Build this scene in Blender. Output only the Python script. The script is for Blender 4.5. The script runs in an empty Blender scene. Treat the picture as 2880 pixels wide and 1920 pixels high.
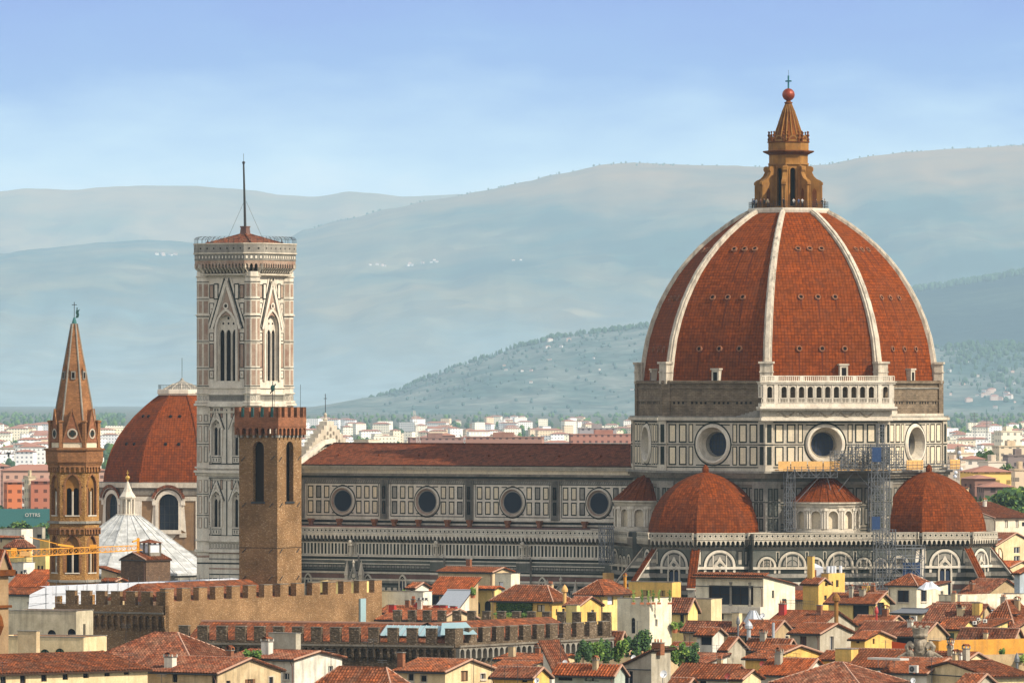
import bpy, math, random
from mathutils import Vector, Matrix
R = math.radians
sc = bpy.context.scene
COL = sc.collection
F = 19900.0            # focal length in photo pixels (2880 wide)
HZ = 1110.0            # row of the horizon in the photo
ZC = 56.0              # height of the camera above the city
# ---------------------------------------------------------------- camera
cam_d = bpy.data.cameras.new('camera'); cam = bpy.data.objects.new('camera', cam_d); COL.objects.link(cam)
cam.location = (0, 0, ZC); cam.rotation_euler = (R(90), 0, 0)
cam_d.sensor_width = 36.0; cam_d.lens = 36.0*F/2880.0
cam_d.shift_y = (HZ-960.0)/2880.0
cam_d.clip_start = 1.0; cam_d.clip_end = 90000.0
sc.camera = cam
# ---------------------------------------------------------------- world and sun
SUN_AZ, SUN_EL = R(60), R(37)         # azimuth measured from "towards the camera" to the right
w = bpy.data.worlds.new('World'); sc.world = w; w.use_nodes = True
nt = w.node_tree; nt.nodes.clear()
N = nt.nodes.new; L = nt.links.new
out = N('ShaderNodeOutputWorld'); bg = N('ShaderNodeBackground'); bg.inputs[1].default_value = 0.128
sky = N('ShaderNodeTexSky'); sky.sky_type = 'NISHITA'; sky.sun_disc = False
sky.sun_elevation = SUN_EL; sky.sun_rotation = R(180)-SUN_AZ
sky.dust_density = 2.0; sky.altitude = 50
tc = N('ShaderNodeTexCoord'); sep = N('ShaderNodeSeparateXYZ'); L(tc.outputs['Generated'], sep.inputs[0])
mp = N('ShaderNodeMapping'); mp.inputs['Scale'].default_value = (22, 22, 75); L(tc.outputs['Generated'], mp.inputs[0])
nz = N('ShaderNodeTexNoise'); nz.inputs['Scale'].default_value = 2.2; nz.inputs['Detail'].default_value = 5; L(mp.outputs[0], nz.inputs[0])
mul = N('ShaderNodeMath'); mul.operation = 'MULTIPLY_ADD'; mul.inputs[1].default_value = 0.020; L(nz.outputs[0], mul.inputs[0]); 
add = N('ShaderNodeMath'); add.operation = 'SUBTRACT'; add.inputs[1].default_value = 0.0105; L(sep.outputs[2], add.inputs[0]); L(add.outputs[0], mul.inputs[2])
ramp = N('ShaderNodeValToRGB'); L(mul.outputs[0], ramp.inputs[0])
cr = ramp.color_ramp
stops = [(0.0, (6.0, 5.8, 5.4)), (0.024, (5.8, 6.0, 6.1)), (0.032, (3.6, 4.7, 5.8)), (0.046, (1.0, 1.9, 4.6)), (0.058, (0.75, 1.3, 4.4)), (0.11, (6.8, 6.7, 6.6)), (0.34, (6.5, 6.3, 6.1))]
SK = 10.0
cr.elements[0].position = stops[0][0]; cr.elements[0].color = tuple(c/SK for c in stops[0][1])+(1,)
cr.elements[1].position = stops[-1][0]; cr.elements[1].color = tuple(c/SK for c in stops[-1][1])+(1,)
for p, c in stops[1:-1]:
    e = cr.elements.new(p); e.color = tuple(k/SK for k in c)+(1,)
gain = N('ShaderNodeVectorMath'); gain.operation = 'SCALE'; gain.inputs['Scale'].default_value = SK; L(ramp.outputs[0], gain.inputs[0])
mr = N('ShaderNodeMapRange'); mr.inputs[1].default_value = 0.35; mr.inputs[2].default_value = 0.9; L(sep.outputs[2], mr.inputs[0])
mx = N('ShaderNodeMix'); mx.data_type = 'RGBA'; L(mr.outputs[0], mx.inputs[0]); L(gain.outputs[0], mx.inputs[6]); L(sky.outputs[0], mx.inputs[7])
L(mx.outputs[2], bg.inputs[0]); L(bg.outputs[0], out.inputs[0])
sd = bpy.data.lights.new('sun', 'SUN'); sd.energy = 4.3; sd.angle = R(0.5); sd.color = (1.0, 0.91, 0.78)
sun = bpy.data.objects.new('sun', sd); COL.objects.link(sun)
tosun = Vector((math.sin(SUN_AZ)*math.cos(SUN_EL), -math.cos(SUN_AZ)*math.cos(SUN_EL), math.sin(SUN_EL)))
sun.rotation_euler = tosun.to_track_quat('Z', 'Y').to_euler()
sun.location = (0, 0, 500)
vs = sc.view_settings; vs.view_transform = 'Standard'; vs.look = 'None'; vs.gamma = 1; vs.exposure = 0.47; vs.use_curve_mapping = False
cy = sc.cycles; cy.volume_bounces = 2; cy.max_bounces = 6; cy.diffuse_bounces = 2; cy.glossy_bounces = 2; cy.transparent_max_bounces = 6
rnd = random.Random(11)

# ---------------------------------------------------------------- helpers
def at(px, py, D):
    return Vector(((px-1440.0)*D/F, D, ZC-(py-HZ)*D/F))
def zat(py, D): return ZC-(py-HZ)*D/F

class MB:
    """collects polygons with a material key each; build() makes ONE mesh object"""
    def __init__(s): s.v = []; s.f = []; s.m = []; s.uv = []
    def poly(s, pts, m, uv=None):
        b = len(s.v); s.v += [tuple(p) for p in pts]; s.f.append(tuple(range(b, b+len(pts)))); s.m.append(m); s.uv.append(uv)
    def box(s, x0, y0, z0, x1, y1, z1, m, mtop=None, bottom=False):
        a = [(x0,y0),(x1,y0),(x1,y1),(x0,y1)]
        for i in range(4):
            p, q = a[i], a[(i+1) % 4]
            s.poly([(p[0],p[1],z0),(q[0],q[1],z0),(q[0],q[1],z1),(p[0],p[1],z1)], m)
        s.poly([(p[0],p[1],z1) for p in a], mtop or m)
        if bottom: s.poly([(p[0],p[1],z0) for p in reversed(a)], m)
    def tube(s, p, q, r, m, n=6, r2=None, caps=True):
        p, q = Vector(p), Vector(q); d = q-p
        if d.length < 1e-6: return
        d.normalize(); a = d.orthogonal().normalized(); b = d.cross(a); r2 = r if r2 is None else r2
        A = [p+(a*math.cos(2*math.pi*i/n)+b*math.sin(2*math.pi*i/n))*r for i in range(n)]
        B = [q+(a*math.cos(2*math.pi*i/n)+b*math.sin(2*math.pi*i/n))*r2 for i in range(n)]
        for i in range(n): s.poly([A[i], A[(i+1)%n], B[(i+1)%n], B[i]], m)
        if caps: s.poly(list(reversed(A)), m); s.poly(B, m)
    def beam(s, p, q, w, h, m):
        """rectangular bar of width w (horizontal) and height h"""
        p, q = Vector(p), Vector(q); d = (q-p).normalized(); up = Vector((0,0,1))
        if abs(d.z) > 0.98: up = Vector((0,1,0))
        a = d.cross(up).normalized()*w/2; b = a.cross(d).normalized()*h/2
        A = [p-a-b, p+a-b, p+a+b, p-a+b]; B = [x+(q-p) for x in A]
        for i in range(4): s.poly([A[i], A[(i+1)%4], B[(i+1)%4], B[i]], m)
        s.poly(list(reversed(A)), m); s.poly(B, m)
    def loft(s, cx, cy, n, rot, prof, m, cap=True, a0=None, a1=None, base=False):
        """stack of regular polygons. prof = [(R, z[, material])...]"""
        ks = list(range(n))
        def ring(Rr, z): return [(cx+Rr*math.sin(rot+2*math.pi*k/n), cy-Rr*math.cos(rot+2*math.pi*k/n), z) for k in ks]
        for i in range(len(prof)-1):
            a, b = prof[i], prof[i+1]; mm = b[2] if len(b) > 2 else m
            A, B = ring(a[0], a[1]), ring(b[0], b[1])
            for k in ks:
                k2 = (k+1) % n
                if a[0] < 1e-4: s.poly([A[0], B[k2], B[k]], mm)
                elif b[0] < 1e-4: s.poly([A[k], A[k2], B[0]], mm)
                else: s.poly([A[k], A[k2], B[k2], B[k]], mm)
        if cap and prof[-1][0] > 1e-4: s.poly(ring(prof[-1][0], prof[-1][1]), prof[-1][2] if len(prof[-1]) > 2 else m)
        if base: s.poly(list(reversed(ring(prof[0][0], prof[0][1]))), m)
    def sphere(s, c, r, m, n=12, k=8, sz=1.0):
        pr = [(r*math.sin(math.pi*i/k), c[2]-sz*r*math.cos(math.pi*i/k)) for i in range(k+1)]
        pr[0] = (0, pr[0][1]); pr[-1] = (0, pr[-1][1])
        s.loft(c[0], c[1], n, 0, pr, m, cap=False)
    def build(s, name, parent=None, smooth=False, loc=None, rz=None):
        me = bpy.data.meshes.new(name)
        me.from_pydata(s.v, [], s.f)
        keys = []
        for k in s.m:
            if k not in keys: keys.append(k)
        for k in keys: me.materials.append(MAT(k))
        me.polygons.foreach_set('material_index', [keys.index(k) for k in s.m])
        ul = me.uv_layers.new(name='UVMap'); data = []
        for f, u in zip(s.f, s.uv):
            if u is not None:
                for q in u: data += [q[0], q[1]]
                continue
            P = [Vector(s.v[i]) for i in f]
            n = Vector((0,0,0))
            for i in range(1, len(P)-1): n += (P[i]-P[0]).cross(P[i+1]-P[0])
            if n.length < 1e-9: data += [0.0, 0.0]*len(P); continue
            n.normalize()
            if abs(n.z) > 0.995: ux, uy = Vector((1,0,0)), Vector((0,1,0))
            else: ux = Vector((-n.y, n.x, 0)).normalized(); uy = n.cross(ux)
            for p in P: data += [p.dot(ux), p.dot(uy)]
        ul.data.foreach_set('uv', data)
        if smooth: me.polygons.foreach_set('use_smooth', [True]*len(me.polygons))
        me.update()
        o = bpy.data.objects.new(name, me); COL.objects.link(o)
        if parent is not None: o.parent = parent
        if loc: o.location = loc
        if rz is not None: o.rotation_euler = (0, 0, rz)
        return o

def tag(o, label=None, cat=None, group=None, kind=None):
    if label: o['label'] = label
    if cat: o['category'] = cat
    if group: o['group'] = group
    if kind: o['kind'] = kind
    return o
def thing(name, label, cat, loc=(0,0,0), rz=0.0, group=None):
    o = bpy.data.objects.new(name, None); COL.objects.link(o); o.empty_display_size = 1
    o.location = loc; o.rotation_euler = (0, 0, rz)
    return tag(o, label, cat, group)
def copy_tree(o, loc=None, rz=None, parent=None, label=None):
    c = o.copy(); COL.objects.link(c)
    if parent is not None: c.parent = parent
    if loc is not None: c.location = loc
    if rz is not None: c.rotation_euler = (0, 0, rz)
    if label: c['label'] = label
    for ch in list(o.children): copy_tree(ch, parent=c)
    return c

class Wall:
    """a vertical plane: origin O (z=0), direction of the wall r, outward normal n"""
    def __init__(s, mb, ox, oy, ang):     # ang: direction the wall faces, 0 = -Y, positive to +X
        s.mb = mb; s.o = Vector((ox, oy, 0)); s.n = Vector((math.sin(ang), -math.cos(ang), 0)); s.r = Vector((math.cos(ang), math.sin(ang), 0))
    def p(s, a, z, d=0.0): q = s.o+s.r*a+s.n*d; return (q.x, q.y, z)
    def quad(s, a0, z0, a1, z1, d, m): s.mb.poly([s.p(a0,z0,d), s.p(a1,z0,d), s.p(a1,z1,d), s.p(a0,z1,d)], m)
    def box(s, a0, z0, a1, z1, d0, d1, m, mt=None):
        s.quad(a0, z0, a1, z1, d1, m)
        s.mb.poly([s.p(a0,z0,d0), s.p(a0,z0,d1), s.p(a0,z1,d1), s.p(a0,z1,d0)], m)
        s.mb.poly([s.p(a1,z0,d1), s.p(a1,z0,d0), s.p(a1,z1,d0), s.p(a1,z1,d1)], m)
        s.mb.poly([s.p(a0,z1,d0), s.p(a0,z1,d1), s.p(a1,z1,d1), s.p(a1,z1,d0)], mt or m)
        s.mb.poly([s.p(a0,z0,d1), s.p(a0,z0,d0), s.p(a1,z0,d0), s.p(a1,z0,d1)], m)
    def frame(s, a0, z0, a1, z1, t, d, m):
        s.quad(a0, z0, a1, z0+t, d, m); s.quad(a0, z1-t, a1, z1, d, m)
        s.quad(a0, z0+t, a0+t, z1-t, d, m); s.quad(a1-t, z0+t, a1, z1-t, d, m)
    def panel(s, a0, z0, a1, z1, t, mf, mi, d=0.03):
        s.frame(a0, z0, a1, z1, t, d, mf)
        if mi: s.quad(a0+t, z0+t, a1-t, z1-t, d, mi)
    def fan(s, pts, m, d=0.0):
        s.mb.poly([s.p(a, z, d) for a, z in pts], m)
    def ring(s, c, z, r0, r1, d, m, n=32, t0=0, t1=360, dd=None):
        dd = d if dd is None else dd
        for i in range(n):
            a = R(t0+(t1-t0)*i/n); b = R(t0+(t1-t0)*(i+1)/n)
            s.mb.poly([s.p(c+r0*math.cos(a), z+r0*math.sin(a), d), s.p(c+r1*math.cos(a), z+r1*math.sin(a), dd),
                       s.p(c+r1*math.cos(b), z+r1*math.sin(b), dd), s.p(c+r0*math.cos(b), z+r0*math.sin(b), d)], m)
    def disc(s, c, z, r, d, m, n=24):
        s.mb.poly([s.p(c+r*math.cos(2*math.pi*i/n), z+r*math.sin(2*math.pi*i/n), d) for i in range(n)], m)
    @staticmethod
    def curve(h):
        c, hw, zb, zt, kind = h[:5]
        if kind == 'r': return [(c-hw, zt), (c+hw, zt)], zt
        if kind == 'a':
            zs = zt-hw
            return [(c-hw*math.cos(math.pi*i/10), zs+hw*math.sin(math.pi*i/10)) for i in range(11)], zs
        if kind == 'p':
            ht = hw*1.55; zs = zt-ht; Rr = (hw*hw+ht*ht)/(2*hw); pts = []
            for i in range(6):
                z = ht*math.sin(math.pi/2*i/5); x = -hw+Rr-math.sqrt(max(Rr*Rr-z*z, 0)); pts.append((c+x, zs+z))
            pts[-1] = (c, zt)
            return pts+[(2*c-x, z) for x, z in reversed(pts[:-1])], zs
    def holes(s, a0, a1, z0, z1, hs, m, depth=0.4, mr=None, pane=None, d=0.0, solid_back=False):
        """wall from a0..a1, z0..z1 with openings hs=[(centre, half width, zbottom, ztop, kind)]"""
        mr = mr or m
        bs = sorted(set([a0, a1]+[round(h[0]-h[1], 4) for h in hs]+[round(h[0]+h[1], 4) for h in hs]))
        bz = sorted(set([z0, z1]+[round(h[2], 4) for h in hs]+[round(h[3], 4) for h in hs]))
        bs = [b for b in bs if a0-1e-6 <= b <= a1+1e-6]; bz = [b for b in bz if z0-1e-6 <= b <= z1+1e-6]
        for j in range(len(bz)-1):
            zm = (bz[j]+bz[j+1])/2; run = None
            for i in range(len(bs)-1):
                am = (bs[i]+bs[i+1])/2
                hole = any(h[0]-h[1] < am < h[0]+h[1] and h[2] < zm < h[3] for h in hs)
                if hole:
                    if run is not None: s.quad(run, bz[j], bs[i], bz[j+1], d, m); run = None
                elif run is None: run = bs[i]
            if run is not None: s.quad(run, bz[j], bs[-1], bz[j+1], d, m)
        for h in hs:
            c, hw, zb, zt, kind = h[:5]
            if kind == 'o':
                pts = [(c+hw*math.cos(2*math.pi*i/32), (zb+zt)/2+hw*math.sin(2*math.pi*i/32)) for i in range(33)]
                cor = [(c+hw, zt), (c-hw, zt), (c-hw, zb), (c+hw, zb)]
                for q in range(4):
                    for i in range(8): s.mb.poly([s.p(*cor[q], d), s.p(*pts[q*8+i], d), s.p(*pts[q*8+i+1], d)], m)
                continue
            pts, zs = s.curve(h); k = len(pts)//2
            if kind != 'r':
                for i in range(k): s.mb.poly([s.p(c-hw, zt, d), s.p(*pts[i], d), s.p(*pts[i+1], d)], m)
                for i in range(k, len(pts)-1): s.mb.poly([s.p(c+hw, zt, d), s.p(*pts[i], d), s.p(*pts[i+1], d)], m)
            loop = [(c-hw, zb)]+([(c-hw, zs)] if kind != 'r' else [])+list(pts)+([(c+hw, zs)] if kind != 'r' else [])+[(c+hw, zb)]
            for i in range(len(loop)):
                p, q = loop[i], loop[(i+1) % len(loop)]
                if abs(p[0]-q[0])+abs(p[1]-q[1]) < 1e-6: continue
                s.mb.poly([s.p(*p, d), s.p(*q, d), s.p(*q, d-depth), s.p(*p, d-depth)], mr)
            if pane: s.quad(c-hw, zb, c+hw, zt, d-depth+0.02, pane)
    def outline(s, h, t, d0, d1, m):
        """moulding of width t round an opening"""
        c, hw, zb, zt, kind = h[:5]
        h2 = (c, hw+t, zb, zt+t*1.15, kind)
        A, zs = s.curve(h); B, zs2 = s.curve(h2)
        A = [(c-hw, zb)]+list(A)+[(c+hw, zb)]; B = [(c-hw-t, zb)]+list(B)+[(c+hw+t, zb)]
        for i in range(len(A)-1):
            s.mb.poly([s.p(*A[i], d1), s.p(*B[i], d1), s.p(*B[i+1], d1), s.p(*A[i+1], d1)], m)
            s.mb.poly([s.p(*B[i], d0), s.p(*B[i+1], d0), s.p(*B[i+1], d1), s.p(*B[i], d1)], m)

# ---------------------------------------------------------------- materials
_M = {}
def _new(name):
    m = bpy.data.materials.new(name); m.use_nodes = True; t = m.node_tree; b = t.nodes['Principled BSDF']
    b.inputs['Specular IOR Level'].default_value = 0.04
    return m, t, b
def nd(t, typ, **kw):
    n = t.nodes.new(typ)
    for k, v in kw.items():
        if k in n.inputs: n.inputs[k].default_value = v
        else: setattr(n, k, v)
    return n
def mixc(t, fac, a, b, mode='MIX'):
    n = t.nodes.new('ShaderNodeMix'); n.data_type = 'RGBA'; n.blend_type = mode
    for s, x in ((0, fac), (6, a), (7, b)):
        if isinstance(x, (int, float)): n.inputs[s].default_value = x
        elif isinstance(x, (tuple, list)): n.inputs[s].default_value = tuple(x)[:3]+(1,)
        else: t.links.new(x, n.inputs[s])
    return n.outputs[2]
def rampf(t, src, lo, hi):
    n = t.nodes.new('ShaderNodeMapRange'); n.inputs[1].default_value = lo; n.inputs[2].default_value = hi; t.links.new(src, n.inputs[0]); return n.outputs[0]
def noise(t, scale, detail=4, stretch=None, coord='Object', rough=0.6):
    c = t.nodes.new('ShaderNodeTexCoord'); s = c.outputs[coord]
    if stretch:
        mp = t.nodes.new('ShaderNodeMapping'); mp.inputs['Scale'].default_value = stretch; t.links.new(s, mp.inputs[0]); s = mp.outputs[0]
    n = t.nodes.new('ShaderNodeTexNoise'); n.inputs['Scale'].default_value = scale; n.inputs['Detail'].default_value = detail; n.inputs['Roughness'].default_value = rough
    t.links.new(s, n.inputs[0]); return n.outputs[0]
def bump(t, b, h, strength=0.5, dist=0.05):
    n = t.nodes.new('ShaderNodeBump'); n.inputs['Strength'].default_value = strength; n.inputs['Distance'].default_value = dist
    t.links.new(h, n.inputs['Height']); t.links.new(n.outputs[0], b.inputs['Normal'])
def stone(name, c1, c2, dirt=0.4, scale=0.8, rough=0.8, dirtcol=(0.05,0.045,0.04), objcol=False, blocks=None, bmp=0.3):
    m, t, b = _new(name); b.inputs['Roughness'].default_value = rough
    f = rampf(t, noise(t, scale, 6), 0.3, 0.7)
    if objcol:
        oi = t.nodes.new('ShaderNodeObjectInfo'); base = oi.outputs['Color']
        dk = mixc(t, 1.0, base, c2, 'MULTIPLY'); col = mixc(t, f, base, dk)
    else: col = mixc(t, f, c1, c2)
    if blocks:
        uv = t.nodes.new('ShaderNodeTexCoord'); br = nd(t, 'ShaderNodeTexBrick', Scale=1.0)
        br.inputs['Brick Width'].default_value = blocks[0]; br.inputs['Row Height'].default_value = blocks[1]
        br.inputs['Mortar Size'].default_value = blocks[2]; br.inputs['Bias'].default_value = 0.0
        br.inputs['Color1'].default_value = (1.12,1.12,1.12,1); br.inputs['Color2'].default_value = (0.72,0.72,0.72,1); br.inputs['Mortar'].default_value = tuple([blocks[3]]*3)+(1,)
        t.links.new(uv.outputs['UV'], br.inputs[0]); col = mixc(t, 1.0, col, br.outputs['Color'], 'MULTIPLY')
    fine = mixc(t, 1.0, col, mixc(t, rampf(t, noise(t, 4.0, 5), 0.3, 0.7), (0.8,0.8,0.8), (1.12,1.12,1.12)), 'MULTIPLY')
    st = rampf(t, noise(t, 1.0, 6, (1.1, 1.1, 0.13)), 0.48, 0.78)
    mm = t.nodes.new('ShaderNodeMath'); mm.operation = 'MULTIPLY'; mm.inputs[1].default_value = dirt; t.links.new(st, mm.inputs[0])
    col = mixc(t, mm.outputs[0], fine, dirtcol)
    t.links.new(col, b.inputs['Base Color']); bump(t, b, noise(t, 5.0, 4), bmp, 0.05)
    return m
def rubble(name, cols, scale=2.2, dark=0.45):
    """rough stone masonry: random stones of different tone"""
    m, t, b = _new(name); b.inputs['Roughness'].default_value = 0.9
    c = t.nodes.new('ShaderNodeTexCoord'); mp = t.nodes.new('ShaderNodeMapping'); mp.inputs['Scale'].default_value = (1, 1, 1.7); t.links.new(c.outputs['Object'], mp.inputs[0])
    v = nd(t, 'ShaderNodeTexVoronoi', Scale=scale); t.links.new(mp.outputs[0], v.inputs['Vector'])
    sp = t.nodes.new('ShaderNodeSeparateColor'); t.links.new(v.outputs['Color'], sp.inputs[0])
    r = t.nodes.new('ShaderNodeValToRGB'); r.color_ramp.interpolation = 'LINEAR'; t.links.new(sp.outputs[0], r.inputs[0])
    r.color_ramp.elements[0].color = tuple(cols[0])+(1,); r.color_ramp.elements[1].color = tuple(cols[-1])+(1,)
    for i, cc in enumerate(cols[1:-1]): e = r.color_ramp.elements.new((i+1)/(len(cols)-1)); e.color = tuple(cc)+(1,)
    ed = rampf(t, v.outputs['Distance'], 0.25, 0.6)
    col = mixc(t, ed, r.outputs[0], tuple(k*dark for k in cols[1]))
    col = mixc(t, 1.0, col, mixc(t, rampf(t, noise(t, 0.22, 7), 0.3, 0.7), (0.55,0.53,0.50), (1.22,1.2,1.18)), 'MULTIPLY')
    t.links.new(col, b.inputs['Base Color']); bump(t, b, v.outputs['Distance'], 0.6, 0.12)
    return m
def tiles(name, cA, cB, cC, bw, rh, mort=0.03, off=0.5, dirt=0.35, mcol=None, patch=0.25, odd=(0.55,1.5)):
    m, t, b = _new(name); b.inputs['Roughness'].default_value = 0.85
    uv = t.nodes.new('ShaderNodeTexCoord'); br = nd(t, 'ShaderNodeTexBrick', Scale=1.0); br.offset = off
    br.inputs['Brick Width'].default_value = bw; br.inputs['Row Height'].default_value = rh; br.inputs['Mortar Size'].default_value = mort
    br.inputs['Mortar Smooth'].default_value = 0.3
    br.inputs['Color1'].default_value = tuple(cA)+(1,); br.inputs['Color2'].default_value = tuple(cB)+(1,)
    br.inputs['Mortar'].default_value = tuple(mcol or [k*0.3 for k in cA])+(1,)
    t.links.new(uv.outputs['UV'], br.inputs[0])
    col = mixc(t, rampf(t, noise(t, patch, 6), 0.40, 0.68), br.outputs['Color'], tuple(cC), 'MIX')
    # single odd tiles (lichen, replaced tiles)
    v = nd(t, 'ShaderNodeTexVoronoi', Scale=1.0/max(bw, rh)); t.links.new(uv.outputs['UV'], v.inputs['Vector'])
    sp = t.nodes.new('ShaderNodeSeparateColor'); t.links.new(v.outputs['Color'], sp.inputs[0])
    col = mixc(t, 1.0, col, mixc(t, sp.outputs[1], (odd[0],)*3, (odd[1], odd[1]*0.97, odd[1]*0.94)), 'MULTIPLY')
    mu = t.nodes.new('ShaderNodeMath'); mu.operation = 'MULTIPLY'; mu.inputs[1].default_value = 0.75; t.links.new(br.outputs['Fac'], mu.inputs[0])
    col = mixc(t, mu.outputs[0], col, tuple(mcol or [k*0.3 for k in cA]))
    st = rampf(t, noise(t, 1.0, 6, (0.8, 0.8, 0.10)), 0.5, 0.8)
    mm = t.nodes.new('ShaderNodeMath'); mm.operation = 'MULTIPLY'; mm.inputs[1].default_value = dirt; t.links.new(st, mm.inputs[0])
    col = mixc(t, mm.outputs[0], col, (0.05,0.035,0.03))
    t.links.new(col, b.inputs['Base Color'])
    inv = t.nodes.new('ShaderNodeMath'); inv.operation = 'SUBTRACT'; inv.inputs[0].default_value = 1.0; t.links.new(br.outputs['Fac'], inv.inputs[1])
    bump(t, b, inv.outputs[0], 0.8, 0.06)
    return m
def plain(name, c, rough=0.6, metal=0.0, var=0.15, objcol=False):
    m, t, b = _new(name); b.inputs['Roughness'].default_value = rough; b.inputs['Metallic'].default_value = metal; b.inputs['Specular IOR Level'].default_value = 0.5 if (metal or rough > 0.4 and rough < 0.56) else 0.06
    if objcol:
        oi = t.nodes.new('ShaderNodeObjectInfo'); c0 = oi.outputs['Color']
        col = mixc(t, 1.0, c0, mixc(t, noise(t, 3.0, 3), (1-var,)*3, (1+var,)*3), 'MULTIPLY')
    else: col = mixc(t, noise(t, 3.0, 3), tuple(k*(1-var) for k in c), tuple(min(1, k*(1+var)) for k in c))
    t.links.new(col, b.inputs['Base Color']); return m
def facade(name):
    """far-off apartment wall: rows of dark window openings, colour from the object"""
    m, t, b = _new(name); b.inputs['Roughness'].default_value = 0.9
    oi = t.nodes.new('ShaderNodeObjectInfo'); uv = t.nodes.new('ShaderNodeTexCoord')
    br = nd(t, 'ShaderNodeTexBrick', Scale=1.0); br.offset = 0.0
    br.inputs['Brick Width'].default_value = 3.2; br.inputs['Row Height'].default_value = 3.1; br.inputs['Mortar Size'].default_value = 0.95; br.inputs['Mortar Smooth'].default_value = 0.0
    t.links.new(uv.outputs['UV'], br.inputs[0])
    dk = mixc(t, 1.0, oi.outputs['Color'], (0.32,0.34,0.38), 'MULTIPLY')
    col = mixc(t, br.outputs['Fac'], dk, oi.outputs['Color'])
    t.links.new(col, b.inputs['Base Color']); return m

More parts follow.
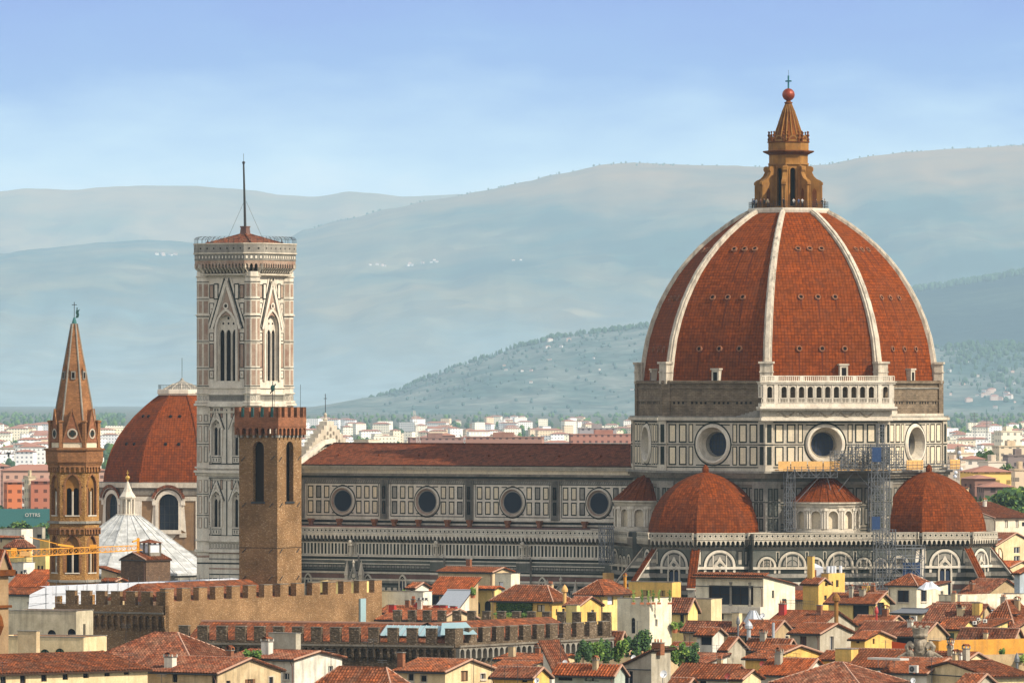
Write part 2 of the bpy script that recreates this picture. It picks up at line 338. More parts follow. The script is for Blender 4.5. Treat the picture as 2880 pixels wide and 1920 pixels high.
DEFS = {
 'marble':  lambda: stone('pale_marble', (0.62,0.55,0.43), (0.42,0.36,0.27), 0.40, 0.35),
 'marble_l':lambda: stone('clean_marble', (0.74,0.67,0.54), (0.58,0.50,0.39), 0.35, 0.5),
 'ribstone':lambda: stone('rib_marble', (0.60,0.53,0.41), (0.44,0.37,0.28), 0.9, 0.9),
 'stain': lambda: plain('water_stain', (0.10,0.025,0.010), 0.9, var=0.3),
 'marble_d':lambda: stone('soiled_marble', (0.27,0.235,0.18), (0.13,0.11,0.085), 0.55, 0.3),
 'marble_g':lambda: stone('grey_marble', (0.34,0.31,0.25), (0.18,0.165,0.14), 0.6, 0.35),
 'panel':   lambda: stone('cream_marble_panel', (0.78,0.64,0.43), (0.62,0.53,0.38), 0.25, 0.25),
 'green':   lambda: stone('dark_green_marble', (0.018,0.023,0.018), (0.045,0.048,0.04), 0.3, 0.6),
 'greenm':  lambda: stone('mid_green_marble', (0.085,0.095,0.08), (0.15,0.145,0.12), 0.5, 0.4),
 'pink':    lambda: stone('pink_marble', (0.30,0.18,0.125), (0.42,0.32,0.235), 0.3, 0.6),
 'pink_d':  lambda: stone('dull_red_marble', (0.13,0.07,0.055), (0.20,0.12,0.095), 0.5, 0.4),
 'gold':    lambda: stone('ochre_stone', (0.36,0.18,0.05), (0.20,0.09,0.024), 0.5, 0.5),
 'gold_d':  lambda: stone('dark_ochre_stone', (0.20,0.065,0.014), (0.09,0.028,0.008), 0.5, 0.6),
 'roughbrick': lambda: stone('bare_brown_masonry', (0.27,0.20,0.13), (0.15,0.11,0.07), 0.5, 0.5, blocks=(0.9,0.3,0.03,0.5)),
 'dometile': lambda: tiles('dome_tile', (0.25,0.052,0.007), (0.155,0.034,0.006), (0.175,0.044,0.010), 0.62, 0.62, 0.045, 0.0, 0.35, patch=0.12, odd=(0.75,1.22)),
 'dometile2': lambda: tiles('small_dome_tile', (0.23,0.050,0.008), (0.135,0.032,0.006), (0.15,0.040,0.011), 0.50, 0.50, 0.035, 0.0, 0.4, patch=0.2, odd=(0.68,1.28)),
 'rooftile': lambda: tiles('terracotta_roof_tile', (0.34,0.10,0.036), (0.155,0.048,0.02), (0.15,0.075,0.045), 0.44, 0.46, 0.05, 0.0, 0.5, patch=0.6),
 'rooftile_b': lambda: tiles('brown_roof_tile', (0.26,0.082,0.038), (0.12,0.040,0.022), (0.22,0.115,0.07), 0.44, 0.46, 0.05, 0.0, 0.55, patch=0.6),
 'rooftile_o': lambda: tiles('orange_roof_tile', (0.44,0.11,0.032), (0.24,0.060,0.02), (0.26,0.09,0.04), 0.44, 0.46, 0.045, 0.0, 0.4, patch=0.6),
 'navetile': lambda: tiles('nave_roof_tile', (0.25,0.066,0.024), (0.155,0.045,0.018), (0.16,0.055,0.026), 0.45, 0.6, 0.07, 0.0, 0.4, patch=0.08),
 'leadwhite': lambda: stone('white_stone_slab', (0.58,0.58,0.55), (0.44,0.44,0.41), 0.7, 0.5, blocks=(2.4,0.9,0.03,0.7), dirtcol=(0.16,0.16,0.15)),
 'plaster': lambda: stone('plaster', (1,1,1), (0.74,0.70,0.64), 0.45, 0.5, objcol=True, dirtcol=(0.13,0.11,0.085), bmp=0.15),
 'plaster_w': lambda: stone('stained_plaster', (1,1,1), (0.62,0.60,0.56), 0.65, 0.5, objcol=True, dirtcol=(0.07,0.065,0.055), bmp=0.2),
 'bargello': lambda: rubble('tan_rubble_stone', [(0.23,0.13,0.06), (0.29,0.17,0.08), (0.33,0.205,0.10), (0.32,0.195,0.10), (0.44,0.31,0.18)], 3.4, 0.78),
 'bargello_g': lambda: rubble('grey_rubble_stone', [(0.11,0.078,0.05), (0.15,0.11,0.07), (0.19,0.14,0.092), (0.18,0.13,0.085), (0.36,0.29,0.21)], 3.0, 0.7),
 'bargello_shaded': lambda: rubble('shaded_rubble_stone', [(0.20,0.115,0.055), (0.24,0.145,0.07), (0.28,0.17,0.085), (0.27,0.165,0.08), (0.42,0.31,0.19)], 3.4, 0.75),  # darker copy of the tan stone, shade painted into the colour
 'towerbrick': lambda: stone('tower_brick', (0.35,0.165,0.07), (0.23,0.105,0.045), 0.35, 0.5, blocks=(0.55,0.22,0.03,0.7)),
 'badia': lambda: rubble('ochre_tower_stone', [(0.33,0.165,0.05), (0.38,0.20,0.065), (0.43,0.245,0.085), (0.42,0.24,0.085), (0.56,0.38,0.19)], 4.0, 0.8),
 'redbrick': lambda: stone('red_brick', (0.36,0.15,0.075), (0.24,0.10,0.05), 0.35, 0.6, blocks=(0.5,0.2,0.03,0.7)),
 'brownbrick': lambda: stone('brown_brick_wall', (0.20,0.125,0.078), (0.14,0.085,0.052), 0.4, 0.8, blocks=(0.5,0.2,0.03,0.6)),
 'ridge': lambda: plain('ridge_mortar', (0.42,0.25,0.17), 0.9, var=0.35),
 'eave': lambda: plain('dark_eave_wood', (0.05,0.03,0.02), 0.9),
 'glass': lambda: plain('dark_window_glass', (0.02,0.025,0.035), 0.25),
 'glassb': lambda: plain('leaded_window_glass', (0.03,0.04,0.065), 0.35, var=0.4),
 'dark': lambda: plain('dark_interior', (0.012,0.010,0.009), 0.9),
 'void': lambda: plain('dark_wood_and_shade', (0.03,0.02,0.015), 0.9),  # dark wood; also stands in for shade in tower cores
 'wframe': lambda: plain('white_painted_wood', (0.55,0.52,0.46), 0.6),
 'shutter': lambda: plain('painted_shutter', (1,1,1), 0.7, objcol=True),
 'anypaint': lambda: plain('painted_surface', (1,1,1), 0.55, objcol=True, var=0.12),
 'ochrewall': lambda: stone('ochre_rendered_wall', (0.30,0.185,0.09), (0.21,0.125,0.065), 0.45, 0.25),
 'copperdark': lambda: plain('dark_green_bronze', (0.03,0.075,0.065), 0.6),
 'redsheet': lambda: plain('red_orange_sheet', (0.62,0.09,0.02), 0.7),
 'iron': lambda: plain('dark_iron', (0.025,0.027,0.027), 0.6, 0.3),
 'copper': lambda: plain('verdigris_copper', (0.05,0.19,0.22), 0.6),
 'copperred': lambda: plain('red_gilt_copper', (0.22,0.03,0.006), 0.45, 0.3),
 'gilt': lambda: plain('gilded_metal', (0.65,0.38,0.08), 0.35, 0.8),
 'steel': lambda: plain('galvanised_steel', (0.13,0.135,0.14), 0.55, 0.2),
 'steel_l': lambda: plain('bright_sheet_metal', (0.42,0.44,0.45), 0.4, 0.3),
 'plank': lambda: plain('scaffold_board', (0.62,0.36,0.13), 0.8, var=0.3),
 'bluenet': lambda: plain('blue_sheeting', (0.03,0.055,0.12), 0.8, var=0.4),
 'yellow': lambda: plain('yellow_paint', (0.72,0.30,0.02), 0.5),
 'sheet': lambda: plain('white_sheeting', (0.55,0.57,0.60), 0.7, var=0.15),
 'greenish': lambda: plain('green_tarpaulin', (0.05,0.15,0.14), 0.7, var=0.25),
 'bluemetal': lambda: plain('pale_blue_metal', (0.27,0.39,0.40), 0.5),
 'leaf': lambda: plain('leaf', (0.085,0.15,0.03), 0.7, var=0.6),
 'leaf2': lambda: plain('light_leaf', (0.20,0.27,0.06), 0.7, var=0.5),
 'leafd': lambda: plain('dark_leaf', (0.045,0.085,0.035), 0.7, var=0.5),
 'slopetree': lambda: plain('grove_leaf', (0.06,0.10,0.08), 0.9, var=0.4),
 'bark': lambda: plain('bark', (0.10,0.07,0.045), 0.9),
 'facade': lambda: facade('apartment_wall'),
 'farroof': lambda: plain('far_terracotta_roof', (0.34,0.17,0.12), 0.9, var=0.3),
 'red': lambda: plain('red_paint', (0.40,0.03,0.02), 0.5),
 'pot': lambda: plain('terracotta_pot', (0.42,0.15,0.07), 0.8),
 'skin': lambda: plain('skin', (0.50,0.30,0.21), 0.6),
 'carved': lambda: stone('carved_sandstone', (0.40,0.34,0.25), (0.22,0.18,0.13), 0.5, 1.5),
}
def MAT(k):
    if k not in _M: _M[k] = DEFS[k]()
    return _M[k]
# ---------------------------------------------------------------- ground, hills, haze
from mathutils import noise as mn
def gz(D):
    return 0.0 if D < 5000 else 3.0*(min(D, 20000)-5000)/15000.0
def landmat(name, cols, sc1, sc2, thr=(0.42, 0.58), low=None, top=None):
    m, t, b = _new(name); b.inputs['Roughness'].default_value = 1.0; b.inputs['Specular IOR Level'].default_value = 0.0
    f1 = rampf(t, noise(t, sc1, 8, rough=0.65), thr[0], thr[1]); f2 = rampf(t, noise(t, sc2, 6), 0.35, 0.65)
    c = mixc(t, f1, cols[0], cols[1]); c = mixc(t, f2, c, mixc(t, 1.0, c, cols[2], 'MULTIPLY'))
    v = nd(t, 'ShaderNodeTexVoronoi', Scale=sc2*1.2); tcx = t.nodes.new('ShaderNodeTexCoord'); t.links.new(tcx.outputs['Object'], v.inputs['Vector'])
    sp = t.nodes.new('ShaderNodeSeparateColor'); t.links.new(v.outputs['Color'], sp.inputs[0])
    c = mixc(t, 1.0, c, mixc(t, sp.outputs[0], (0.75,0.75,0.75), (1.3,1.3,1.3)), 'MULTIPLY')
    if low:   # pale fields on lower ground, valley haze put into their colour; woods above
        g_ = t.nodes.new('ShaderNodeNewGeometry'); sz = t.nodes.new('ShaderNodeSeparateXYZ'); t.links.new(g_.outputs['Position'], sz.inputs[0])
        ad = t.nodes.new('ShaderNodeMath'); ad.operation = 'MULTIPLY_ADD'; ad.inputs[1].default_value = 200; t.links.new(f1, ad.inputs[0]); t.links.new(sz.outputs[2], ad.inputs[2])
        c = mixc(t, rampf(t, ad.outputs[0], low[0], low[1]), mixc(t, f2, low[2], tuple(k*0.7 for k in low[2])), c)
        if top:   # bare grassy summit
            c = mixc(t, rampf(t, ad.outputs[0], top[0], top[1]), c, mixc(t, f2, top[2], tuple(k*0.8 for k in top[2])))
    t.links.new(c, b.inputs['Base Color']); return m
_M['ground'] = landmat('city_ground', [(0.16,0.15,0.13), (0.09,0.11,0.06), (0.7,0.7,0.7)], 0.01, 0.05)
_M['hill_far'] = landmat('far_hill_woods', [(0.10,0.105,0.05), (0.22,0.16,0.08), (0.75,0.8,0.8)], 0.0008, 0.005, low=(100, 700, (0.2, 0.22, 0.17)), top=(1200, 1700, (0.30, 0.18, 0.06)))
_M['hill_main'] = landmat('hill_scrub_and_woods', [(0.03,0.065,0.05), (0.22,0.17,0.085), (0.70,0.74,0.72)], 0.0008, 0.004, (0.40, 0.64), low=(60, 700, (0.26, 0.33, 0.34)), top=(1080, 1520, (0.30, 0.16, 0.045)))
_M['hill_near'] = landmat('olive_grove_slope', [(0.06,0.10,0.085), (0.17,0.18,0.15), (0.75,0.8,0.78)], 0.003, 0.025, (0.40, 0.6))
_M['hill_dark'] = landmat('pine_wood_slope', [(0.014,0.028,0.026), (0.05,0.07,0.045), (0.7,0.7,0.7)], 0.0014, 0.014, (0.52, 0.72))

g = MB(); Ds = [250,600,900,1200,1500,1900,2500,3500,5000,7000,9000,12000,16000,20000,27000,38000,60000]
for i in range(len(Ds)-1):
    for j in range(-12, 12):
        a, b_ = Ds[i], Ds[i+1]; wa, wb = max(a, 1500)*0.045, max(b_, 1500)*0.045
        g.poly([(j*wa, a, gz(a)), ((j+1)*wa, a, gz(a)), ((j+1)*wb, b_, gz(b_)), (j*wb, b_, gz(b_))], 'ground')
tag(g.build('ground', smooth=True), kind='structure')

def interp(pts, x):
    if x <= pts[0][0]: return pts[0][1]
    for (a, u), (b, v) in zip(pts, pts[1:]):
        if x <= b:
            t = (x-a)/(b-a); t = t*t*(3-2*t)*0.5+t*0.5
            return u+(v-u)*t
    return pts[-1][1]
HILLS = {}
def hill(name, D0, front, back, pts, mat, nx=360, amp=9.0, nscale=1/500.0, x0=-900, x1=3300, nf=46, seed=0.0, power=1.0):
    def crest(px):
        v = interp(pts, px/1.22449); return ZC+(HZ-v*1.22449)*D0/F
    def height(X, D):
        px = 1440+X*F/D0; zc = crest(px); zf = gz(D)-8
        t = (D-(D0-front))/front if D <= D0 else 1-(D-D0)/back
        t = max(0.0, min(1.0, t)); s = (t*t*(3-2*t)) if D > D0 else (0.35*t+0.65*t*t*(3-2*t))**power
        n = mn.fractal(Vector((X*nscale+seed, D*nscale*0.7, seed)), 0.9, 2.1, 6)
        rav = 1-abs(mn.fractal(Vector((X*nscale*1.3+seed+7, D*nscale*0.25, seed)), 0.8, 2.0, 4))*2
        edge = 4*s*(1-s)
        return zf+(zc-zf)*s+amp*(n*1.2+0.8*rav)*edge+amp*0.10*mn.fractal(Vector((X*nscale*8, D*nscale*8, seed)), 0.9, 2.0, 4)*s
    HILLS[name] = (height, D0)
    m = MB(); rows = [D0-front+front*i/nf for i in range(nf+1)]+[D0+back*i/8.0 for i in range(1, 9)]
    X = [(x0+(x1-x0)*j/nx-1440)*D0/F for j in range(nx+1)]
    H = [[height(x, D) for x in X] for D in rows]
    vs_ = [(X[j], rows[i], H[i][j]) for i in range(len(rows)) for j in range(nx+1)]
    me = bpy.data.meshes.new(name)
    me.from_pydata(vs_, [], [(i*(nx+1)+j, i*(nx+1)+j+1, (i+1)*(nx+1)+j+1, (i+1)*(nx+1)+j) for i in range(len(rows)-1) for j in range(nx)])
    me.materials.append(MAT(mat)); me.polygons.foreach_set('use_smooth', [True]*len(me.polygons))
    o = bpy.data.objects.new(name, me); COL.objects.link(o); tag(o, kind='structure'); return o
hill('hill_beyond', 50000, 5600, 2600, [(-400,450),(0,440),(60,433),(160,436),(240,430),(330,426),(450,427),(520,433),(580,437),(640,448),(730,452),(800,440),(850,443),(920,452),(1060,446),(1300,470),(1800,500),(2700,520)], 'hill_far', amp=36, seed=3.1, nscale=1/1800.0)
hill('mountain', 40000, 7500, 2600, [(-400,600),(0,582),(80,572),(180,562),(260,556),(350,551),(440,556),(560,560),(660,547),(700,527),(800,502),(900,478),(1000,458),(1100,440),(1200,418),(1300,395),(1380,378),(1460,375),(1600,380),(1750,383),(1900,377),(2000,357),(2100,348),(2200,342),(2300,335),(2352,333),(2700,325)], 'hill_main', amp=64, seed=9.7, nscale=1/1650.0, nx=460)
hill('wooded_hill', 28000, 4800, 2100, [(-400,1010),(1300,980),(1500,860),(1700,770),(1900,712),(2060,676),(2100,670),(2160,663),(2200,655),(2260,646),(2352,630),(2700,600)], 'hill_dark', amp=22, seed=5.3, nscale=1/1350.0)
hill('olive_hill', 21500, 2300, 1700, [(-400,1000),(560,990),(740,950),(800,935),(900,905),(980,870),(1060,838),(1120,820),(1200,795),(1280,775),(1350,765),(1400,760),(1490,750),(1600,742),(1750,748),(1900,770),(2050,792),(2160,800),(2260,790),(2352,796),(2700,800)], 'hill_near', amp=19, seed=1.3, nscale=1/900.0, power=1.25)

def hz_at(name, px, D):
    h, D0 = HILLS[name]; X = (px-1440)*D/F
    return X, h(X, D)
# tree line along the crests: woods nobody could count
def crest_woods(name, hname, ranges, n, hmin, hmax, spread, key, seed, cyp=0.5):
    r = random.Random(seed); m = MB(); h, D0 = HILLS[hname]
    for i in range(n):
        a, b = r.choice(ranges); px = r.uniform(a, b)*1.22449; D = D0-abs(r.gauss(0, spread)); X = (px-1440)*D0/F
        z = h(X, D)-1; H = r.uniform(hmin, hmax); cy_ = r.random() < cyp; w = H*(0.16 if cy_ else 0.5)
        if cy_: pr = [(w*0.7, z), (w, z+H*0.3), (w*0.7, z+H*0.7), (0, z+H)]
        else: pr = [(w*0.5, z), (w, z+H*0.35), (w*0.85, z+H*0.7), (w*0.3, z+H*0.95), (0, z+H)]
        m.loft(X, D, 5, r.random()*6, pr, key, cap=False)
    tag(m.build(name), kind='stuff', label='trees along the '+hname.replace('_', ' '), cat='woodland')
crest_woods('crest_trees', 'olive_hill', [(745,1000), (1000,1500), (1180,1490), (1500,2350)], 560, 8, 19, 40, 'leafd', 4, 0.6)
crest_woods('slope_trees', 'olive_hill', [(900,1500), (1500,2400)], 700, 6, 13, 900, 'slopetree', 5, 0.2)
crest_woods('pine_trees', 'wooded_hill', [(1900,2400)], 600, 16, 32, 40, 'leafd', 6, 0.7)
crest_woods('scrub_trees', 'mountain', [(700,2400)], 120, 8, 14, 100, 'leafd', 7, 0.1)
crest_woods('low_woods', 'olive_hill', [(2150,2420)], 450, 10, 22, 700, 'leafd', 8, 0.6)

# far hamlets on the slopes
fr = random.Random(21)
def far_house(px, py, D, wpx, hpx, col, lab, grp, z=None, roof=True):
    """small distant house: walls and a low hipped roof"""
    X = (px-1440)*D/F; z0 = gz(D) if z is None else z
    w_ = wpx*D/F; h = hpx*D/F; d = w_*fr.uniform(0.5, 0.9); zr = z0-3
    t = thing('distant_house', lab, 'house', (X, D, zr), fr.uniform(-0.6, 0.6), grp)
    m = MB(); m.box(-w_/2, -d/2, 0, w_/2, d/2, h+3, 'facade'); o = m.build('wall', t); o.color = col+(1,)
    if roof:
        m = MB(); e = 0.6; zz = h+3; rh = min(w_, d)*0.2; q = min(w_, d)/2
        P = [(-w_/2-e, -d/2-e, zz), (w_/2+e, -d/2-e, zz), (w_/2+e, d/2+e, zz), (-w_/2-e, d/2+e, zz)]
        A, B_ = (-w_/2+q, 0, zz+rh), (w_/2-q, 0, zz+rh)
        m.poly([P[0], P[1], B_, A], 'farroof'); m.poly([P[1], P[2], B_], 'farroof'); m.poly([P[2], P[3], A, B_], 'farroof'); m.poly([P[3], P[0], A], 'farroof')
        m.poly([P[3], P[2], P[1], P[0]], 'farroof')
        m.build('roof', t)
    return t
def on_hill(hname, px, D):
    h, D0 = HILLS[hname]; return h((px-1440)*D/F, D)
def find_hill(hname, px, py):
    h, D0 = HILLS[hname]; D = D0-10
    best = None
    while D > D0*0.6:
        z = h((px-1440)*D/F, D); p = HZ-(z-ZC)*F/D
        if p > py: return D
        D -= 50
    return D
k = 0
for (hn, x0, x1, v0, v1, n, lab, ww) in [('mountain', 838, 1010, 596, 612, 13, 'white hamlet houses high on the main mountain slope', 12), ('mountain', 345, 405, 582, 590, 5, 'pale farmhouses on the left shoulder of the mountain', 11),
        ('mountain', 1160, 1200, 597, 602, 2, 'pair of pale farmhouses mid slope on the mountain', 11), ('olive_hill', 1225, 1310, 780, 800, 4, 'pinkish villa on the crest of the olive hill', 16),
        ('olive_hill', 2215, 2352, 895, 925, 12, 'white villas on the low slope behind the right domes', 22), ('olive_hill', 2180, 2352, 830, 960, 12, 'scattered pale house on the slope right of the cathedral', 12), ('olive_hill', 1150, 1470, 800, 900, 10, 'small pale farmhouse on the olive hill', 10)]:
    for i in range(n):
        px = fr.uniform(x0, x1)*1.22449; py = fr.uniform(v0, v1)*1.22449; D = find_hill(hn, px, py)
        far_house(px, py, D, fr.uniform(0.5, 1.0)*ww, fr.uniform(4.5, 7.5)*(ww/14), fr.choice([(0.62,0.56,0.48), (0.7,0.66,0.6), (0.6,0.45,0.36)]), lab, lab.replace('house ', 'houses ') , z=on_hill(hn, px, D))

# the air: one closed even volume
hb = MB(); hb.box(-8600, -120, -12, 8600, 54000, 1590, 'dark', bottom=True)
ho = hb.build('haze'); tag(ho, kind='stuff')
hm = bpy.data.materials.new('haze_air'); hm.use_nodes = True; ht = hm.node_tree; ht.nodes.clear()
ho_ = ht.nodes.new('ShaderNodeOutputMaterial'); pv = ht.nodes.new('ShaderNodeVolumePrincipled')
pv.inputs['Color'].default_value = (0.58, 0.82, 1.0, 1); pv.inputs['Density'].default_value = 0.24e-4; pv.inputs['Anisotropy'].default_value = 0.0
ht.links.new(pv.outputs[0], ho_.inputs['Volume']); ho.data.materials.clear(); ho.data.materials.append(hm)
# ---------------------------------------------------------------- the cathedral
GAM = R(-32.9)
DX, DY = at(2217.5, 1110, 1300).x, 1300.0
duomo = thing('cathedral', 'huge marble cathedral with red tiled octagonal dome, white ribs and long nave', 'cathedral', (DX, DY, 0), GAM)
OCT = R(22.5)
# profile of the great dome (circumradius, height)
DPROF = [(27.6,58.2),(27.35,60.5),(26.95,63.2),(26.4,66.2),(25.35,69.6),(24.1,72.6),(22.6,75.4),(20.9,78.1),(18.9,80.6),(16.7,82.9),(14.3,85.0),(11.6,87.0),(9.0,88.5),(7.0,89.5)]
DPROF = [(r-0.4*(1 if r > 10 else 0.3), z) for r, z in DPROF]
def dome_faces(mb, cx, cy, prof, rot, ks, mat, n=8):
    for k in ks:
        a0, a1 = rot+2*math.pi*k/n, rot+2*math.pi*(k+1)/n; v = 0.0
        for (r0, z0), (r1, z1) in zip(prof, prof[1:]):
            ap = math.cos(math.pi/n); dv = math.hypot((r1-r0)*ap, z1-z0)
            w0, w1 = r0*math.sin(math.pi/n), r1*math.sin(math.pi/n)
            P = [(cx+r0*math.sin(a0), cy-r0*math.cos(a0), z0), (cx+r0*math.sin(a1), cy-r0*math.cos(a1), z0), (cx+r1*math.sin(a1), cy-r1*math.cos(a1), z1), (cx+r1*math.sin(a0), cy-r1*math.cos(a0), z1)]
            o = k*41.3
            mb.poly(P, mat, [(o-w0, v), (o+w0, v), (o+w1, v+dv), (o-w1, v+dv)]); v += dv
def dome_point(frac_s, z, k, rot, prof, n=8, out=0.0):
    """point on face k at height z, frac_s in -1..1 across the face; also the outward direction"""
    for (r0, z0), (r1, z1) in zip(prof, prof[1:]):
        if z0 <= z <= z1:
            r = r0+(r1-r0)*(z-z0)/(z1-z0); sl = math.atan2(r0-r1, z1-z0); break
    a = rot+2*math.pi*(k+0.5)/n; ap = r*math.cos(math.pi/n); hw = r*math.sin(math.pi/n)
    nn = Vector((math.sin(a), -math.cos(a), 0)); rr = Vector((math.cos(a), math.sin(a), 0))
    nrm = (nn*math.cos(sl)+Vector((0,0,math.sin(sl)))).normalized()
    return nn*(ap)+rr*(hw*frac_s)+Vector((0,0,z))+nrm*out, nrm, rr
m = MB(); dome_faces(m, 0, 0, DPROF, OCT, range(8), 'dometile'); dome = m.build('dome', duomo)
# ribs
def rib(k, prof, w0, w1, h, mat='ribstone'):
    m = MB(); a = OCT+math.pi/4*k; nn = Vector((math.sin(a), -math.cos(a), 0)); rr = Vector((math.cos(a), math.sin(a), 0)); n_ = len(prof)
    C = []
    for i, (r, z) in enumerate(prof):
        p0 = prof[max(i-1, 0)]; p1 = prof[min(i+1, n_-1)]; t = Vector((p1[0]-p0[0], p1[1]-p0[1])).normalized(); w = w0+(w1-w0)*i/(n_-1)
        nr = nn*t.y+Vector((0,0,-t.x)); c = nn*r+Vector((0,0,z)); C.append((c, nr, w))
    def sec(c, nr, w): return [c-rr*w/2-nr*0.9, c-rr*w/2+nr*h*0.55, c-rr*w*0.33+nr*h*0.6, c-rr*w*0.27+nr*h, c+rr*w*0.27+nr*h, c+rr*w*0.33+nr*h*0.6, c+rr*w/2+nr*h*0.55, c+rr*w/2-nr*0.9]
    # several stone blocks with fine joints between them
    for (a0, b0) in zip(C, C[1:]):
        A, B = sec(*a0), sec(*b0)
        for i in range(7): m.poly([A[i], A[i+1], B[i+1], B[i]], mat)
    A = sec(*C[0]); m.poly(A, mat)
    # pedestal
    P = [nn*27.0-rr*1.1, nn*28.5-rr*1.1, nn*28.5+rr*1.1, nn*27.0+rr*1.1]
    def blk(z0, z1, g):
        Q = [p+nn*g*(1 if i in (1,2) else 0)+rr*g*(-1 if i < 2 else 1) for i, p in enumerate(P)]
        for i in range(4):
            p, q = Q[i], Q[(i+1)%4]; m.poly([(p.x,p.y,z0), (q.x,q.y,z0), (q.x,q.y,z1), (p.x,p.y,z1)], mat)
        m.poly([(p.x,p.y,z1) for p in Q], mat)
    blk(58.0, 61.6, 0.0); blk(61.6, 62.0, 0.25); blk(60.0, 60.25, 0.12)
    return m.build('rib', dome)
for k in range(8): rib(k, DPROF, 1.65, 0.95, 0.6)
# small round air vents and the hatches near the foot of the dome
def vent(p, nrm, rr):
    m = MB(); up = nrm.cross(rr)
    if up.z < 0: up = -up
    for (r0, r1, d0, d1, mt) in ((0.34, 0.55, 0.3, 0.3, 'redbrick'), (0.55, 0.6, 0.3, -0.1, 'redbrick'), (0.0, 0.36, 0.16, 0.16, 'dark')):
        for i in range(10):
            a, b = 2*math.pi*i/10, 2*math.pi*(i+1)/10
            f = lambda r, t, d: p+rr*(r*math.cos(t))+up*(r*math.sin(t))+nrm*d
            m.poly([f(r0, a, d0), f(r1, a, d1), f(r1, b, d1), f(r0, b, d0)], mt)
    m.build('air_vent', dome)
stains = MB()
for k in (6, 7, 0, 1, 2, 5):
    for z, fr_ in ((64.3, (-0.42, 0.0, 0.42)), (73.6, (-0.36, 0.0, 0.36)), (82.4, (-0.34, 0, 0.34))):
        for f in fr_:
            p, nn, rr = dome_point(f, z, k, OCT, DPROF); vent(p, nn, rr)
            ln_ = rnd.uniform(1.5, 6.0); ln_ = min(ln_, z-59.5)
            for i in range(int(ln_/0.5)):
                za, zb = z-0.5-i*0.5, z-1.0-i*0.5; w_ = 0.17*(1-i*0.5/ln_*0.6)
                A, B = dome_point(f, za, k, OCT, DPROF, out=0.03)[0], dome_point(f, zb, k, OCT, DPROF, out=0.03)[0]; stains.poly([A-rr*w_, A+rr*w_, B+rr*w_, B-rr*w_], 'stain')
    Wl = Wall(MB(), 0, 0, OCT+math.pi/4*(k+0.5)); Wl.o = Wl.n*25.4
    s_ = {7: 0.0, 0: 3.7, 6: 0.0}.get(k, 0.6); z_ = 58.6 if k != 0 else 59.4
    Wl.box(s_-0.75, z_, s_+0.75, z_+1.9, -0.6, 0.55, 'marble'); Wl.box(s_-0.95, z_+1.9, s_+0.95, z_+2.2, -0.6, 0.7, 'marble'); Wl.quad(s_-0.42, z_, s_+0.42, z_+1.5, 0.57, 'dark')
    Wl.mb.build('roof_hatch', dome)

stains.build('water_stain', dome)
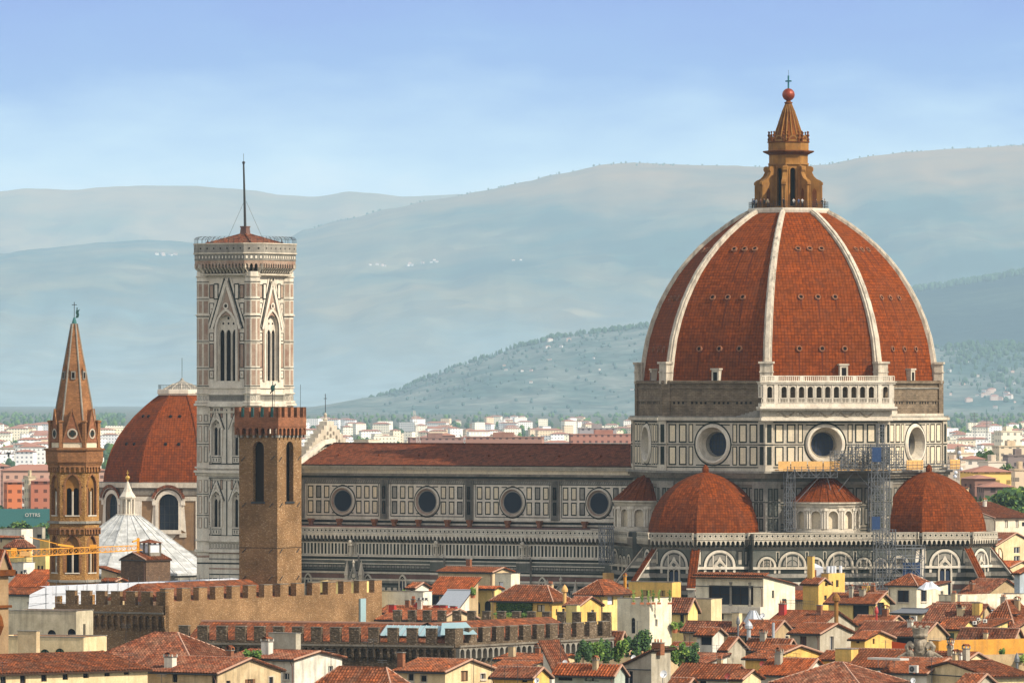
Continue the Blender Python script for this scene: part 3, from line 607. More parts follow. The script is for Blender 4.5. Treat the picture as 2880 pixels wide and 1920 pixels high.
# ---- drum
drum_m = MB()
AP = math.cos(math.pi/8)
rb = [(28.3,51.2),(28.3,58.0),(28.75,58.05),(28.75,58.5),(27.0,58.6)]
drum_m.loft(0, 0, 8, OCT, rb, 'roughbrick', cap=False)
ZU0, ZU1 = 42.3, 51.4
def face_wall(mb, k, ap): W_ = Wall(mb, 0, 0, OCT+math.pi/4*(k+0.5)); W_.o = W_.n*ap; return W_
WIN_Z, WIN_R = 47.1, 3.62
for k in range(8):
    W_ = face_wall(drum_m, k, 26.75); hw = 26.75*math.tan(math.pi/8)
    if k in (4,): W_.quad(-hw, 41, hw, ZU1, 0, 'marble'); continue
    W_.holes(-hw, hw, 41.0, ZU1, [(0, WIN_R, WIN_Z-WIN_R, WIN_Z+WIN_R, 'o')], 'marble')
    # inlaid panels in two rows
    for s_ in (-8.55, -6.35, -4.45, 4.45, 6.35, 8.55):
        w = 0.82 if abs(s_) > 5 else 0.66
        for (za, zb) in ((43.3, 46.75), (47.35, 50.75)):
            if abs(s_) < 5: W_.panel(s_-w+(0.35 if s_ > 0 else 0), za, s_+w-(0.35 if s_ < 0 else 0), zb, 0.2, 'green', 'panel', 0.035)
            else: W_.panel(s_-w, za, s_+w, zb, 0.26, 'green', 'panel', 0.035)
    for (za, zb) in ((43.3, 43.5), (50.55, 50.75)):
        W_.quad(-3.6, za-0.05, 3.6, zb-0.05, 0.03, 'green')
    W_.quad(-9.8, 51.0, 9.8, 51.25, 0.03, 'green'); W_.quad(-9.8, 42.85, 9.8, 43.05, 0.03, 'green')
    W_.quad(-9.8, 46.95, -3.75, 47.12, 0.028, 'green'); W_.quad(3.75, 46.95, 9.8, 47.12, 0.028, 'green')
    # corner pilasters
    for sg in (-1, 1):
        a0, a1 = sorted((sg*9.75, sg*(hw+0.12)))
        W_.box(a0, 41.0, a1, 51.4, 0, 0.35, 'marble')
        c = (a0+a1)/2
        for (za, zb) in ((43.4, 46.7), (47.4, 50.7)): W_.panel(c-0.42, za, c+0.42, zb, 0.5, 'green', None, 0.38)
        for (za, zb) in ((46.9, 47.15),): W_.quad(a0, za, a1, zb, 0.38, 'green')
    # cornices
    W_.box(-hw-0.45, 51.4, hw+0.45, 51.9, 0, 0.75, 'marble'); W_.box(-hw-0.35, 51.9, hw+0.35, 52.15, 0, 0.5, 'marble_g')
    W_.box(-hw-0.55, 41.9, hw+0.55, 42.3, 0, 1.3, 'marble_g'); W_.box(-hw-0.4, 41.4, hw+0.4, 41.9, 0, 0.85, 'marble_d'); W_.box(-hw-0.3, 41.0, hw+0.3, 41.4, 0, 0.5, 'marble_d')
    # bare masonry band: piers at the corners, putlog holes, ledge
    W2 = face_wall(drum_m, k, 28.3*AP); h2 = 28.3*math.sin(math.pi/8)
    if k != 0:
        for sg in (-1, 1):
            a0, a1 = sorted((sg*(h2-1.5), sg*(h2+0.1))); W2.box(a0, 52.1, a1, 58.6, 0, 0.32, 'roughbrick')
        W2.box(-h2+1.5, 57.1, h2-1.5, 57.35, 0, 0.25, 'marble_g' if k in (1,) else 'roughbrick')
        n_ = 9
        for i in range(-n_, n_+1):
            if (i*7+k) % 5 == 0: continue
            W2.quad(i*0.95-0.22, 54.35, i*0.95+0.22, 54.75, 0.03, 'dark')
        W2.box(-h2+1.5, 54.85, h2-1.5, 55.1, 0, 0.18, 'roughbrick')
    if k == 1:   # the finished stone courses reach partly along the east face
        W2.box(-h2, 52.1, -h2+4.5, 53.1, 0, 0.5, 'marble'); W2.box(-h2+4.5, 52.1, h2, 52.6, 0, 0.45, 'marble')
    if k == 7:
        for i in range(7): W2.box(h2-0.6-i*0.9, 52.1, h2-i*0.9+0.5, 53.6-i*0.22, 0, 0.45-0.02*i, 'marble_g')
drum = drum_m.build('drum', duomo)
# round windows of the drum, with their deep splayed reveals
for k in (5, 6, 7, 0, 1, 2, 3):
    m = MB(); W_ = face_wall(m, k, 26.75)
    W_.ring(0, WIN_Z, WIN_R+0.34, WIN_R+0.02, 0.03, 'green', 48); W_.ring(0, WIN_Z, WIN_R+0.05, WIN_R-0.25, 0.03, 'marble_l', 48, dd=0.35)
    W_.ring(0, WIN_Z, WIN_R-0.25, WIN_R-0.55, 0.35, 'marble_l', 48); W_.ring(0, WIN_Z, WIN_R-0.55, WIN_R-0.6, 0.35, 'marble_l', 48, dd=-0.1)
    W_.ring(0, WIN_Z, WIN_R-0.6, 2.45, -0.1, 'marble', 48, dd=-1.5); W_.ring(0, WIN_Z, 2.45, 2.3, -1.5, 'marble_l', 48, dd=-1.35); W_.ring(0, WIN_Z, 2.3, 2.1, -1.35, 'marble_g', 48, dd=-2.3)
    o = m.build('round_window', duomo)
    m = MB(); W_ = face_wall(m, k, 26.75); W_.disc(0, WIN_Z, 2.15, -2.28, 'glassb', 32)
    for i in range(-2, 3): W_.box(i*0.7-0.04, WIN_Z-math.sqrt(4.4-(i*0.7)**2), i*0.7+0.04, WIN_Z+math.sqrt(4.4-(i*0.7)**2), -2.28, -2.2, 'iron')
    for i in range(-2, 3): W_.box(-math.sqrt(4.4-(i*0.7)**2), WIN_Z+i*0.7-0.04, math.sqrt(4.4-(i*0.7)**2), WIN_Z+i*0.7+0.04, -2.28, -2.21, 'iron')
    m.build('glass', o)
# the arcaded gallery on one face
m = MB(); W_ = face_wall(m, 0, 28.55)
LX = 12.35
hs = [(i*1.62, 0.52, 55.5, 57.5, 'a') for i in range(-5, 6)]+[(s_*10.75, 0.5, 55.5, 57.5, 'a') for s_ in (-1, 1)]
W_.holes(-LX, LX, 54.9, 58.0, [], 'marble_l') if False else W_.holes(-LX, LX, 55.5, 58.0, hs, 'marble_l', 0.55)
for h in hs: W_.outline(h, 0.12, 0, 0.08, 'marble_l')
for a0 in (-LX, LX):           # returns at the ends
    sg = 1 if a0 > 0 else -1
    W3 = Wall(m, 0, 0, OCT+math.pi/8+sg*math.pi/2); W3.o = W_.o+W_.r*a0-W_.n*1.15
    W3.holes(-1.15, 1.15, 55.5, 58.0, [(0.15, 0.5, 55.5, 57.5, 'a')], 'marble_l', 0.4)
for s_ in (-11.7, -9.65, 9.65, 11.7): W_.box(s_-0.32, 54.0, s_+0.32, 58.3, 0, 0.22, 'marble_l')
for i in range(-6, 6): W_.box(i*1.62+0.81-0.09, 55.5, i*1.62+0.81+0.09, 57.9, 0, 0.14, 'marble_l')
W_.box(-LX-0.2, 57.95, LX+0.2, 58.25, -2.2, 0.35, 'marble_l'); W_.box(-LX-0.35, 58.25, LX+0.35, 58.4, -2.2, 0.5, 'marble_l')
W_.box(-LX-0.4, 53.5, LX+0.4, 53.9, -2.2, 0.75, 'marble_l'); W_.box(-LX-0.3, 53.2, LX+0.3, 53.5, -2.2, 0.5, 'marble'); W_.box(-LX, 53.9, LX, 54.5, -2.2, 0.3, 'marble_l')
W_.quad(-LX, 55.48, LX, 58.0, -1.9, 'roughbrick'); m.poly([W_.p(-LX, 54.5, 0.3), W_.p(LX, 54.5, 0.3), W_.p(LX, 54.5, -2.2), W_.p(-LX, 54.5, -2.2)], 'marble')
W_.box(-LX+0.3, 51.9, LX-0.3, 53.2, -2.2, -0.5, 'marble')       # frieze
W_.box(-LX+0.1, 51.35, LX-0.1, 51.9, -2.2, -0.3, 'marble_l')
gallery = m.build('gallery', duomo)
m = MB(); W_ = face_wall(m, 0, 28.55)
for i in range(5):                         # garlands and shells carved on the frieze
    c = (i-2)*3.7
    for j in range(9):
        t0, t1 = j/9.0, (j+1)/9.0
        f = lambda t: (c-1.25+2.5*t, 52.85-0.62*math.sin(math.pi*t))
        a, b = f(t0), f(t1); w = 0.10+0.10*math.sin(math.pi*(t0+t1)/2)
        m.tube(W_.p(a[0], a[1], -0.45), W_.p(b[0], b[1], -0.45), w, 'carved', 6)
    for dx in (-1.75,): W_.ring(c+dx, 52.6, 0.0, 0.38, -0.46, 'carved', 12); W_.ring(c+dx, 52.6, 0.1, 0.25, -0.42, 'marble_l', 12)
m.build('garland_frieze', gallery)
def balusters(name, parent, W_, a0, a1, z0, z1, d, pitch, mat='marble_l', t=0.16, posts=()):
    W_.box(a0, z1-0.16, a1, z1, d-0.15, d+0.15, mat); W_.box(a0, z0, a1, z0+0.12, d-0.15, d+0.15, mat)
    n_ = int((a1-a0)/pitch)
    for i in range(n_+1):
        c = a0+(a1-a0)*i/n_
        big = any(abs(c-p) < pitch*0.6 for p in posts)
        w = t*(2.2 if big else 1)
        W_.box(c-w/2, z0+0.12, c+w/2, z1-0.16, d-w/2, d+w/2, mat)
    return W_.mb.build(name, parent)
W_ = face_wall(MB(), 0, 28.55); balusters('balustrade', gallery, W_, -LX, LX, 58.4, 59.45, 0.1, 0.36, posts=(-11.7, -9.65, 9.65, 11.7, -4.9, 0, 4.9))
W_ = face_wall(MB(), 0, 28.55); balusters('balustrade', gallery, W_, -LX+0.1, LX-0.1, 54.55, 55.45, 0.05, 0.27, t=0.11, posts=[i*1.62+0.81 for i in range(-6, 6)])

# ---- lantern
m = MB(); LR = 3.45
m.loft(0, 0, 8, OCT, [(7.0,88.9),(7.4,89.35),(7.55,89.8),(7.55,90.15),(7.0,90.2)], 'marble_l')
for k in range(8):
    W_ = Wall(m, 0, 0, OCT+math.pi/4*(k+0.5)); W_.o = W_.n*LR*AP; hw = LR*math.sin(math.pi/8)
    h = (0, 0.52, 90.6, 97.6, 'a'); W_.holes(-hw, hw, 90.2, 99.4, [h], 'gold', 0.5); W_.outline(h, 0.22, 0, 0.12, 'gold')
    for sg in (-1, 1): W_.box(sg*hw-0.22, 90.2, sg*hw+0.22, 98.2, 0, 0.2, 'gold')
    W_.box(-hw-0.1, 98.2, hw+0.1, 98.5, 0, 0.3, 'gold')
m.loft(0, 0, 8, OCT, [(2.6,90.2),(2.6,99.0)], 'dark')
m.loft(0, 0, 8, OCT, [(3.6,98.5),(3.6,99.95),(3.8,100.1,'gold_d'),(4.6,100.45,'gold_d'),(4.75,100.58,'gold_d'),(4.75,100.75,'gold_d'),(3.75,100.85,'gold_d'),(3.75,102.2,'gold'),(3.95,102.3,'gold_d'),(3.95,102.45,'gold_d'),(3.2,102.5,'gold')], 'gold')
lantern = m.build('lantern', duomo)
for k in range(8):                    # scrolled buttresses
    a = OCT+math.pi/4*k; nn = Vector((math.sin(a), -math.cos(a), 0)); rr = Vector((math.cos(a), math.sin(a), 0)); m = MB()
    prof = [(3.1,90.2),(6.1,90.2),(6.1,94.3),(6.35,94.5),(6.35,94.9),(5.9,95.3),(5.2,95.6),(4.7,96.1),(4.35,96.8),(4.6,97.2),(4.55,97.7),(4.15,97.95),(3.75,97.9),(3.1,97.9)]
    for sgn in (-1, 1): m.poly([nn*r+rr*0.42*sgn+Vector((0,0,z)) for r, z in prof], 'gold')
    for (p, q) in zip(prof[1:], prof[2:]): m.poly([nn*p[0]-rr*0.42+Vector((0,0,p[1])), nn*p[0]+rr*0.42+Vector((0,0,p[1])), nn*q[0]+rr*0.42+Vector((0,0,q[1])), nn*q[0]-rr*0.42+Vector((0,0,q[1]))], 'gold')
    for sgn in (-1, 1):   # sunk niche and passage in the flank
        d = 0.44*sgn
        m.poly([nn*r+rr*d+Vector((0,0,z)) for r, z in ((4.5,90.4),(5.3,90.4),(5.3,93.2),(5.1,93.7),(4.9,93.85),(4.7,93.7),(4.5,93.2))], 'gold_d')
    for r in (5.85,): 
        for s_ in (-0.3, 0.3): m.tube(nn*(r+0.3)+rr*s_+Vector((0,0,90.2)), nn*(r+0.3)+rr*s_+Vector((0,0,94.3)), 0.1, 'gold', 5)
    m.build('buttress', lantern)
m = MB()                               # shell niches and pinnacles round the foot of the cone
for k in range(8):
    W_ = Wall(m, 0, 0, OCT+math.pi/4*(k+0.5)); W_.o = W_.n*3.45
    W_.fan([(-0.75, 102.4)]+[(-0.75*math.cos(math.pi*i/8), 102.8+0.55*math.sin(math.pi*i/8)) for i in range(9)]+[(0.75, 102.4)], 'gold', 0.0)
    W_.ring(0, 102.8, 0.0, 0.55, 0.03, 'gold_d', 8, 0, 180); W_.ring(0, 102.8, 0.58, 0.78, 0.06, 'gold', 8, 0, 180)
m.loft(0, 0, 16, 0, [(3.1,102.4),(2.75,103.2),(2.35,104.2),(1.75,106.0),(1.15,107.8),(0.5,109.5)], 'gold_d')
for k in range(16):
    a = math.pi/8*k; nn = Vector((math.sin(a), -math.cos(a), 0))
    pts = [(3.0,102.6),(2.4,104.2),(1.8,106.0),(1.2,107.8),(0.55,109.4)]
    for p, q in zip(pts, pts[1:]): m.tube(nn*p[0]+Vector((0,0,p[1])), nn*q[0]+Vector((0,0,q[1])), 0.13, 'gold', 5, 0.10)
m.loft(0, 0, 12, 0, [(0.5,109.4),(0.75,109.5),(0.75,109.7),(0.45,109.8),(0.42,110.0)], 'gold_d')
m.build('cone', lantern)
for k in range(8):
    for da in (-0.11, 0.11):
        a = OCT+math.pi/4*k+da; c = (3.62*math.sin(a), -3.62*math.cos(a)); m = MB()
        m.loft(c[0], c[1], 8, 0, [(0.2,102.3),(0.2,102.8),(0.3,102.9),(0.12,103.1),(0.12,103.3),(0.27,103.6),(0.1,103.85),(0.1,104.0),(0.2,104.2),(0.0,104.4)], 'gold_d', cap=False)
        m.build('pinnacle', lantern)
m = MB(); m.sphere((0,0,111.1), 1.16, 'copperred', 24, 14); m.build('ball', lantern, smooth=True)
m = MB(); m.box(-0.13,-0.09,112.1,0.13,0.09,114.6,'copper'); m.box(-0.62,-0.08,113.45,0.62,0.08,113.72,'copper'); m.tube((0,0,114.6),(0,0,115.6),0.03,'iron',5)
m.build('cross', lantern)
m = MB()                              # railing of the platform
for k in range(8):
    W_ = Wall(m, 0, 0, OCT+math.pi/4*(k+0.5)); W_.o = W_.n*7.35*AP; hw = 7.35*math.sin(math.pi/8)
    for i in range(12):
        s_ = -hw+2*hw*i/12; m.tube(W_.p(s_, 90.15), W_.p(s_, 91.35), 0.025, 'iron', 4)
    for z in (90.5, 90.95, 91.35): m.tube(W_.p(-hw, z), W_.p(hw, z), 0.03, 'iron', 4)
m.build('railing', lantern)

# ---- lower octagon and the polygonal tribunes
m = MB()
m.loft(0, 0, 8, OCT, [(28.5,0),(28.5,41.1)], 'marble_d', cap=False)
for k in (6, 7, 0, 1, 2):
    W_ = face_wall(m, k, 28.5*AP); hw = 28.5*math.sin(math.pi/8)
    W_.box(-hw-0.2, 40.4, hw+0.2, 41.05, 0, 0.35, 'greenm'); W_.box(-hw-0.3, 39.9, hw+0.3, 40.4, 0, 0.15, 'marble_g')
    for sg in (-1, 1):
        a0, a1 = sorted((sg*(hw-2.6), sg*(hw+0.2))); W_.box(a0, 20, a1, 40.4, 0, 0.5, 'marble_g')
        for (za, zb) in ((36.9, 39.2), (34.1, 36.6), (31.6, 33.8)):
            c = (a0+a1)/2; W_.panel(c-0.95, za, c-0.08, zb, 0.22, 'green', 'greenm', 0.53); W_.panel(c+0.08, za, c+0.95, zb, 0.22, 'green', 'greenm', 0.53)
        W_.quad(a0, 36.65, a1, 36.8, 0.53, 'green')
    for s_ in (-8.0, -6.4, -4.8, 4.8, 6.4, 8.0):
        for (za, zb) in ((36.3, 39.3), (32.6, 35.7)): W_.panel(s_-0.6, za, s_+0.6, zb, 0.22, 'green', 'marble_g', 0.03)
    for z in (36.0, 32.2, 31.7): W_.quad(-hw+2.6, z-0.2, hw-2.6, z, 0.03, 'green')
m.build('lower_octagon', duomo)

def balcony(mb, cx, cy, rot, n, Rr, ztop, ks, mat='marble'):
    """pierced parapet on little pointed corbel arches around a polygon"""
    ap = Rr*math.cos(math.pi/n); hw = Rr*math.sin(math.pi/n)
    for k in ks:
        W_ = Wall(mb, 0, 0, rot+2*math.pi*(k+0.5)/n); W_.o = Vector((cx, cy, 0))+W_.n*ap
        strip_balcony(mb, W_, -hw, hw, ztop, mat)
def strip_balcony(mb, W_, a0, a1, ztop, mat='marble'):
    W_.box(a0, ztop-0.15, a1, ztop, 0.6, 1.05, mat); W_.box(a0, ztop-1.0, a1, ztop-0.15, 0.75, 0.98, mat); W_.box(a0, ztop-1.18, a1, ztop-1.0, 0, 1.1, mat)
    n_ = max(2, int((a1-a0)/0.95)); st = (a1-a0)/n_
    for i in range(n_):
        c = a0+st*(i+0.5); W_.frame(c-st*0.42, ztop-0.94, c+st*0.42, ztop-0.2, 0.05, 1.0, 'greenm'); W_.disc(c, ztop-0.57, 0.2, 1.002, 'green', 8); W_.disc(c, ztop-0.57, 0.09, 1.01, 'dark', 6)
    nb = max(2, int((a1-a0)/0.85)); st = (a1-a0)/nb
    for i in range(nb):
        c = a0+st*(i+0.5); zt = ztop-1.42
        W_.holes(c-st/2, c+st/2, zt-0.72, ztop-1.18, [(c, st*0.36, zt-0.72, zt, 'p')], mat, 0.2, d=0.97)
    for i in range(nb+1):
        c = a0+st*i; t = st*0.12
        pr = [(0.97, ztop-2.1), (0.7, ztop-2.35), (0.3, ztop-2.6), (0.0, ztop-2.75), (0.0, ztop-1.2), (0.97, ztop-1.2)]
        for sg in (-1, 1): mb.poly([W_.p(c+sg*t, z, d) for d, z in pr], 'marble_d')
        for p, q in zip(pr[:3], pr[1:4]): mb.poly([W_.p(c-t, p[1], p[0]), W_.p(c+t, p[1], p[0]), W_.p(c+t, q[1], q[0]), W_.p(c-t, q[1], q[0])], 'marble_g')
    W_.quad(a0, ztop-2.5, a1, ztop-1.2, 0.02, 'green'); W_.quad(a0, ztop-2.95, a1, ztop-2.5, 0.02, 'marble_d')
def bands(W_, a0, a1, rows, d=0.03):
    for z0, z1, mt in rows: W_.quad(a0, z0, a1, z1, d, mt)
LOWROWS = [(24.8, 25.25, 'marble_l'), (24.1, 24.8, 'green'), (23.3, 24.0, 'marble_g'), (22.6, 23.3, 'green'), (22.0, 22.5, 'marble_l'), (21.1, 21.9, 'pink_d'), (20.3, 21.0, 'marble_g'), (19.7, 20.3, 'green'), (19.1, 19.6, 'marble_l'), (18.1, 19.0, 'pink_d'), (17.4, 18.0, 'marble_g'), (16.8, 17.4, 'green')]
def arch_bay(W_, c, r, zs, window=True, mat='marble', wide=0.45):
    """blind round arch with inlay and a pointed window below"""
    m = W_.mb
    W_.ring(c, zs, r, r+wide, 0.10, mat, 20, 0, 180); W_.ring(c, zs, r+wide, r+wide+0.001, 0.10, mat, 20, 0, 180, dd=0.0)
    W_.ring(c, zs, r+wide, r+wide+0.22, 0.05, 'green', 20, 0, 180)
    for sg in (-1, 1):
        a0, a1 = sorted((c+sg*r, c+sg*(r+wide))); W_.box(a0, zs-1.3, a1, zs, 0, 0.10, mat)
    W_.ring(c, zs, 0, r, 0.02, 'marble_g', 20, 0, 180); W_.ring(c, zs, r*0.86, r*0.93, 0.04, 'green', 20, 0, 180); W_.ring(c, zs, r*0.44, r*0.50, 0.04, 'green', 16, 0, 180)
    for sg in (-1, 1): W_.box(c+sg*r*0.5-0.09, zs-0.2, c+sg*r*0.5+0.09, zs+r*0.8, 0, 0.12, mat)
    W_.quad(c-r*0.9, zs-0.15, c+r*0.9, zs, 0.04, 'green')
    if window:
        # crocketed gable over the window
        ww = r*0.42
        m.poly([W_.p(c-ww*1.5, zs-0.4, 0.14), W_.p(c+ww*1.5, zs-0.4, 0.14), W_.p(c+ww*0.5, zs+r*0.35, 0.14), W_.p(c, zs+r*0.72, 0.14), W_.p(c-ww*0.5, zs+r*0.35, 0.14)], mat)
        W_.ring(c, zs+r*0.12, 0.0, ww*0.42, 0.16, 'greenm', 12)
def gothic_window(parent, cx, cy, ang, off, c, hw, zb, zt):
    m = MB(); W_ = Wall(m, 0, 0, ang); W_.o = Vector((cx, cy, 0))+W_.n*off
    h = (c, hw, zb, zt, 'p'); W_.outline(h, 0.32, 0, 0.28, 'marble'); 
    A, zs = W_.curve(h); W_.fan([(c-hw, zb), (c+hw, zb)]+list(reversed(A)), 'dark', 0.05)
    W_.box(c-0.09, zb, c+0.09, zs+0.2, 0.05, 0.2, 'marble')
    for sg in (-1, 1): W_.ring(c+sg*hw*0.5, zs-0.1, hw*0.42, hw*0.5, 0.15, 'marble', 10, 0, 180)
    W_.ring(c, zs+hw*0.55, hw*0.28, hw*0.4, 0.15, 'marble', 12)
    o = m.build('gothic_window', parent)
    m = MB(); W_ = Wall(m, 0, 0, ang); W_.o = Vector((cx, cy, 0))+W_.n*off; W_.quad(c-hw*0.86, zb+0.1, c-0.1, zs-0.1, 0.08, 'glassb'); W_.quad(c+0.1, zb+0.1, c+hw*0.86, zs-0.1, 0.08, 'glassb'); m.build('glass', o)

TR = 10.5
def tribune(ang, rho, redtops=True):
    """five-sided chapel wing with a red half dome, ang is its local direction"""
    cx, cy = rho*math.sin(ang), -rho*math.cos(ang); rot = ang+OCT
    prof = [(TR,31.2),(TR*0.985,32.6),(TR*0.94,34.3),(TR*0.87,36.0),(TR*0.77,37.6),(TR*0.64,39.0),(TR*0.49,40.2),(TR*0.32,41.15),(TR*0.16,41.75),(0.45,42.1)]
    m = MB(); m.loft(cx, cy, 8, rot, [(11.6,0),(11.6,30.6),(10.6,31.2)], 'greenm', cap=True)
    hw = 11.6*math.sin(math.pi/8); ap = 11.6*AP
    ks = range(-4, 3) 
    balcony(m, cx, cy, rot, 8, 11.6, 31.35, range(8))
    spots = []
    for k in range(8):
        W_ = Wall(m, 0, 0, rot+math.pi/4*(k+0.5)); W_.o = Vector((cx, cy, 0))+W_.n*ap
        if math.cos(W_.n.angle(Vector((math.sin(ang), -math.cos(ang), 0)))) < -0.5: continue
        bands(W_, -hw, hw, LOWROWS); arch_bay(W_, 0, 2.45, 25.4, mat='marble_l'); W_.box(-hw, 24.85, hw, 25.3, 0, 0.3, 'marble_l')
        for sg in (-1, 1):
            c = sg*3.75; W_.panel(c-0.42, 25.6, c+0.42, 28.1, 0.12, 'green', 'marble', 0.03)
        for s_ in (-3.6, -2.6, 2.6, 3.6):
            W_.panel(s_-0.45, 10.0, s_+0.45, 14.8, 0.1, 'green', 'marble', 0.03); W_.quad(s_-0.16, 10.7, s_+0.16, 14.0, 0.05, 'green')
        spots.append(rot+math.pi/4*(k+0.5))
    tr = m.build('tribune', duomo)
    m = MB(); dome_faces(m, cx, cy, prof, rot, range(8), 'dometile2'); m.loft(cx, cy, 8, 0, [(0.5,42.0),(0.62,42.3),(0.62,42.7),(0.4,43.2),(0.0,43.45)], 'dometile2', cap=False); m.build('half_dome', tr)
    for a in spots: gothic_window(tr, cx, cy, a, ap, 0, 1.0, 13.0, 26.0)
    for k in range(-2, 2) if True else []:
        pass
    for k in (-3, -2, -1, 0):             # sloping buttresses at the corners
        a = rot+math.pi/4*k; nn = Vector((math.sin(a), -math.cos(a), 0)); rr = Vector((math.cos(a), math.sin(a), 0)); c0 = Vector((cx, cy, 0)); m = MB(); t = 0.62
        z0, z1, r0, r1 = 28.3, 21.8, 11.3, 16.6
        P = [c0+nn*r0+Vector((0,0,z0)), c0+nn*r1+Vector((0,0,z1)), c0+nn*r1, c0+nn*r0]
        for sg in (-1, 1): m.poly([p+rr*t*sg for p in P], 'marble_g')
        for z, zz, mt in [q for q in LOWROWS if q[0] > 15]+[(26.0,26.6,'marble')]:
            for sg in (-1, 1):
                re0, re1 = r0+(r1-r0)*(z0-0.5-z)/(z0-z1), r0+(r1-r0)*(z0-0.5-zz)/(z0-z1)
                m.poly([c0+nn*r0+rr*(t+0.03)*sg+Vector((0,0,z)), c0+nn*min(re0, r1)+rr*(t+0.03)*sg+Vector((0,0,z)), c0+nn*max(min(re1, r1), r0)+rr*(t+0.03)*sg+Vector((0,0,zz)), c0+nn*r0+rr*(t+0.03)*sg+Vector((0,0,zz))], mt)
        m.poly([P[1]-rr*t, P[1]+rr*t, P[2]+rr*t, P[2]-rr*t], 'marble_g')
        bt = m.build('buttress', tr)
        m = MB(); mat = 'dometile2' if not (ang > 1 and k == -2) else 'marble_l'
        u = Vector((0,0,0.28)); e = 0.2
        q0, q1 = P[0]-nn*0.0, P[1]+nn*0.25-Vector((0,0,0.45))
        A = [q0-rr*(t+e), q0+rr*(t+e), q1+rr*(t+e), q1-rr*(t+e)]; B = [p+u for p in A]
        m.poly([B[0], B[1], q1+rr*(t+e)+u, q1-rr*(t+e)+u], mat)
        for i in range(4): m.poly([A[i], A[(i+1)%4], B[(i+1)%4], B[i]], 'marble_l' if mat != 'marble_l' else 'green')
        if mat != 'marble_l':
            for s_ in (-0.5, 0.0, 0.5): m.beam(q0+rr*s_+u*1.2, q1+rr*s_+u*1.2, 0.16, 0.14, 'dometile2')
        else: m.beam(q0+u*1.1, q1+u*1.1, 0.3, 0.1, 'green')
        m.build('sloping_roof', bt)
    return tr
tribune(0.0, 29.3); tribune(math.pi/2, 29.6); tribune(math.pi, 29.3)

def exedra(ang, rho=26.4):
    """small half-round shrine with niches and a conical roof"""
    cx, cy = rho*math.sin(ang), -rho*math.cos(ang); n = 24; Rr = 6.2; m = MB()
    m.loft(cx, cy, n, math.pi/24, [(Rr+0.25,28),(Rr+0.25,31.6),(Rr,31.7),(Rr,32.0),(Rr-0.25,32.0)], 'marble'); 
    nf = 12; apx = Rr*math.cos(math.pi/nf); hw = Rr*math.sin(math.pi/nf)
    for k in range(nf):
        a = ang+2*math.pi*k/nf+math.pi/nf*0
        W_ = Wall(m, 0, 0, a); W_.o = Vector((cx, cy, 0))+W_.n*apx
        if math.cos(a-ang) < -0.3: continue
        h = (0, 0.88, 32.0, 35.2, 'a'); W_.holes(-hw, hw, 31.9, 36.0, [h], 'marble', 0.7); W_.quad(-hw, 31.9, hw, 35.4, -0.7, 'panel'); W_.outline(h, 0.2, 0, 0.1, 'marble_l')
        for s_ in (-hw+0.05, -hw+0.42, hw-0.42, hw-0.05): m.tube(W_.p(s_, 32.0, 0.08), W_.p(s_, 35.3, 0.08), 0.12, 'marble_l', 6)
        for s_ in (-hw+0.23, hw-0.23): W_.box(s_-0.42, 35.2, s_+0.42, 35.65, 0, 0.3, 'marble_l')
    m.loft(cx, cy, n, math.pi/24, [(Rr+0.1,35.9),(Rr+0.2,36.3),(Rr+0.55,36.5),(Rr+0.55,36.75),(Rr,36.8)], 'marble')
    ex = m.build('exedra', duomo)
    m = MB(); m.loft(cx, cy, n, math.pi/24, [(Rr+0.5,36.72),(Rr*0.8,38.1),(Rr*0.55,39.6),(Rr*0.3,40.8),(0.3,41.7)], 'dometile2')
    for k in range(n):
        a = math.pi/24+2*math.pi*k/n; d = Vector((math.sin(a), -math.cos(a), 0)); c = Vector((cx, cy, 0))
        for p, q in (((Rr+0.4,36.8),(Rr*0.8,38.18)), ((Rr*0.8,38.18),(Rr*0.55,39.68)), ((Rr*0.55,39.68),(Rr*0.3,40.88))): m.tube(c+d*p[0]+Vector((0,0,p[1])), c+d*q[0]+Vector((0,0,q[1])), 0.09, 'dometile2', 4)
    m.build('conical_roof', ex)
for a in (math.pi/4, -math.pi/4, 3*math.pi/4): exedra(a)

# ---- wall between the tribunes, under the exedrae
def link_wall(ang):
    m = MB(); W_ = Wall(m, 0, 0, ang); W_.o = W_.n*32.9; hw = 15.0
    W_.box(-hw, 0, hw, 31.2, -14, 0, 'greenm'); strip_balcony(m, W_, -hw, hw, 31.35)
    bands(W_, -hw, hw, LOWROWS); W_.box(-hw, 24.8, hw, 25.25, 0, 0.3, 'marble')
    for c, r in ((-12.4, 1.3), (-7.7, 2.2), (-3.4, 1.2), (1.05, 2.2), (5.5, 1.1), (8.6, 1.0), (12.2, 1.4)):
        arch_bay(W_, c, r, 25.4, False, 'marble', 0.4)
        W_.ring(c, 25.4, 0, r*0.82, 0.03, 'marble_g' if r > 2 else 'marble_d', 16, 0, 180); W_.box(c-0.1, 25.3, c+0.1, 25.4+r*0.8, 0, 0.08, 'greenm')
        W_.ring(c, 25.4, r*0.8, r*0.87, 0.05, 'green', 16, 0, 180)
    for s_ in (-10.4, -5.0, -1.7, 3.9, 7.1, 10.2): W_.panel(s_-0.3, 25.7, s_+0.3, 28.0, 0.1, 'marble', 'green', 0.04)
    lw = m.build('sacristy_wall', duomo)
    o = W_.o
    for c in (-4.4, 0.9, 6.0): gothic_window(lw, 0, 0, ang, 32.9, c, 0.35, 14.5, 18.3)
link_wall(math.pi/4); link_wall(-math.pi/4)

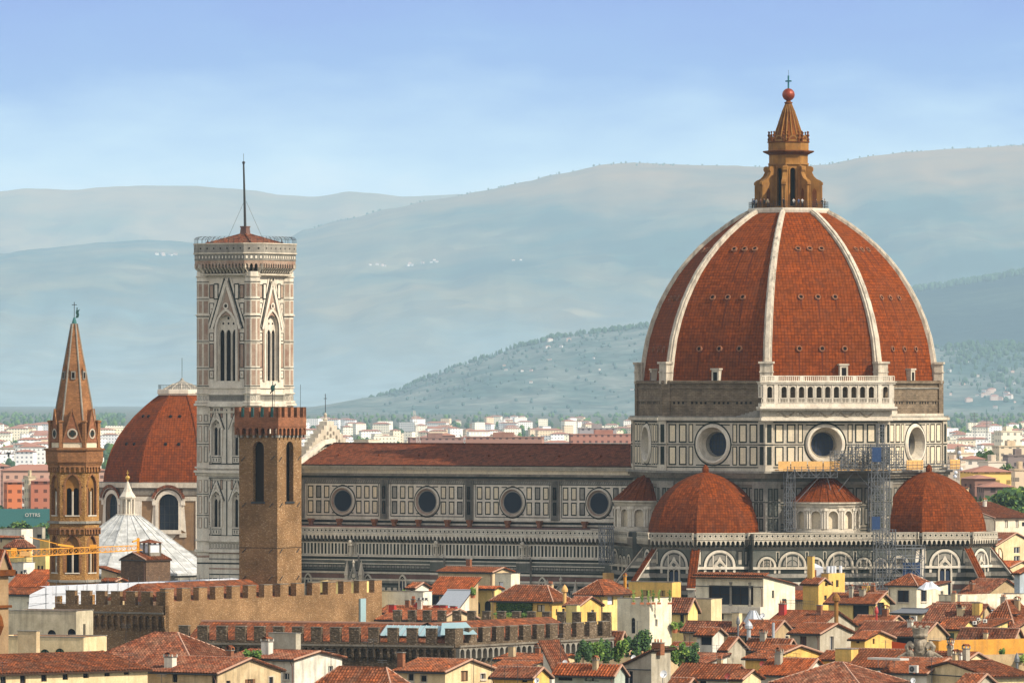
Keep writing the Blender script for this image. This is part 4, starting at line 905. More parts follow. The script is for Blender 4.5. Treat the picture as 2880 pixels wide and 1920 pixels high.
# ---- nave
NX0, NX1 = -101.5, -25.0
m = MB()
YC = -10.6
m.box(NX0, YC, 0, NX1, -YC, 42.6, 'marble_g')
W_ = Wall(m, 0, 0, 0); W_.o = Vector((0, YC, 0))
W_.box(NX0, 42.35, NX1, 42.75, 0, 0.85, 'marble'); W_.box(NX0, 41.95, NX1, 42.35, 0, 0.5, 'marble'); W_.quad(NX0, 41.2, NX1, 41.95, 0.05, 'panel')
W_.box(NX0, 40.75, NX1, 41.2, 0, 0.8, 'marble_d'); W_.box(NX0, 40.35, NX1, 40.75, 0, 0.5, 'green'); W_.box(NX0, 40.0, NX1, 40.35, 0, 0.25, 'marble_d')
W_.quad(NX0, 39.35, NX1, 40.0, 0.04, 'marble_g')
for i in range(int((NX1-NX0)/0.5)): 
    a = NX0+0.5*i; m.poly([W_.p(a+0.05, 39.45, 0.06), W_.p(a+0.2, 39.45, 0.06), W_.p(a+0.45, 39.9, 0.06), W_.p(a+0.3, 39.9, 0.06)], 'greenm')
W_.quad(NX0, 39.2, NX1, 39.35, 0.06, 'green')
WX = [-34.4, -53.45, -72.6, -91.8]; BP = 19.13
# base coat of cream stone with round holes for the windows
hs = [(x, 2.62, 35.95-2.62, 35.95+2.62, 'o') for x in WX]
W_.holes(NX0, NX1, 32.6, 39.2, hs, 'marble_l', d=0.05)
for x in WX:
    for i in range(-4, 5):
        c = x+i*1.84
        if i == 0: W_.panel(c-0.45, 38.75, c+0.45, 39.05, 0.1, 'green', None, 0.08); continue
        for (za, zb) in ((33.6, 36.05), (36.45, 38.85)):
            g = 0.62
            if abs(i) == 1:
                if za < 36.2: W_.frame(c-g*0.2+0.25*i, za-0.05, c+g*0.8+0.25*i if i > 0 else c+g*0.2+0.25*i, za+0.12, 0.05, 0.075, 'green') if False else None
                c2 = c+0.72*(1 if i > 0 else -1); W_.panel(c2-0.22, za+(0.0 if za < 36.2 else 1.2), c2+0.3, zb-(1.2 if za < 36.2 else 0), 0.14, 'green', 'marble_g', 0.08) if False else W_.quad(c-g, zb-0.2 if za > 36.2 else za, c+g, zb if za > 36.2 else za+0.2, 0.08, 'green')
                continue
            W_.panel(c-g, za, c+g, zb, 0.22, 'green', 'panel' if (i*3+int(x)) % 4 else 'marble_g', 0.08)
    for sg in (-1, 1):
        b = x+sg*(BP/2-1.35); W_.quad(b-0.07, 33.2, b+0.07, 39.2, 0.08, 'green')
    W_.quad(x-BP/2+1.3, 33.1, x+BP/2-1.3, 33.25, 0.08, 'green')
    for b in (x-BP/2, x+BP/2):
        if b > NX1-6: continue
        W_.box(b-0.85, 32.6, b+0.85, 40.0, 0, 0.4, 'marble_g')
        for (za, zb) in ((33.6, 36.05), (36.45, 38.85)): W_.panel(b-0.35, za, b+0.35, zb, 0.3, 'green', 'pink_d', 0.43)
W_.box(NX0, 32.35, NX1, 32.6, 0, 0.3, 'marble'); W_.quad(NX0, 31.9, NX1, 32.35, 0.03, 'green'); W_.quad(NX0, 31.55, NX1, 31.9, 0.05, 'marble'); W_.quad(NX0, 31.2, NX1, 31.55, 0.03, 'green')
for x in [-30,-37,-47,-54,-62.5,-67.5,-74,-79.5,-84,-92,-98.5]:
    m.loft(x, YC-0.9, 4, math.pi/4, [(0.45,31.3),(0.45,31.8),(0.7,32.3),(0.7,32.6)], 'redbrick')
nave = m.build('nave', duomo)
m = MB(); e = 0.9
rz0, rz1 = 42.75, 46.75
m.poly([(NX0+0.3,YC-e,rz0),(NX1,YC-e,rz0),(NX1,0,rz1),(NX0+0.3,0,rz1)], 'navetile'); m.poly([(NX0+0.3,-YC+e,rz0),(NX1,-YC+e,rz0),(NX1,0,rz1),(NX0+0.3,0,rz1)], 'navetile')
m.beam((NX0+0.3,0,rz1), (NX1,0,rz1), 0.5, 0.3, 'navetile'); m.beam((NX0+0.3,YC-e,rz0), (NX1,YC-e,rz0), 0.25, 0.2, 'eave')
for i in range(9):
    x = NX0+6+i*8.3+(i % 3)*0.9; m.loft(x, -6.6, 6, 0, [(0.22,44.1),(0.22,44.75),(0.0,44.85)], 'dometile2', cap=False)
m.build('nave_roof', nave)
for x in WX+[WX[-1]-BP]:
    if x < NX0: continue
    mm = MB(); W2 = Wall(mm, 0, 0, 0); W2.o = Vector((0, YC, 0)); z = 35.95
    W2.ring(x, z, 3.0, 2.75, 0.08, 'green', 40); W2.ring(x, z, 2.75, 2.62, 0.08, 'marble_l', 40, dd=0.4); W2.ring(x, z, 2.62, 2.42, 0.4, 'marble', 40); W2.ring(x, z, 2.42, 1.95, 0.4, 'pink', 40, dd=-0.35); W2.ring(x, z, 1.95, 1.85, -0.35, 'marble_d', 40, dd=-0.8)
    # the wall behind the funnel is solid: put the glass just in front of it
    o = mm.build('round_window', nave); mm = MB(); W2 = Wall(mm, 0, 0, 0); W2.o = Vector((0, YC, 0)); W2.disc(x, z, 1.96, 0.03, 'glass', 28); mm.build('glass', o)

# ---- south aisle
YA = -21.2; AX0, AX1 = -104.5, -19.5
m = MB(); m.box(AX0, YA, 0, AX1, YC, 30.0, 'greenm')
W_ = Wall(m, 0, 0, 0); W_.o = Vector((0, YA, 0)); strip_balcony(m, W_, AX0, AX1, 31.2, 'marble_l')
m.poly([(AX0,YA,30.05),(AX1,YA,30.05),(AX1,YC,31.4),(AX0,YC,31.4)], 'pink_d')
W_.quad(AX0, 28.6, AX1, 28.75, 0.03, 'green')
def slim_row(W_, a0, a1, z0, z1, pitch=0.78):
    W_.quad(a0, z0-0.2, a1, z1+0.2, 0.03, 'marble_l')
    n_ = int((a1-a0)/pitch)
    for i in range(n_):
        c = a0+(a1-a0)*(i+0.5)/n_; W_.quad(c-pitch*0.27, z0, c+pitch*0.27, z1, 0.06, 'green' if i % 3 else 'greenm')
slim_row(W_, AX0, AX1-3, 26.2, 28.2)
RB = [(25.75,25.9,'marble_l'), (25.3,25.7,'green'), (25.05,25.2,'marble_l'), (23.4,24.9,'greenm'), (22.95,23.3,'green'), (22.65,22.95,'marble_l'), (21.7,22.5,'pink_d'), (21.3,21.65,'marble_l'), (20.9,21.25,'marble_g'), (20.45,20.85,'green')]
bands(W_, AX0, AX1, RB)
W_.box(AX0, 25.72, AX1, 25.95, 0, 0.4, 'marble_l'); W_.box(AX0, 24.35, AX1, 24.5, 0, 0.12, 'marble_l'); W_.quad(AX0, 23.75, AX1, 24.1, 0.05, 'marble_g'); [W_.frame(AX0+1.1*i+0.1, 23.5, AX0+1.1*i+0.95, 24.25, 0.1, 0.07, 'green') for i in range(int((AX1-AX0)/1.1))]; W_.box(AX0, 22.6, AX1, 22.9, 0, 0.25, 'marble'); W_.box(AX0, 21.3, AX1, 21.6, 0, 0.2, 'marble')
for i in range(int((AX1-AX0)/1.35)):
    c = AX0+1.35*(i+0.5); W_.panel(c-0.52, 16.2, c+0.52, 20.2, 0.13, 'green', 'marble', 0.05); W_.quad(c-0.2, 16.9, c+0.2, 19.6, 0.07, 'marble_g')
for b in (-24.6, -43.9, -63.0, -82.2, -101.3):
    W_.box(b-1.5, 0, b+1.5, 26.0, 0, 0.7, 'marble_g')
    for c in (-0.95, 0.0, 0.95): W_.panel(b+c-0.3, 26.3, b+c+0.3, 28.2, 0.2, 'marble', 'green', 0.1)
    for z0, z1, mt in RB: W_.quad(b-1.5, z0, b+1.5, z1, 0.73, mt)
aisle = m.build('aisle', duomo)
for b in (-43.9, -63.0, -82.2): # carved waterspout figures at the buttresses
    mm = MB(); W2 = Wall(mm, 0, 0, 0); W2.o = Vector((0, YA, 0))
    mm.tube(W2.p(b, 25.9, 1.0), W2.p(b, 28.0, 1.0), 0.22, 'marble', 6); mm.sphere(W2.p(b, 28.5, 1.0), 0.42, 'marble', 8, 6); mm.box(b-0.4, YA-1.5, 27.8, b+0.4, YA-0.5, 28.1, 'marble'); mm.build('carved_figure', aisle)
for x in (-99.0, -92.4, -78.8, -71.0, -40.0): gothic_window(aisle, 0, 0, 0, -YA, x, 0.55, 13.5, 22.2)
def portal(x, w, zt, zb=14.0):
    mm = MB(); W2 = Wall(mm, 0, 0, 0); W2.o = Vector((0, YA, 0))
    W2.box(x-w, 0, x+w, zb+4.2, 0, 1.4, 'marble_g')
    pr = [(x-w, zb+4.2), (x+w, zb+4.2), (x, zt)]
    mm.poly([W2.p(a, z, 1.4) for a, z in pr], 'marble'); mm.poly([W2.p(a, z, 0) for a, z in pr], 'marble')
    for sg in (-1, 1):
        mm.beam(W2.p(x+sg*w*1.05, zb+4.0, 1.45), W2.p(x, zt+0.2, 1.45), 0.35, 0.35, 'marble_g')
        for j in range(7):
            t = (j+0.5)/7; mm.sphere(W2.p(x+sg*w*(1-t), zb+4.2+(zt-zb-4.2)*t+0.25, 1.4), 0.2, 'marble_g', 5, 4)
        mm.loft(*(W2.p(x+sg*(w+0.5), 0, 1.2)[:2]), 4, math.pi/4, [(0.5,0),(0.5,zb+5.2),(0.65,zb+5.3),(0.0,zb+8.2)], 'marble', cap=False)
    W2.ring(x, zb+5.2, 0.45, 0.62, 1.45, 'greenm', 16); W2.ring(x, zb+3.2, w*0.62, w*0.8, 1.45, 'marble_g', 16, 0, 180); W2.fan([(x-w*0.62, zb-2), (x+w*0.62, zb-2), (x+w*0.62, zb+3.2), (x, zb+4.6), (x-w*0.62, zb+3.2)], 'dark', 1.42)
    mm.loft(*(W2.p(x, 0, 1.4)[:2]), 6, 0, [(0.16,zt),(0.2,zt+0.8),(0.34,zt+1.1),(0.0,zt+1.7)], 'marble', cap=False)
    mm.build('portal', aisle)
portal(-81.2, 1.1, 23.6, 17.0); portal(-35.2, 2.6, 21.0, 14.0)

# ---- the west front seen from behind: stepped gable
m = MB(); FX = NX0-1.6
pts = [(-17.5, 32.5)]
for i in range(10): y = -10.2+i*1.0; z = 43.1+i*0.78; pts += [(y, z), (y, z+0.78)]
pts += [(-0.3, 51.0), (0.3, 51.0)]
full = pts+[(-y, z) for y, z in reversed(pts)]
full = [(-21, 0), (-21, 32.5)]+full+[(21, 32.5), (21, 0)]
for xx in (FX+1.2, FX-0.6): m.poly([(xx, y, z) for y, z in full], 'marble')
for (p, q) in zip(full[:-1], full[1:]): m.poly([(FX+1.2,p[0],p[1]), (FX-0.6,p[0],p[1]), (FX-0.6,q[0],q[1]), (FX+1.2,q[0],q[1])], 'marble_l')
for i in range(-9, 10):                      # rows of little arcade panels up the gable
    y = i*1.0; zt = 50.1-abs(i)*0.78
    for j in range(3):
        z1 = zt-0.25-j*1.25
        m.poly([(FX+1.24, y-0.32, z1-0.75), (FX+1.24, y+0.32, z1-0.75), (FX+1.24, y+0.32, z1-0.15), (FX+1.24, y, z1), (FX+1.24, y-0.32, z1-0.15)], 'marble_d')
m.box(FX-1.0, 11.2, 0, FX+2.4, 15.4, 47.4, 'marble'); m.box(FX-1.2, 11.0, 46.6, FX+2.6, 15.6, 47.0, 'marble_l'); m.box(FX-1, -15.4, 0, FX+2.0, -11.2, 45.0, 'marble')
m.beam((NX0+0.2, YC-0.9, 43.1), (NX0+0.2, -3.2, 46.9), 0.7, 0.9, 'marble_l'); m.beam((NX0+0.2, -3.2, 46.9), (NX0+0.2, 0.3, 47.3), 0.7, 0.8, 'marble_l')
front = m.build('front_gable', duomo)
m = MB(); m.loft(FX, 0, 8, 0, [(0.4,51.0),(0.5,51.3),(0.2,51.6),(0.35,52.2),(0.12,52.6)], 'marble'); m.tube((FX,0,52.5), (FX,0,56.2), 0.07, 'iron', 5); m.tube((FX,-0.5,55.3), (FX,0.5,55.3), 0.06, 'iron', 5); m.build('cross_finial', front)
# ---------------------------------------------------------------- the marble bell tower
cx_, cy_ = -99.4, -32.0
cl = Vector((DX+cx_*math.cos(GAM)-cy_*math.sin(GAM), DY+cx_*math.sin(GAM)+cy_*math.cos(GAM), 0))
camp = thing('bell_tower', 'square marble bell tower in white, pink and green with a tall pole on its roof', 'bell tower', cl, GAM)
H0, BC, BR = 5.95, 5.45, 1.5          # half width of the body, centre and radius of the corner buttresses
m = MB()
def camp_face(k, W_):
    # top storey, one tall triple window under a gable
    hs = [(0, 2.15, 58.6, 71.6, 'p')]
    W_.holes(-H0, H0, 0, 79, hs+[(s_*2.35, 1.05, z0, z1, 'p') for s_ in (-1, 1) for z0, z1 in ((44.7, 51.4), (31.3, 38.0))], 'marble_l', 1.0)
    W_.outline(hs[0], 0.5, 0, 0.35, 'marble_l'); W_.outline((0, 2.65, 58.6, 72.2, 'p'), 0.25, 0, 0.15, 'pink')
    for s_ in (-1, 1):      # steep gable with dark inlay on both sides
        for (o0, o1, mt, d) in ((0.0, 0.55, 'marble_l', 0.42), (0.62, 0.95, 'green', 0.12), (1.0, 1.35, 'marble_l', 0.14), (1.4, 1.7, 'green', 0.12)):
            m.poly([W_.p(s_*(2.95+o0), 68.2+o0*0.3, d), W_.p(s_*(2.95+o1), 68.2+o1*0.3, d), W_.p(s_*o1*0.55, 76.2+o1*1.9 if o1 < 1.5 else 77.4, d), W_.p(s_*o0*0.55, 76.2+o0*1.9 if o0 < 1.3 else 77.4, d)], mt)
        W_.panel(s_*2.35-0.55, 73.8, s_*2.35+0.55, 76.8, 0.22, 'green', 'marble_l', 0.18)
    W_.fan([(-1.9, 70.4), (0, 70.9), (1.9, 70.4), (0, 75.6)], 'pink', 0.1); W_.ring(0, 72.6, 0.35, 0.62, 0.42, 'marble_l', 16); W_.disc(0, 72.6, 0.35, 0.2, 'green', 12)
    m.tube(W_.p(0, 76.2, 0.4), W_.p(0, 77.3, 0.4), 0.3, 'marble_l', 6)
    for s_ in (-1, 1):
        c = s_*3.45
        for (za, zb, inner) in ((59.0, 60.6, 'marble_l'), (61.0, 65.6, 'pink'), (66.0, 67.6, 'marble_l'), (68.4, 70.3, 'marble_l'), (70.9, 73.2, 'marble_l'), (74.0, 76.6, 'pink')):
            W_.panel(c-0.52, za, c+0.52, zb, 0.16, 'green', inner, 0.05)
            if inner == 'marble_l': W_.disc(c, (za+zb)/2, 0.17, 0.07, 'pink', 8)
    # two lower storeys, each with a pair of windows
    for zb in (44.7, 31.3):
        for s_ in (-1, 1):
            h = (s_*2.35, 1.05, zb, zb+6.7, 'p'); W_.outline(h, 0.32, 0, 0.22, 'marble_l')
            c = s_*2.35
            for sg in (-1, 1):
                for (o0, o1, mt, d) in ((0.0, 0.3, 'marble_l', 0.28), (0.34, 0.58, 'green', 0.08)):
                    m.poly([W_.p(c+sg*(1.4+o0), zb+4.7+o0*0.4, d), W_.p(c+sg*(1.4+o1), zb+4.7+o1*0.4, d), W_.p(c+sg*o1*0.5, zb+8.0+o1*1.4, d), W_.p(c+sg*o0*0.5, zb+8.0+o0*1.4, d)], mt)
                W_.panel(c+sg*1.15-0.28, zb+7.0, c+sg*1.15+0.28, zb+8.9, 0.1, 'green', 'pink', 0.06)
                for j in range(5):
                    t = (j+0.5)/5; m.sphere(W_.p(c+sg*1.4*(1-t), zb+4.8+3.3*t+0.25, 0.25), 0.16, 'marble_l', 5, 4)
            W_.panel(c-1.1, zb-1.5, c+1.1, zb-0.25, 0.14, 'green', 'marble_l', 0.05)
            for j in (-0.6, 0, 0.6):
                for e in (-1, 1): m.poly([W_.p(c+j-0.2, zb-0.85-0.3*e, 0.07), W_.p(c+j-0.1, zb-0.85-0.36*e, 0.07), W_.p(c+j+0.2, zb-0.85+0.3*e, 0.07), W_.p(c+j+0.1, zb-0.85+0.36*e, 0.07)], 'green')
            W_.panel(s_*4.1-0.42, zb-1.4, s_*4.1+0.42, zb+0.6, 0.12, 'green', 'marble_l', 0.05); W_.panel(s_*4.1-0.42, zb+0.8, s_*4.1+0.42, zb+5.6, 0.12, 'green', 'pink', 0.05); W_.panel(s_*4.1-0.42, zb+5.8, s_*4.1+0.42, zb+9.1, 0.12, 'green', 'marble_l', 0.05)
            W_.disc(s_*4.1, zb-0.4, 0.16, 0.07, 'green', 8); W_.disc(s_*4.1, zb+7.4, 0.16, 0.07, 'green', 8)
        W_.frame(-4.62, zb-1.6, 4.62, zb+9.3, 0.12, 0.045, 'green')
        W_.quad(-0.12, zb-1.6, 0.12, zb+8.6, 0.05, 'green')
    # base storeys
    for z0, z1, mt in ((27.2, 28.4, 'marble'), (26.3, 26.6, 'pink'), (25.2, 25.5, 'marble_g'), (24.4, 24.7, 'green'), (23.4, 23.7, 'pink'), (22.4, 22.6, 'green')): W_.quad(-4.6, z0, 4.6, z1, 0.04, mt)
    for i in range(-6, 7): W_.panel(i*0.68-0.27, 27.3, i*0.68+0.27, 28.3, 0.08, 'greenm', 'marble', 0.06)
    for i in range(-3, 4):
        W_.panel(i*1.32-0.5, 17.6, i*1.32+0.5, 21.8, 0.15, 'green', 'marble', 0.05)
        W_.fan([(i*1.32-0.22, 18.0), (i*1.32+0.22, 18.0), (i*1.32+0.22, 20.6), (i*1.32, 21.2), (i*1.32-0.22, 20.6)], 'marble_g', 0.07)
    # horizontal mouldings
    for z0, z1, d, mt in ((56.0, 56.3, 0.35, 'marble_l'), (53.8, 54.3, 0.75, 'marble_l'), (54.3, 54.8, 0.5, 'marble_l'), (52.6, 53.0, 0.2, 'marble'), (42.2, 42.6, 0.45, 'marble_l'), (41.4, 41.9, 0.7, 'marble_l'), (40.9, 41.4, 0.4, 'marble'), (28.6, 29.0, 0.4, 'marble_l'), (26.6, 27.1, 0.6, 'marble_l'), (57.2, 57.5, 0.25, 'marble_l'), (77.9, 78.2, 0.3, 'marble')):
        W_.box(-4.7, z0, 4.7, z1, 0, d, mt)
    W_.quad(-4.6, 54.8, 4.6, 56.0, 0.04, 'marble_g'); W_.quad(-4.6, 43.0, 4.6, 43.1, 0.06, 'green')
    for z in (55.4, 40.2, 78.6):
        for i in range(-10, 11): W_.panel(i*0.44-0.16, z-0.28, i*0.44+0.16, z+0.28, 0.05, 'greenm', None, 0.07)
for k in range(4):
    W_ = Wall(m, 0, 0, k*math.pi/2); W_.o = W_.n*H0; camp_face(k, W_)
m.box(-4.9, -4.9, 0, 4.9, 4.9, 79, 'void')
body = m.build('tower_body', camp)
for i in range(4):                     # octagonal corner buttresses
    a = math.pi/4+math.pi/2*i; bx, by = BC*math.sqrt(2)*math.sin(a), -BC*math.sqrt(2)*math.cos(a); m = MB()
    m.loft(bx, by, 8, OCT, [(BR,0),(BR,79)], 'marble_l', cap=False)
    hw = BR*math.sin(math.pi/8); ap = BR*AP
    for k in range(8):
        W_ = Wall(m, 0, 0, OCT+math.pi/4*(k+0.5)); 
        if W_.n.dot(Vector((bx, by, 0)).normalized()) < -0.1: continue
        W_.o = Vector((bx, by, 0))+W_.n*ap
        for (za, zb) in ((17.6,21.8),(31.0,33.2),(33.7,37.2),(37.7,40.2),(43.3,46.5),(47.1,50.3),(50.9,52.4),(57.8,60.7),(61.3,65.6),(66.2,70.3),(71.2,73.6),(74.3,76.8)):
            W_.panel(-hw+0.1, za, hw-0.1, zb, 0.1, 'marble', 'pink' if (zb > 57 or k % 2) else 'marble_g', 0.03); W_.quad(-hw*0.3, za+0.25, hw*0.3, zb-0.25, 0.04, 'pink' if zb > 57 else 'marble_l')
        for z in (60.9, 65.9, 70.55, 73.8, 57.55, 77.0, 46.7, 50.5, 33.4, 37.4): W_.quad(-hw, z, hw, z+0.16, 0.05, 'green')
        for i2 in (-1, 1): W_.panel(i2*0.26-0.18, 55.0, i2*0.26+0.18, 55.8, 0.06, 'greenm', None, 0.04)
    for z0, z1, e, mt in ((70.7,71.0,0.25,'marble_l'),(56.1,56.4,0.3,'marble_l'),(53.9,54.4,0.6,'marble_l'),(54.4,54.9,0.35,'marble_l'),(42.2,42.6,0.4,'marble_l'),(41.4,41.9,0.6,'marble_l'),(40.9,41.4,0.3,'marble'),(28.6,29.0,0.3,'marble_l'),(26.6,27.1,0.45,'marble_l'),(57.2,57.5,0.2,'marble_l'),(24.4,24.7,0.02,'green'),(25.6,26.0,0.05,'pink'),(65.7,65.85,0.12,'marble_l'),(77.9,78.2,0.2,'marble')):
        m.loft(bx, by, 8, OCT, [(BR,z0),(BR+e,z0+0.08),(BR+e,z1),(BR,z1)], mt, cap=False)
    m.build('corner_buttress', camp)
# tracery lights
def lancets(W0n, c, hw, zb, zs, n, zt):
    mm = MB(); W_ = Wall(mm, 0, 0, W0n); W_.o = W_.n*(H0-0.55)
    st = 2*hw/n
    hs = [(c-hw+st*(i+0.5), st*0.36, zb, zs, 'p') for i in range(n)]
    A, zz = W_.curve((c, hw, zb, zt, 'p'))
    W_.holes(c-hw, c+hw, zb, min(zs+0.01, zz+3), hs, 'marble_l', 0.2)
    top = [(c-hw, zs+0.01)]+[(x, z) for x, z in A if z > zs]+[(c+hw, zs+0.01)]
    W_.fan(top, 'marble_l'); 
    for i in range(n): W_.disc(c-hw*0.55+hw*1.1*i/(max(n-1, 1)), zs+(zt-zs)*0.33, st*0.15, 0.03, 'dark', 8)
    W_.disc(c, zs+(zt-zs)*0.62, st*0.18, 0.03, 'dark', 8)
    for i in range(n+1): mm.tube(W_.p(c-hw+st*i, zb, 0.1), W_.p(c-hw+st*i, zs-0.7, 0.1), 0.1, 'marble_l', 5)
    W_.quad(c-hw, zb, c+hw, zt, -0.35, 'dark'); mm.build('window', camp)
for k in range(4):
    lancets(k*math.pi/2, 0, 2.15, 58.6, 68.2, 3, 71.6)
    for zb in (44.7, 31.3):
        for s_ in (-1, 1): lancets(k*math.pi/2, s_*2.35, 1.05, zb, zb+5.3, 2, zb+6.7)
# crown: corbels and parapet, shade put into the darker marble
m = MB()
def crownpoly(e): # the plan follows the corner buttresses
    a = BC+BR*0.92+e; b = BC-0.15; return [(-b,-a),(b,-a),(a,-b),(a,b),(b,a),(-b,a),(-a,b),(-a,-b)]
def crownring(z0, z1, e0, e1, mt):
    P, Q = crownpoly(e0), crownpoly(e1)
    for i in range(8): m.poly([(P[i][0],P[i][1],z0), (P[(i+1)%8][0],P[(i+1)%8][1],z0), (Q[(i+1)%8][0],Q[(i+1)%8][1],z1), (Q[i][0],Q[i][1],z1)], mt)
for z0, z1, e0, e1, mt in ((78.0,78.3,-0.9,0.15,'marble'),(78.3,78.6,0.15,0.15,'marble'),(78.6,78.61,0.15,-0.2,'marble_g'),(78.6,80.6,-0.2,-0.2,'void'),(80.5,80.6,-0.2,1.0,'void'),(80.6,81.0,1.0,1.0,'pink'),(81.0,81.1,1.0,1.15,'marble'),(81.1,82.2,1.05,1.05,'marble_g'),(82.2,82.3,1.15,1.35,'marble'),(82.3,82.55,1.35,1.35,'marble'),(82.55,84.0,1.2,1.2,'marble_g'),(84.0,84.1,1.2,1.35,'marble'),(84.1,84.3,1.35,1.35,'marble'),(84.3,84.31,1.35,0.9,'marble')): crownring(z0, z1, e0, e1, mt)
P = crownpoly(1.0)
for i in range(8):
    p, q = Vector(P[i]+(0,)), Vector(P[(i+1)%8]+(0,)); d = (q-p); Ln = d.length; d.normalize(); n_ = Vector((d.y, -d.x, 0)); cnt = max(2, int(Ln/0.72))
    W_ = Wall(m, 0, 0, math.atan2(n_.x, -n_.y)); W_.o = (p+q)/2; st = Ln/cnt
    for j in range(cnt):
        c = -Ln/2+st*(j+0.5); W_.holes(c-st/2, c+st/2, 79.7, 80.65, [(c, st*0.32, 79.7, 80.5, 'p')], 'pink', 0.2)
        W_.panel(c-st*0.33, 81.3, c+st*0.33, 82.05, 0.1, 'greenm', 'marble_l', 0.09)
    for j in range(cnt+1):
        c = -Ln/2+st*j; t = 0.12; pr = [(0.0,79.75),(-0.25,79.45),(-0.6,79.2),(-0.9,78.75),(-1.2,78.6),(-1.2,80.5),(0.0,80.5)]
        for sg in (-1, 1): m.poly([W_.p(c+sg*t, z, dd) for dd, z in pr], 'marble')
        for a_, b_ in zip(pr[:4], pr[1:5]): m.poly([W_.p(c-t, a_[1], a_[0]), W_.p(c+t, a_[1], a_[0]), W_.p(c+t, b_[1], b_[0]), W_.p(c-t, b_[1], b_[0])], 'marble')
    for j in range(0, cnt, 2):
        c = -Ln/2+st*(j+1); W_.disc(c, 83.3, 0.17, 0.23, 'dark', 8)
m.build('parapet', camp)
m = MB(); b = 6.2; zt = 86.3
Q = [(-b,-b,83.9),(b,-b,83.9),(b,b,83.9),(-b,b,83.9)]
for i in range(4): m.poly([Q[i], Q[(i+1)%4], (0.5*(1 if i in (0,1) else -1), 0.5*(-1 if i in (0,3) else 1), zt), (0.5*(-1 if i in (0,3) else 1)*(1 if i in (0,) else 1), 0.5*(-1 if i in (0,1) else 1), zt)] if False else [Q[i], Q[(i+1)%4], (0,0,zt)], 'rooftile_b')
for i in range(4): m.beam((Q[i][0],Q[i][1],83.95), (0,0,zt+0.05), 0.35, 0.25, 'rooftile_b')
m.build('roof', camp)
m = MB(); m.loft(0,0,4,math.pi/4,[(1.25,85.6),(1.0,86.3),(0.85,87.3),(1.0,87.4),(1.0,87.6)], 'pink_d'); m.build('roof_block', camp)
m = MB(); m.tube((0,0,87.5),(-0.35,0,99.3),0.26,'iron',8,0.16); m.sphere((-0.35,0,99.5),0.3,'iron',8,6); m.tube((-0.35,0,99.6),(-0.36,0,101.2),0.04,'iron',5)
for s_ in (-1, 1): m.tube((0.2*s_,0,92.3),(3.0*s_,1.5*s_,85.2),0.025,'iron',4)
m.build('pole', camp)
m = MB()                                # arched safety railing on the terrace
P = crownpoly(1.1)
for i in range(8):
    p, q = Vector(P[i]+(84.3,)), Vector(P[(i+1)%8]+(84.3,)); cnt = max(2, int((q-p).length/1.1)); inn = -p.normalized()
    for j in range(cnt+1):
        c = p+(q-p)*j/cnt; ii = Vector((-c.x, -c.y, 0)).normalized()
        pts = [c, c+Vector((0,0,0.8)), c+Vector((0,0,1.15))+ii*0.35, c+Vector((0,0,1.25))+ii*0.8]
        for a_, b_ in zip(pts, pts[1:]): m.tube(a_, b_, 0.035, 'iron', 4)
    for dz, ioff in ((0.8, 0),): m.tube(p+Vector((0,0,dz)), q+Vector((0,0,dz)), 0.03, 'iron', 4)
    m.tube(p+Vector((0,0,1.25))+Vector((-p.x,-p.y,0)).normalized()*0.8, q+Vector((0,0,1.25))+Vector((-q.x,-q.y,0)).normalized()*0.8, 0.03, 'iron', 4)
m.build('railing', camp)

# ---------------------------------------------------------------- the chapel dome behind
c = at(512, 1110, 1650)
mc = thing('domed_chapel', 'large plain red dome on a brown drum with arched windows, behind the marble bell tower', 'chapel', (c.x, c.y, 0), 0)
RT = R(-28.7)
pr = [(18.6,35.6),(18.3,38.0),(17.7,40.6),(16.7,43.3),(15.3,45.9),(13.5,48.4),(11.3,50.9),(8.8,53.2),(6.7,54.9),(5.0,56.1)]
m = MB(); dome_faces(m, 0, 0, pr, RT, range(8), 'dometile')
for k in range(8):
    a = RT+math.pi/4*k; d = Vector((math.sin(a), -math.cos(a), 0))
    for p, q in zip(pr, pr[1:]): m.beam(d*p[0]+Vector((0,0,p[1]+0.05)), d*q[0]+Vector((0,0,q[1]+0.05)), 0.5, 0.3, 'dometile')
dm = m.build('dome', mc)
for k in (7, 0, 6):
    for z, ff in ((44.6, (-0.25, 0.25)), (51.0, (-0.25, 0.25))):
        for f in ff:
            p, nn, rr = dome_point(f, z, k, RT, pr); m = MB(); m.sphere((p.x, p.y, p.z), 0.42, 'dark', 8, 6); m.build('air_vent', dm)
m = MB(); m.loft(0,0,8,RT,[(5.6,55.9),(5.9,56.3),(5.9,57.2),(5.5,57.3)], 'marble_l'); m.loft(0,0,12,0,[(4.4,57.3),(3.6,57.8),(2.0,58.6),(0.8,59.1),(0.4,59.4),(0.3,59.8),(0.0,60.0)], 'marble_g', cap=False)
for k in range(12):
    a = math.pi/6*k; d = Vector((math.sin(a), -math.cos(a), 0)); m.beam(d*4.45+Vector((0,0,57.35)), d*2.0+Vector((0,0,58.65)), 0.22, 0.15, 'marble')
m.tube((0,0,60),(0,0,64.6),0.06,'iron',5)
for k in range(8):
    W_ = Wall(m, 0, 0, RT+math.pi/4*(k+0.5)); W_.o = W_.n*5.7*AP; hw = 5.7*math.sin(math.pi/8)
    for i in range(8): m.tube(W_.p(-hw+2*hw*i/8, 57.2), W_.p(-hw+2*hw*i/8, 58.3), 0.03, 'iron', 4)
    m.tube(W_.p(-hw, 58.3), W_.p(hw, 58.3), 0.04, 'iron', 4)
m.build('roof_lantern', mc)
m = MB(); RD_ = 21.4; hw = RD_*math.sin(math.pi/8); ap = RD_*AP; m.loft(0,0,8,RT,[(RD_+.5,35.3),(18.3,35.9)],'marble_d',cap=False)
wins = []
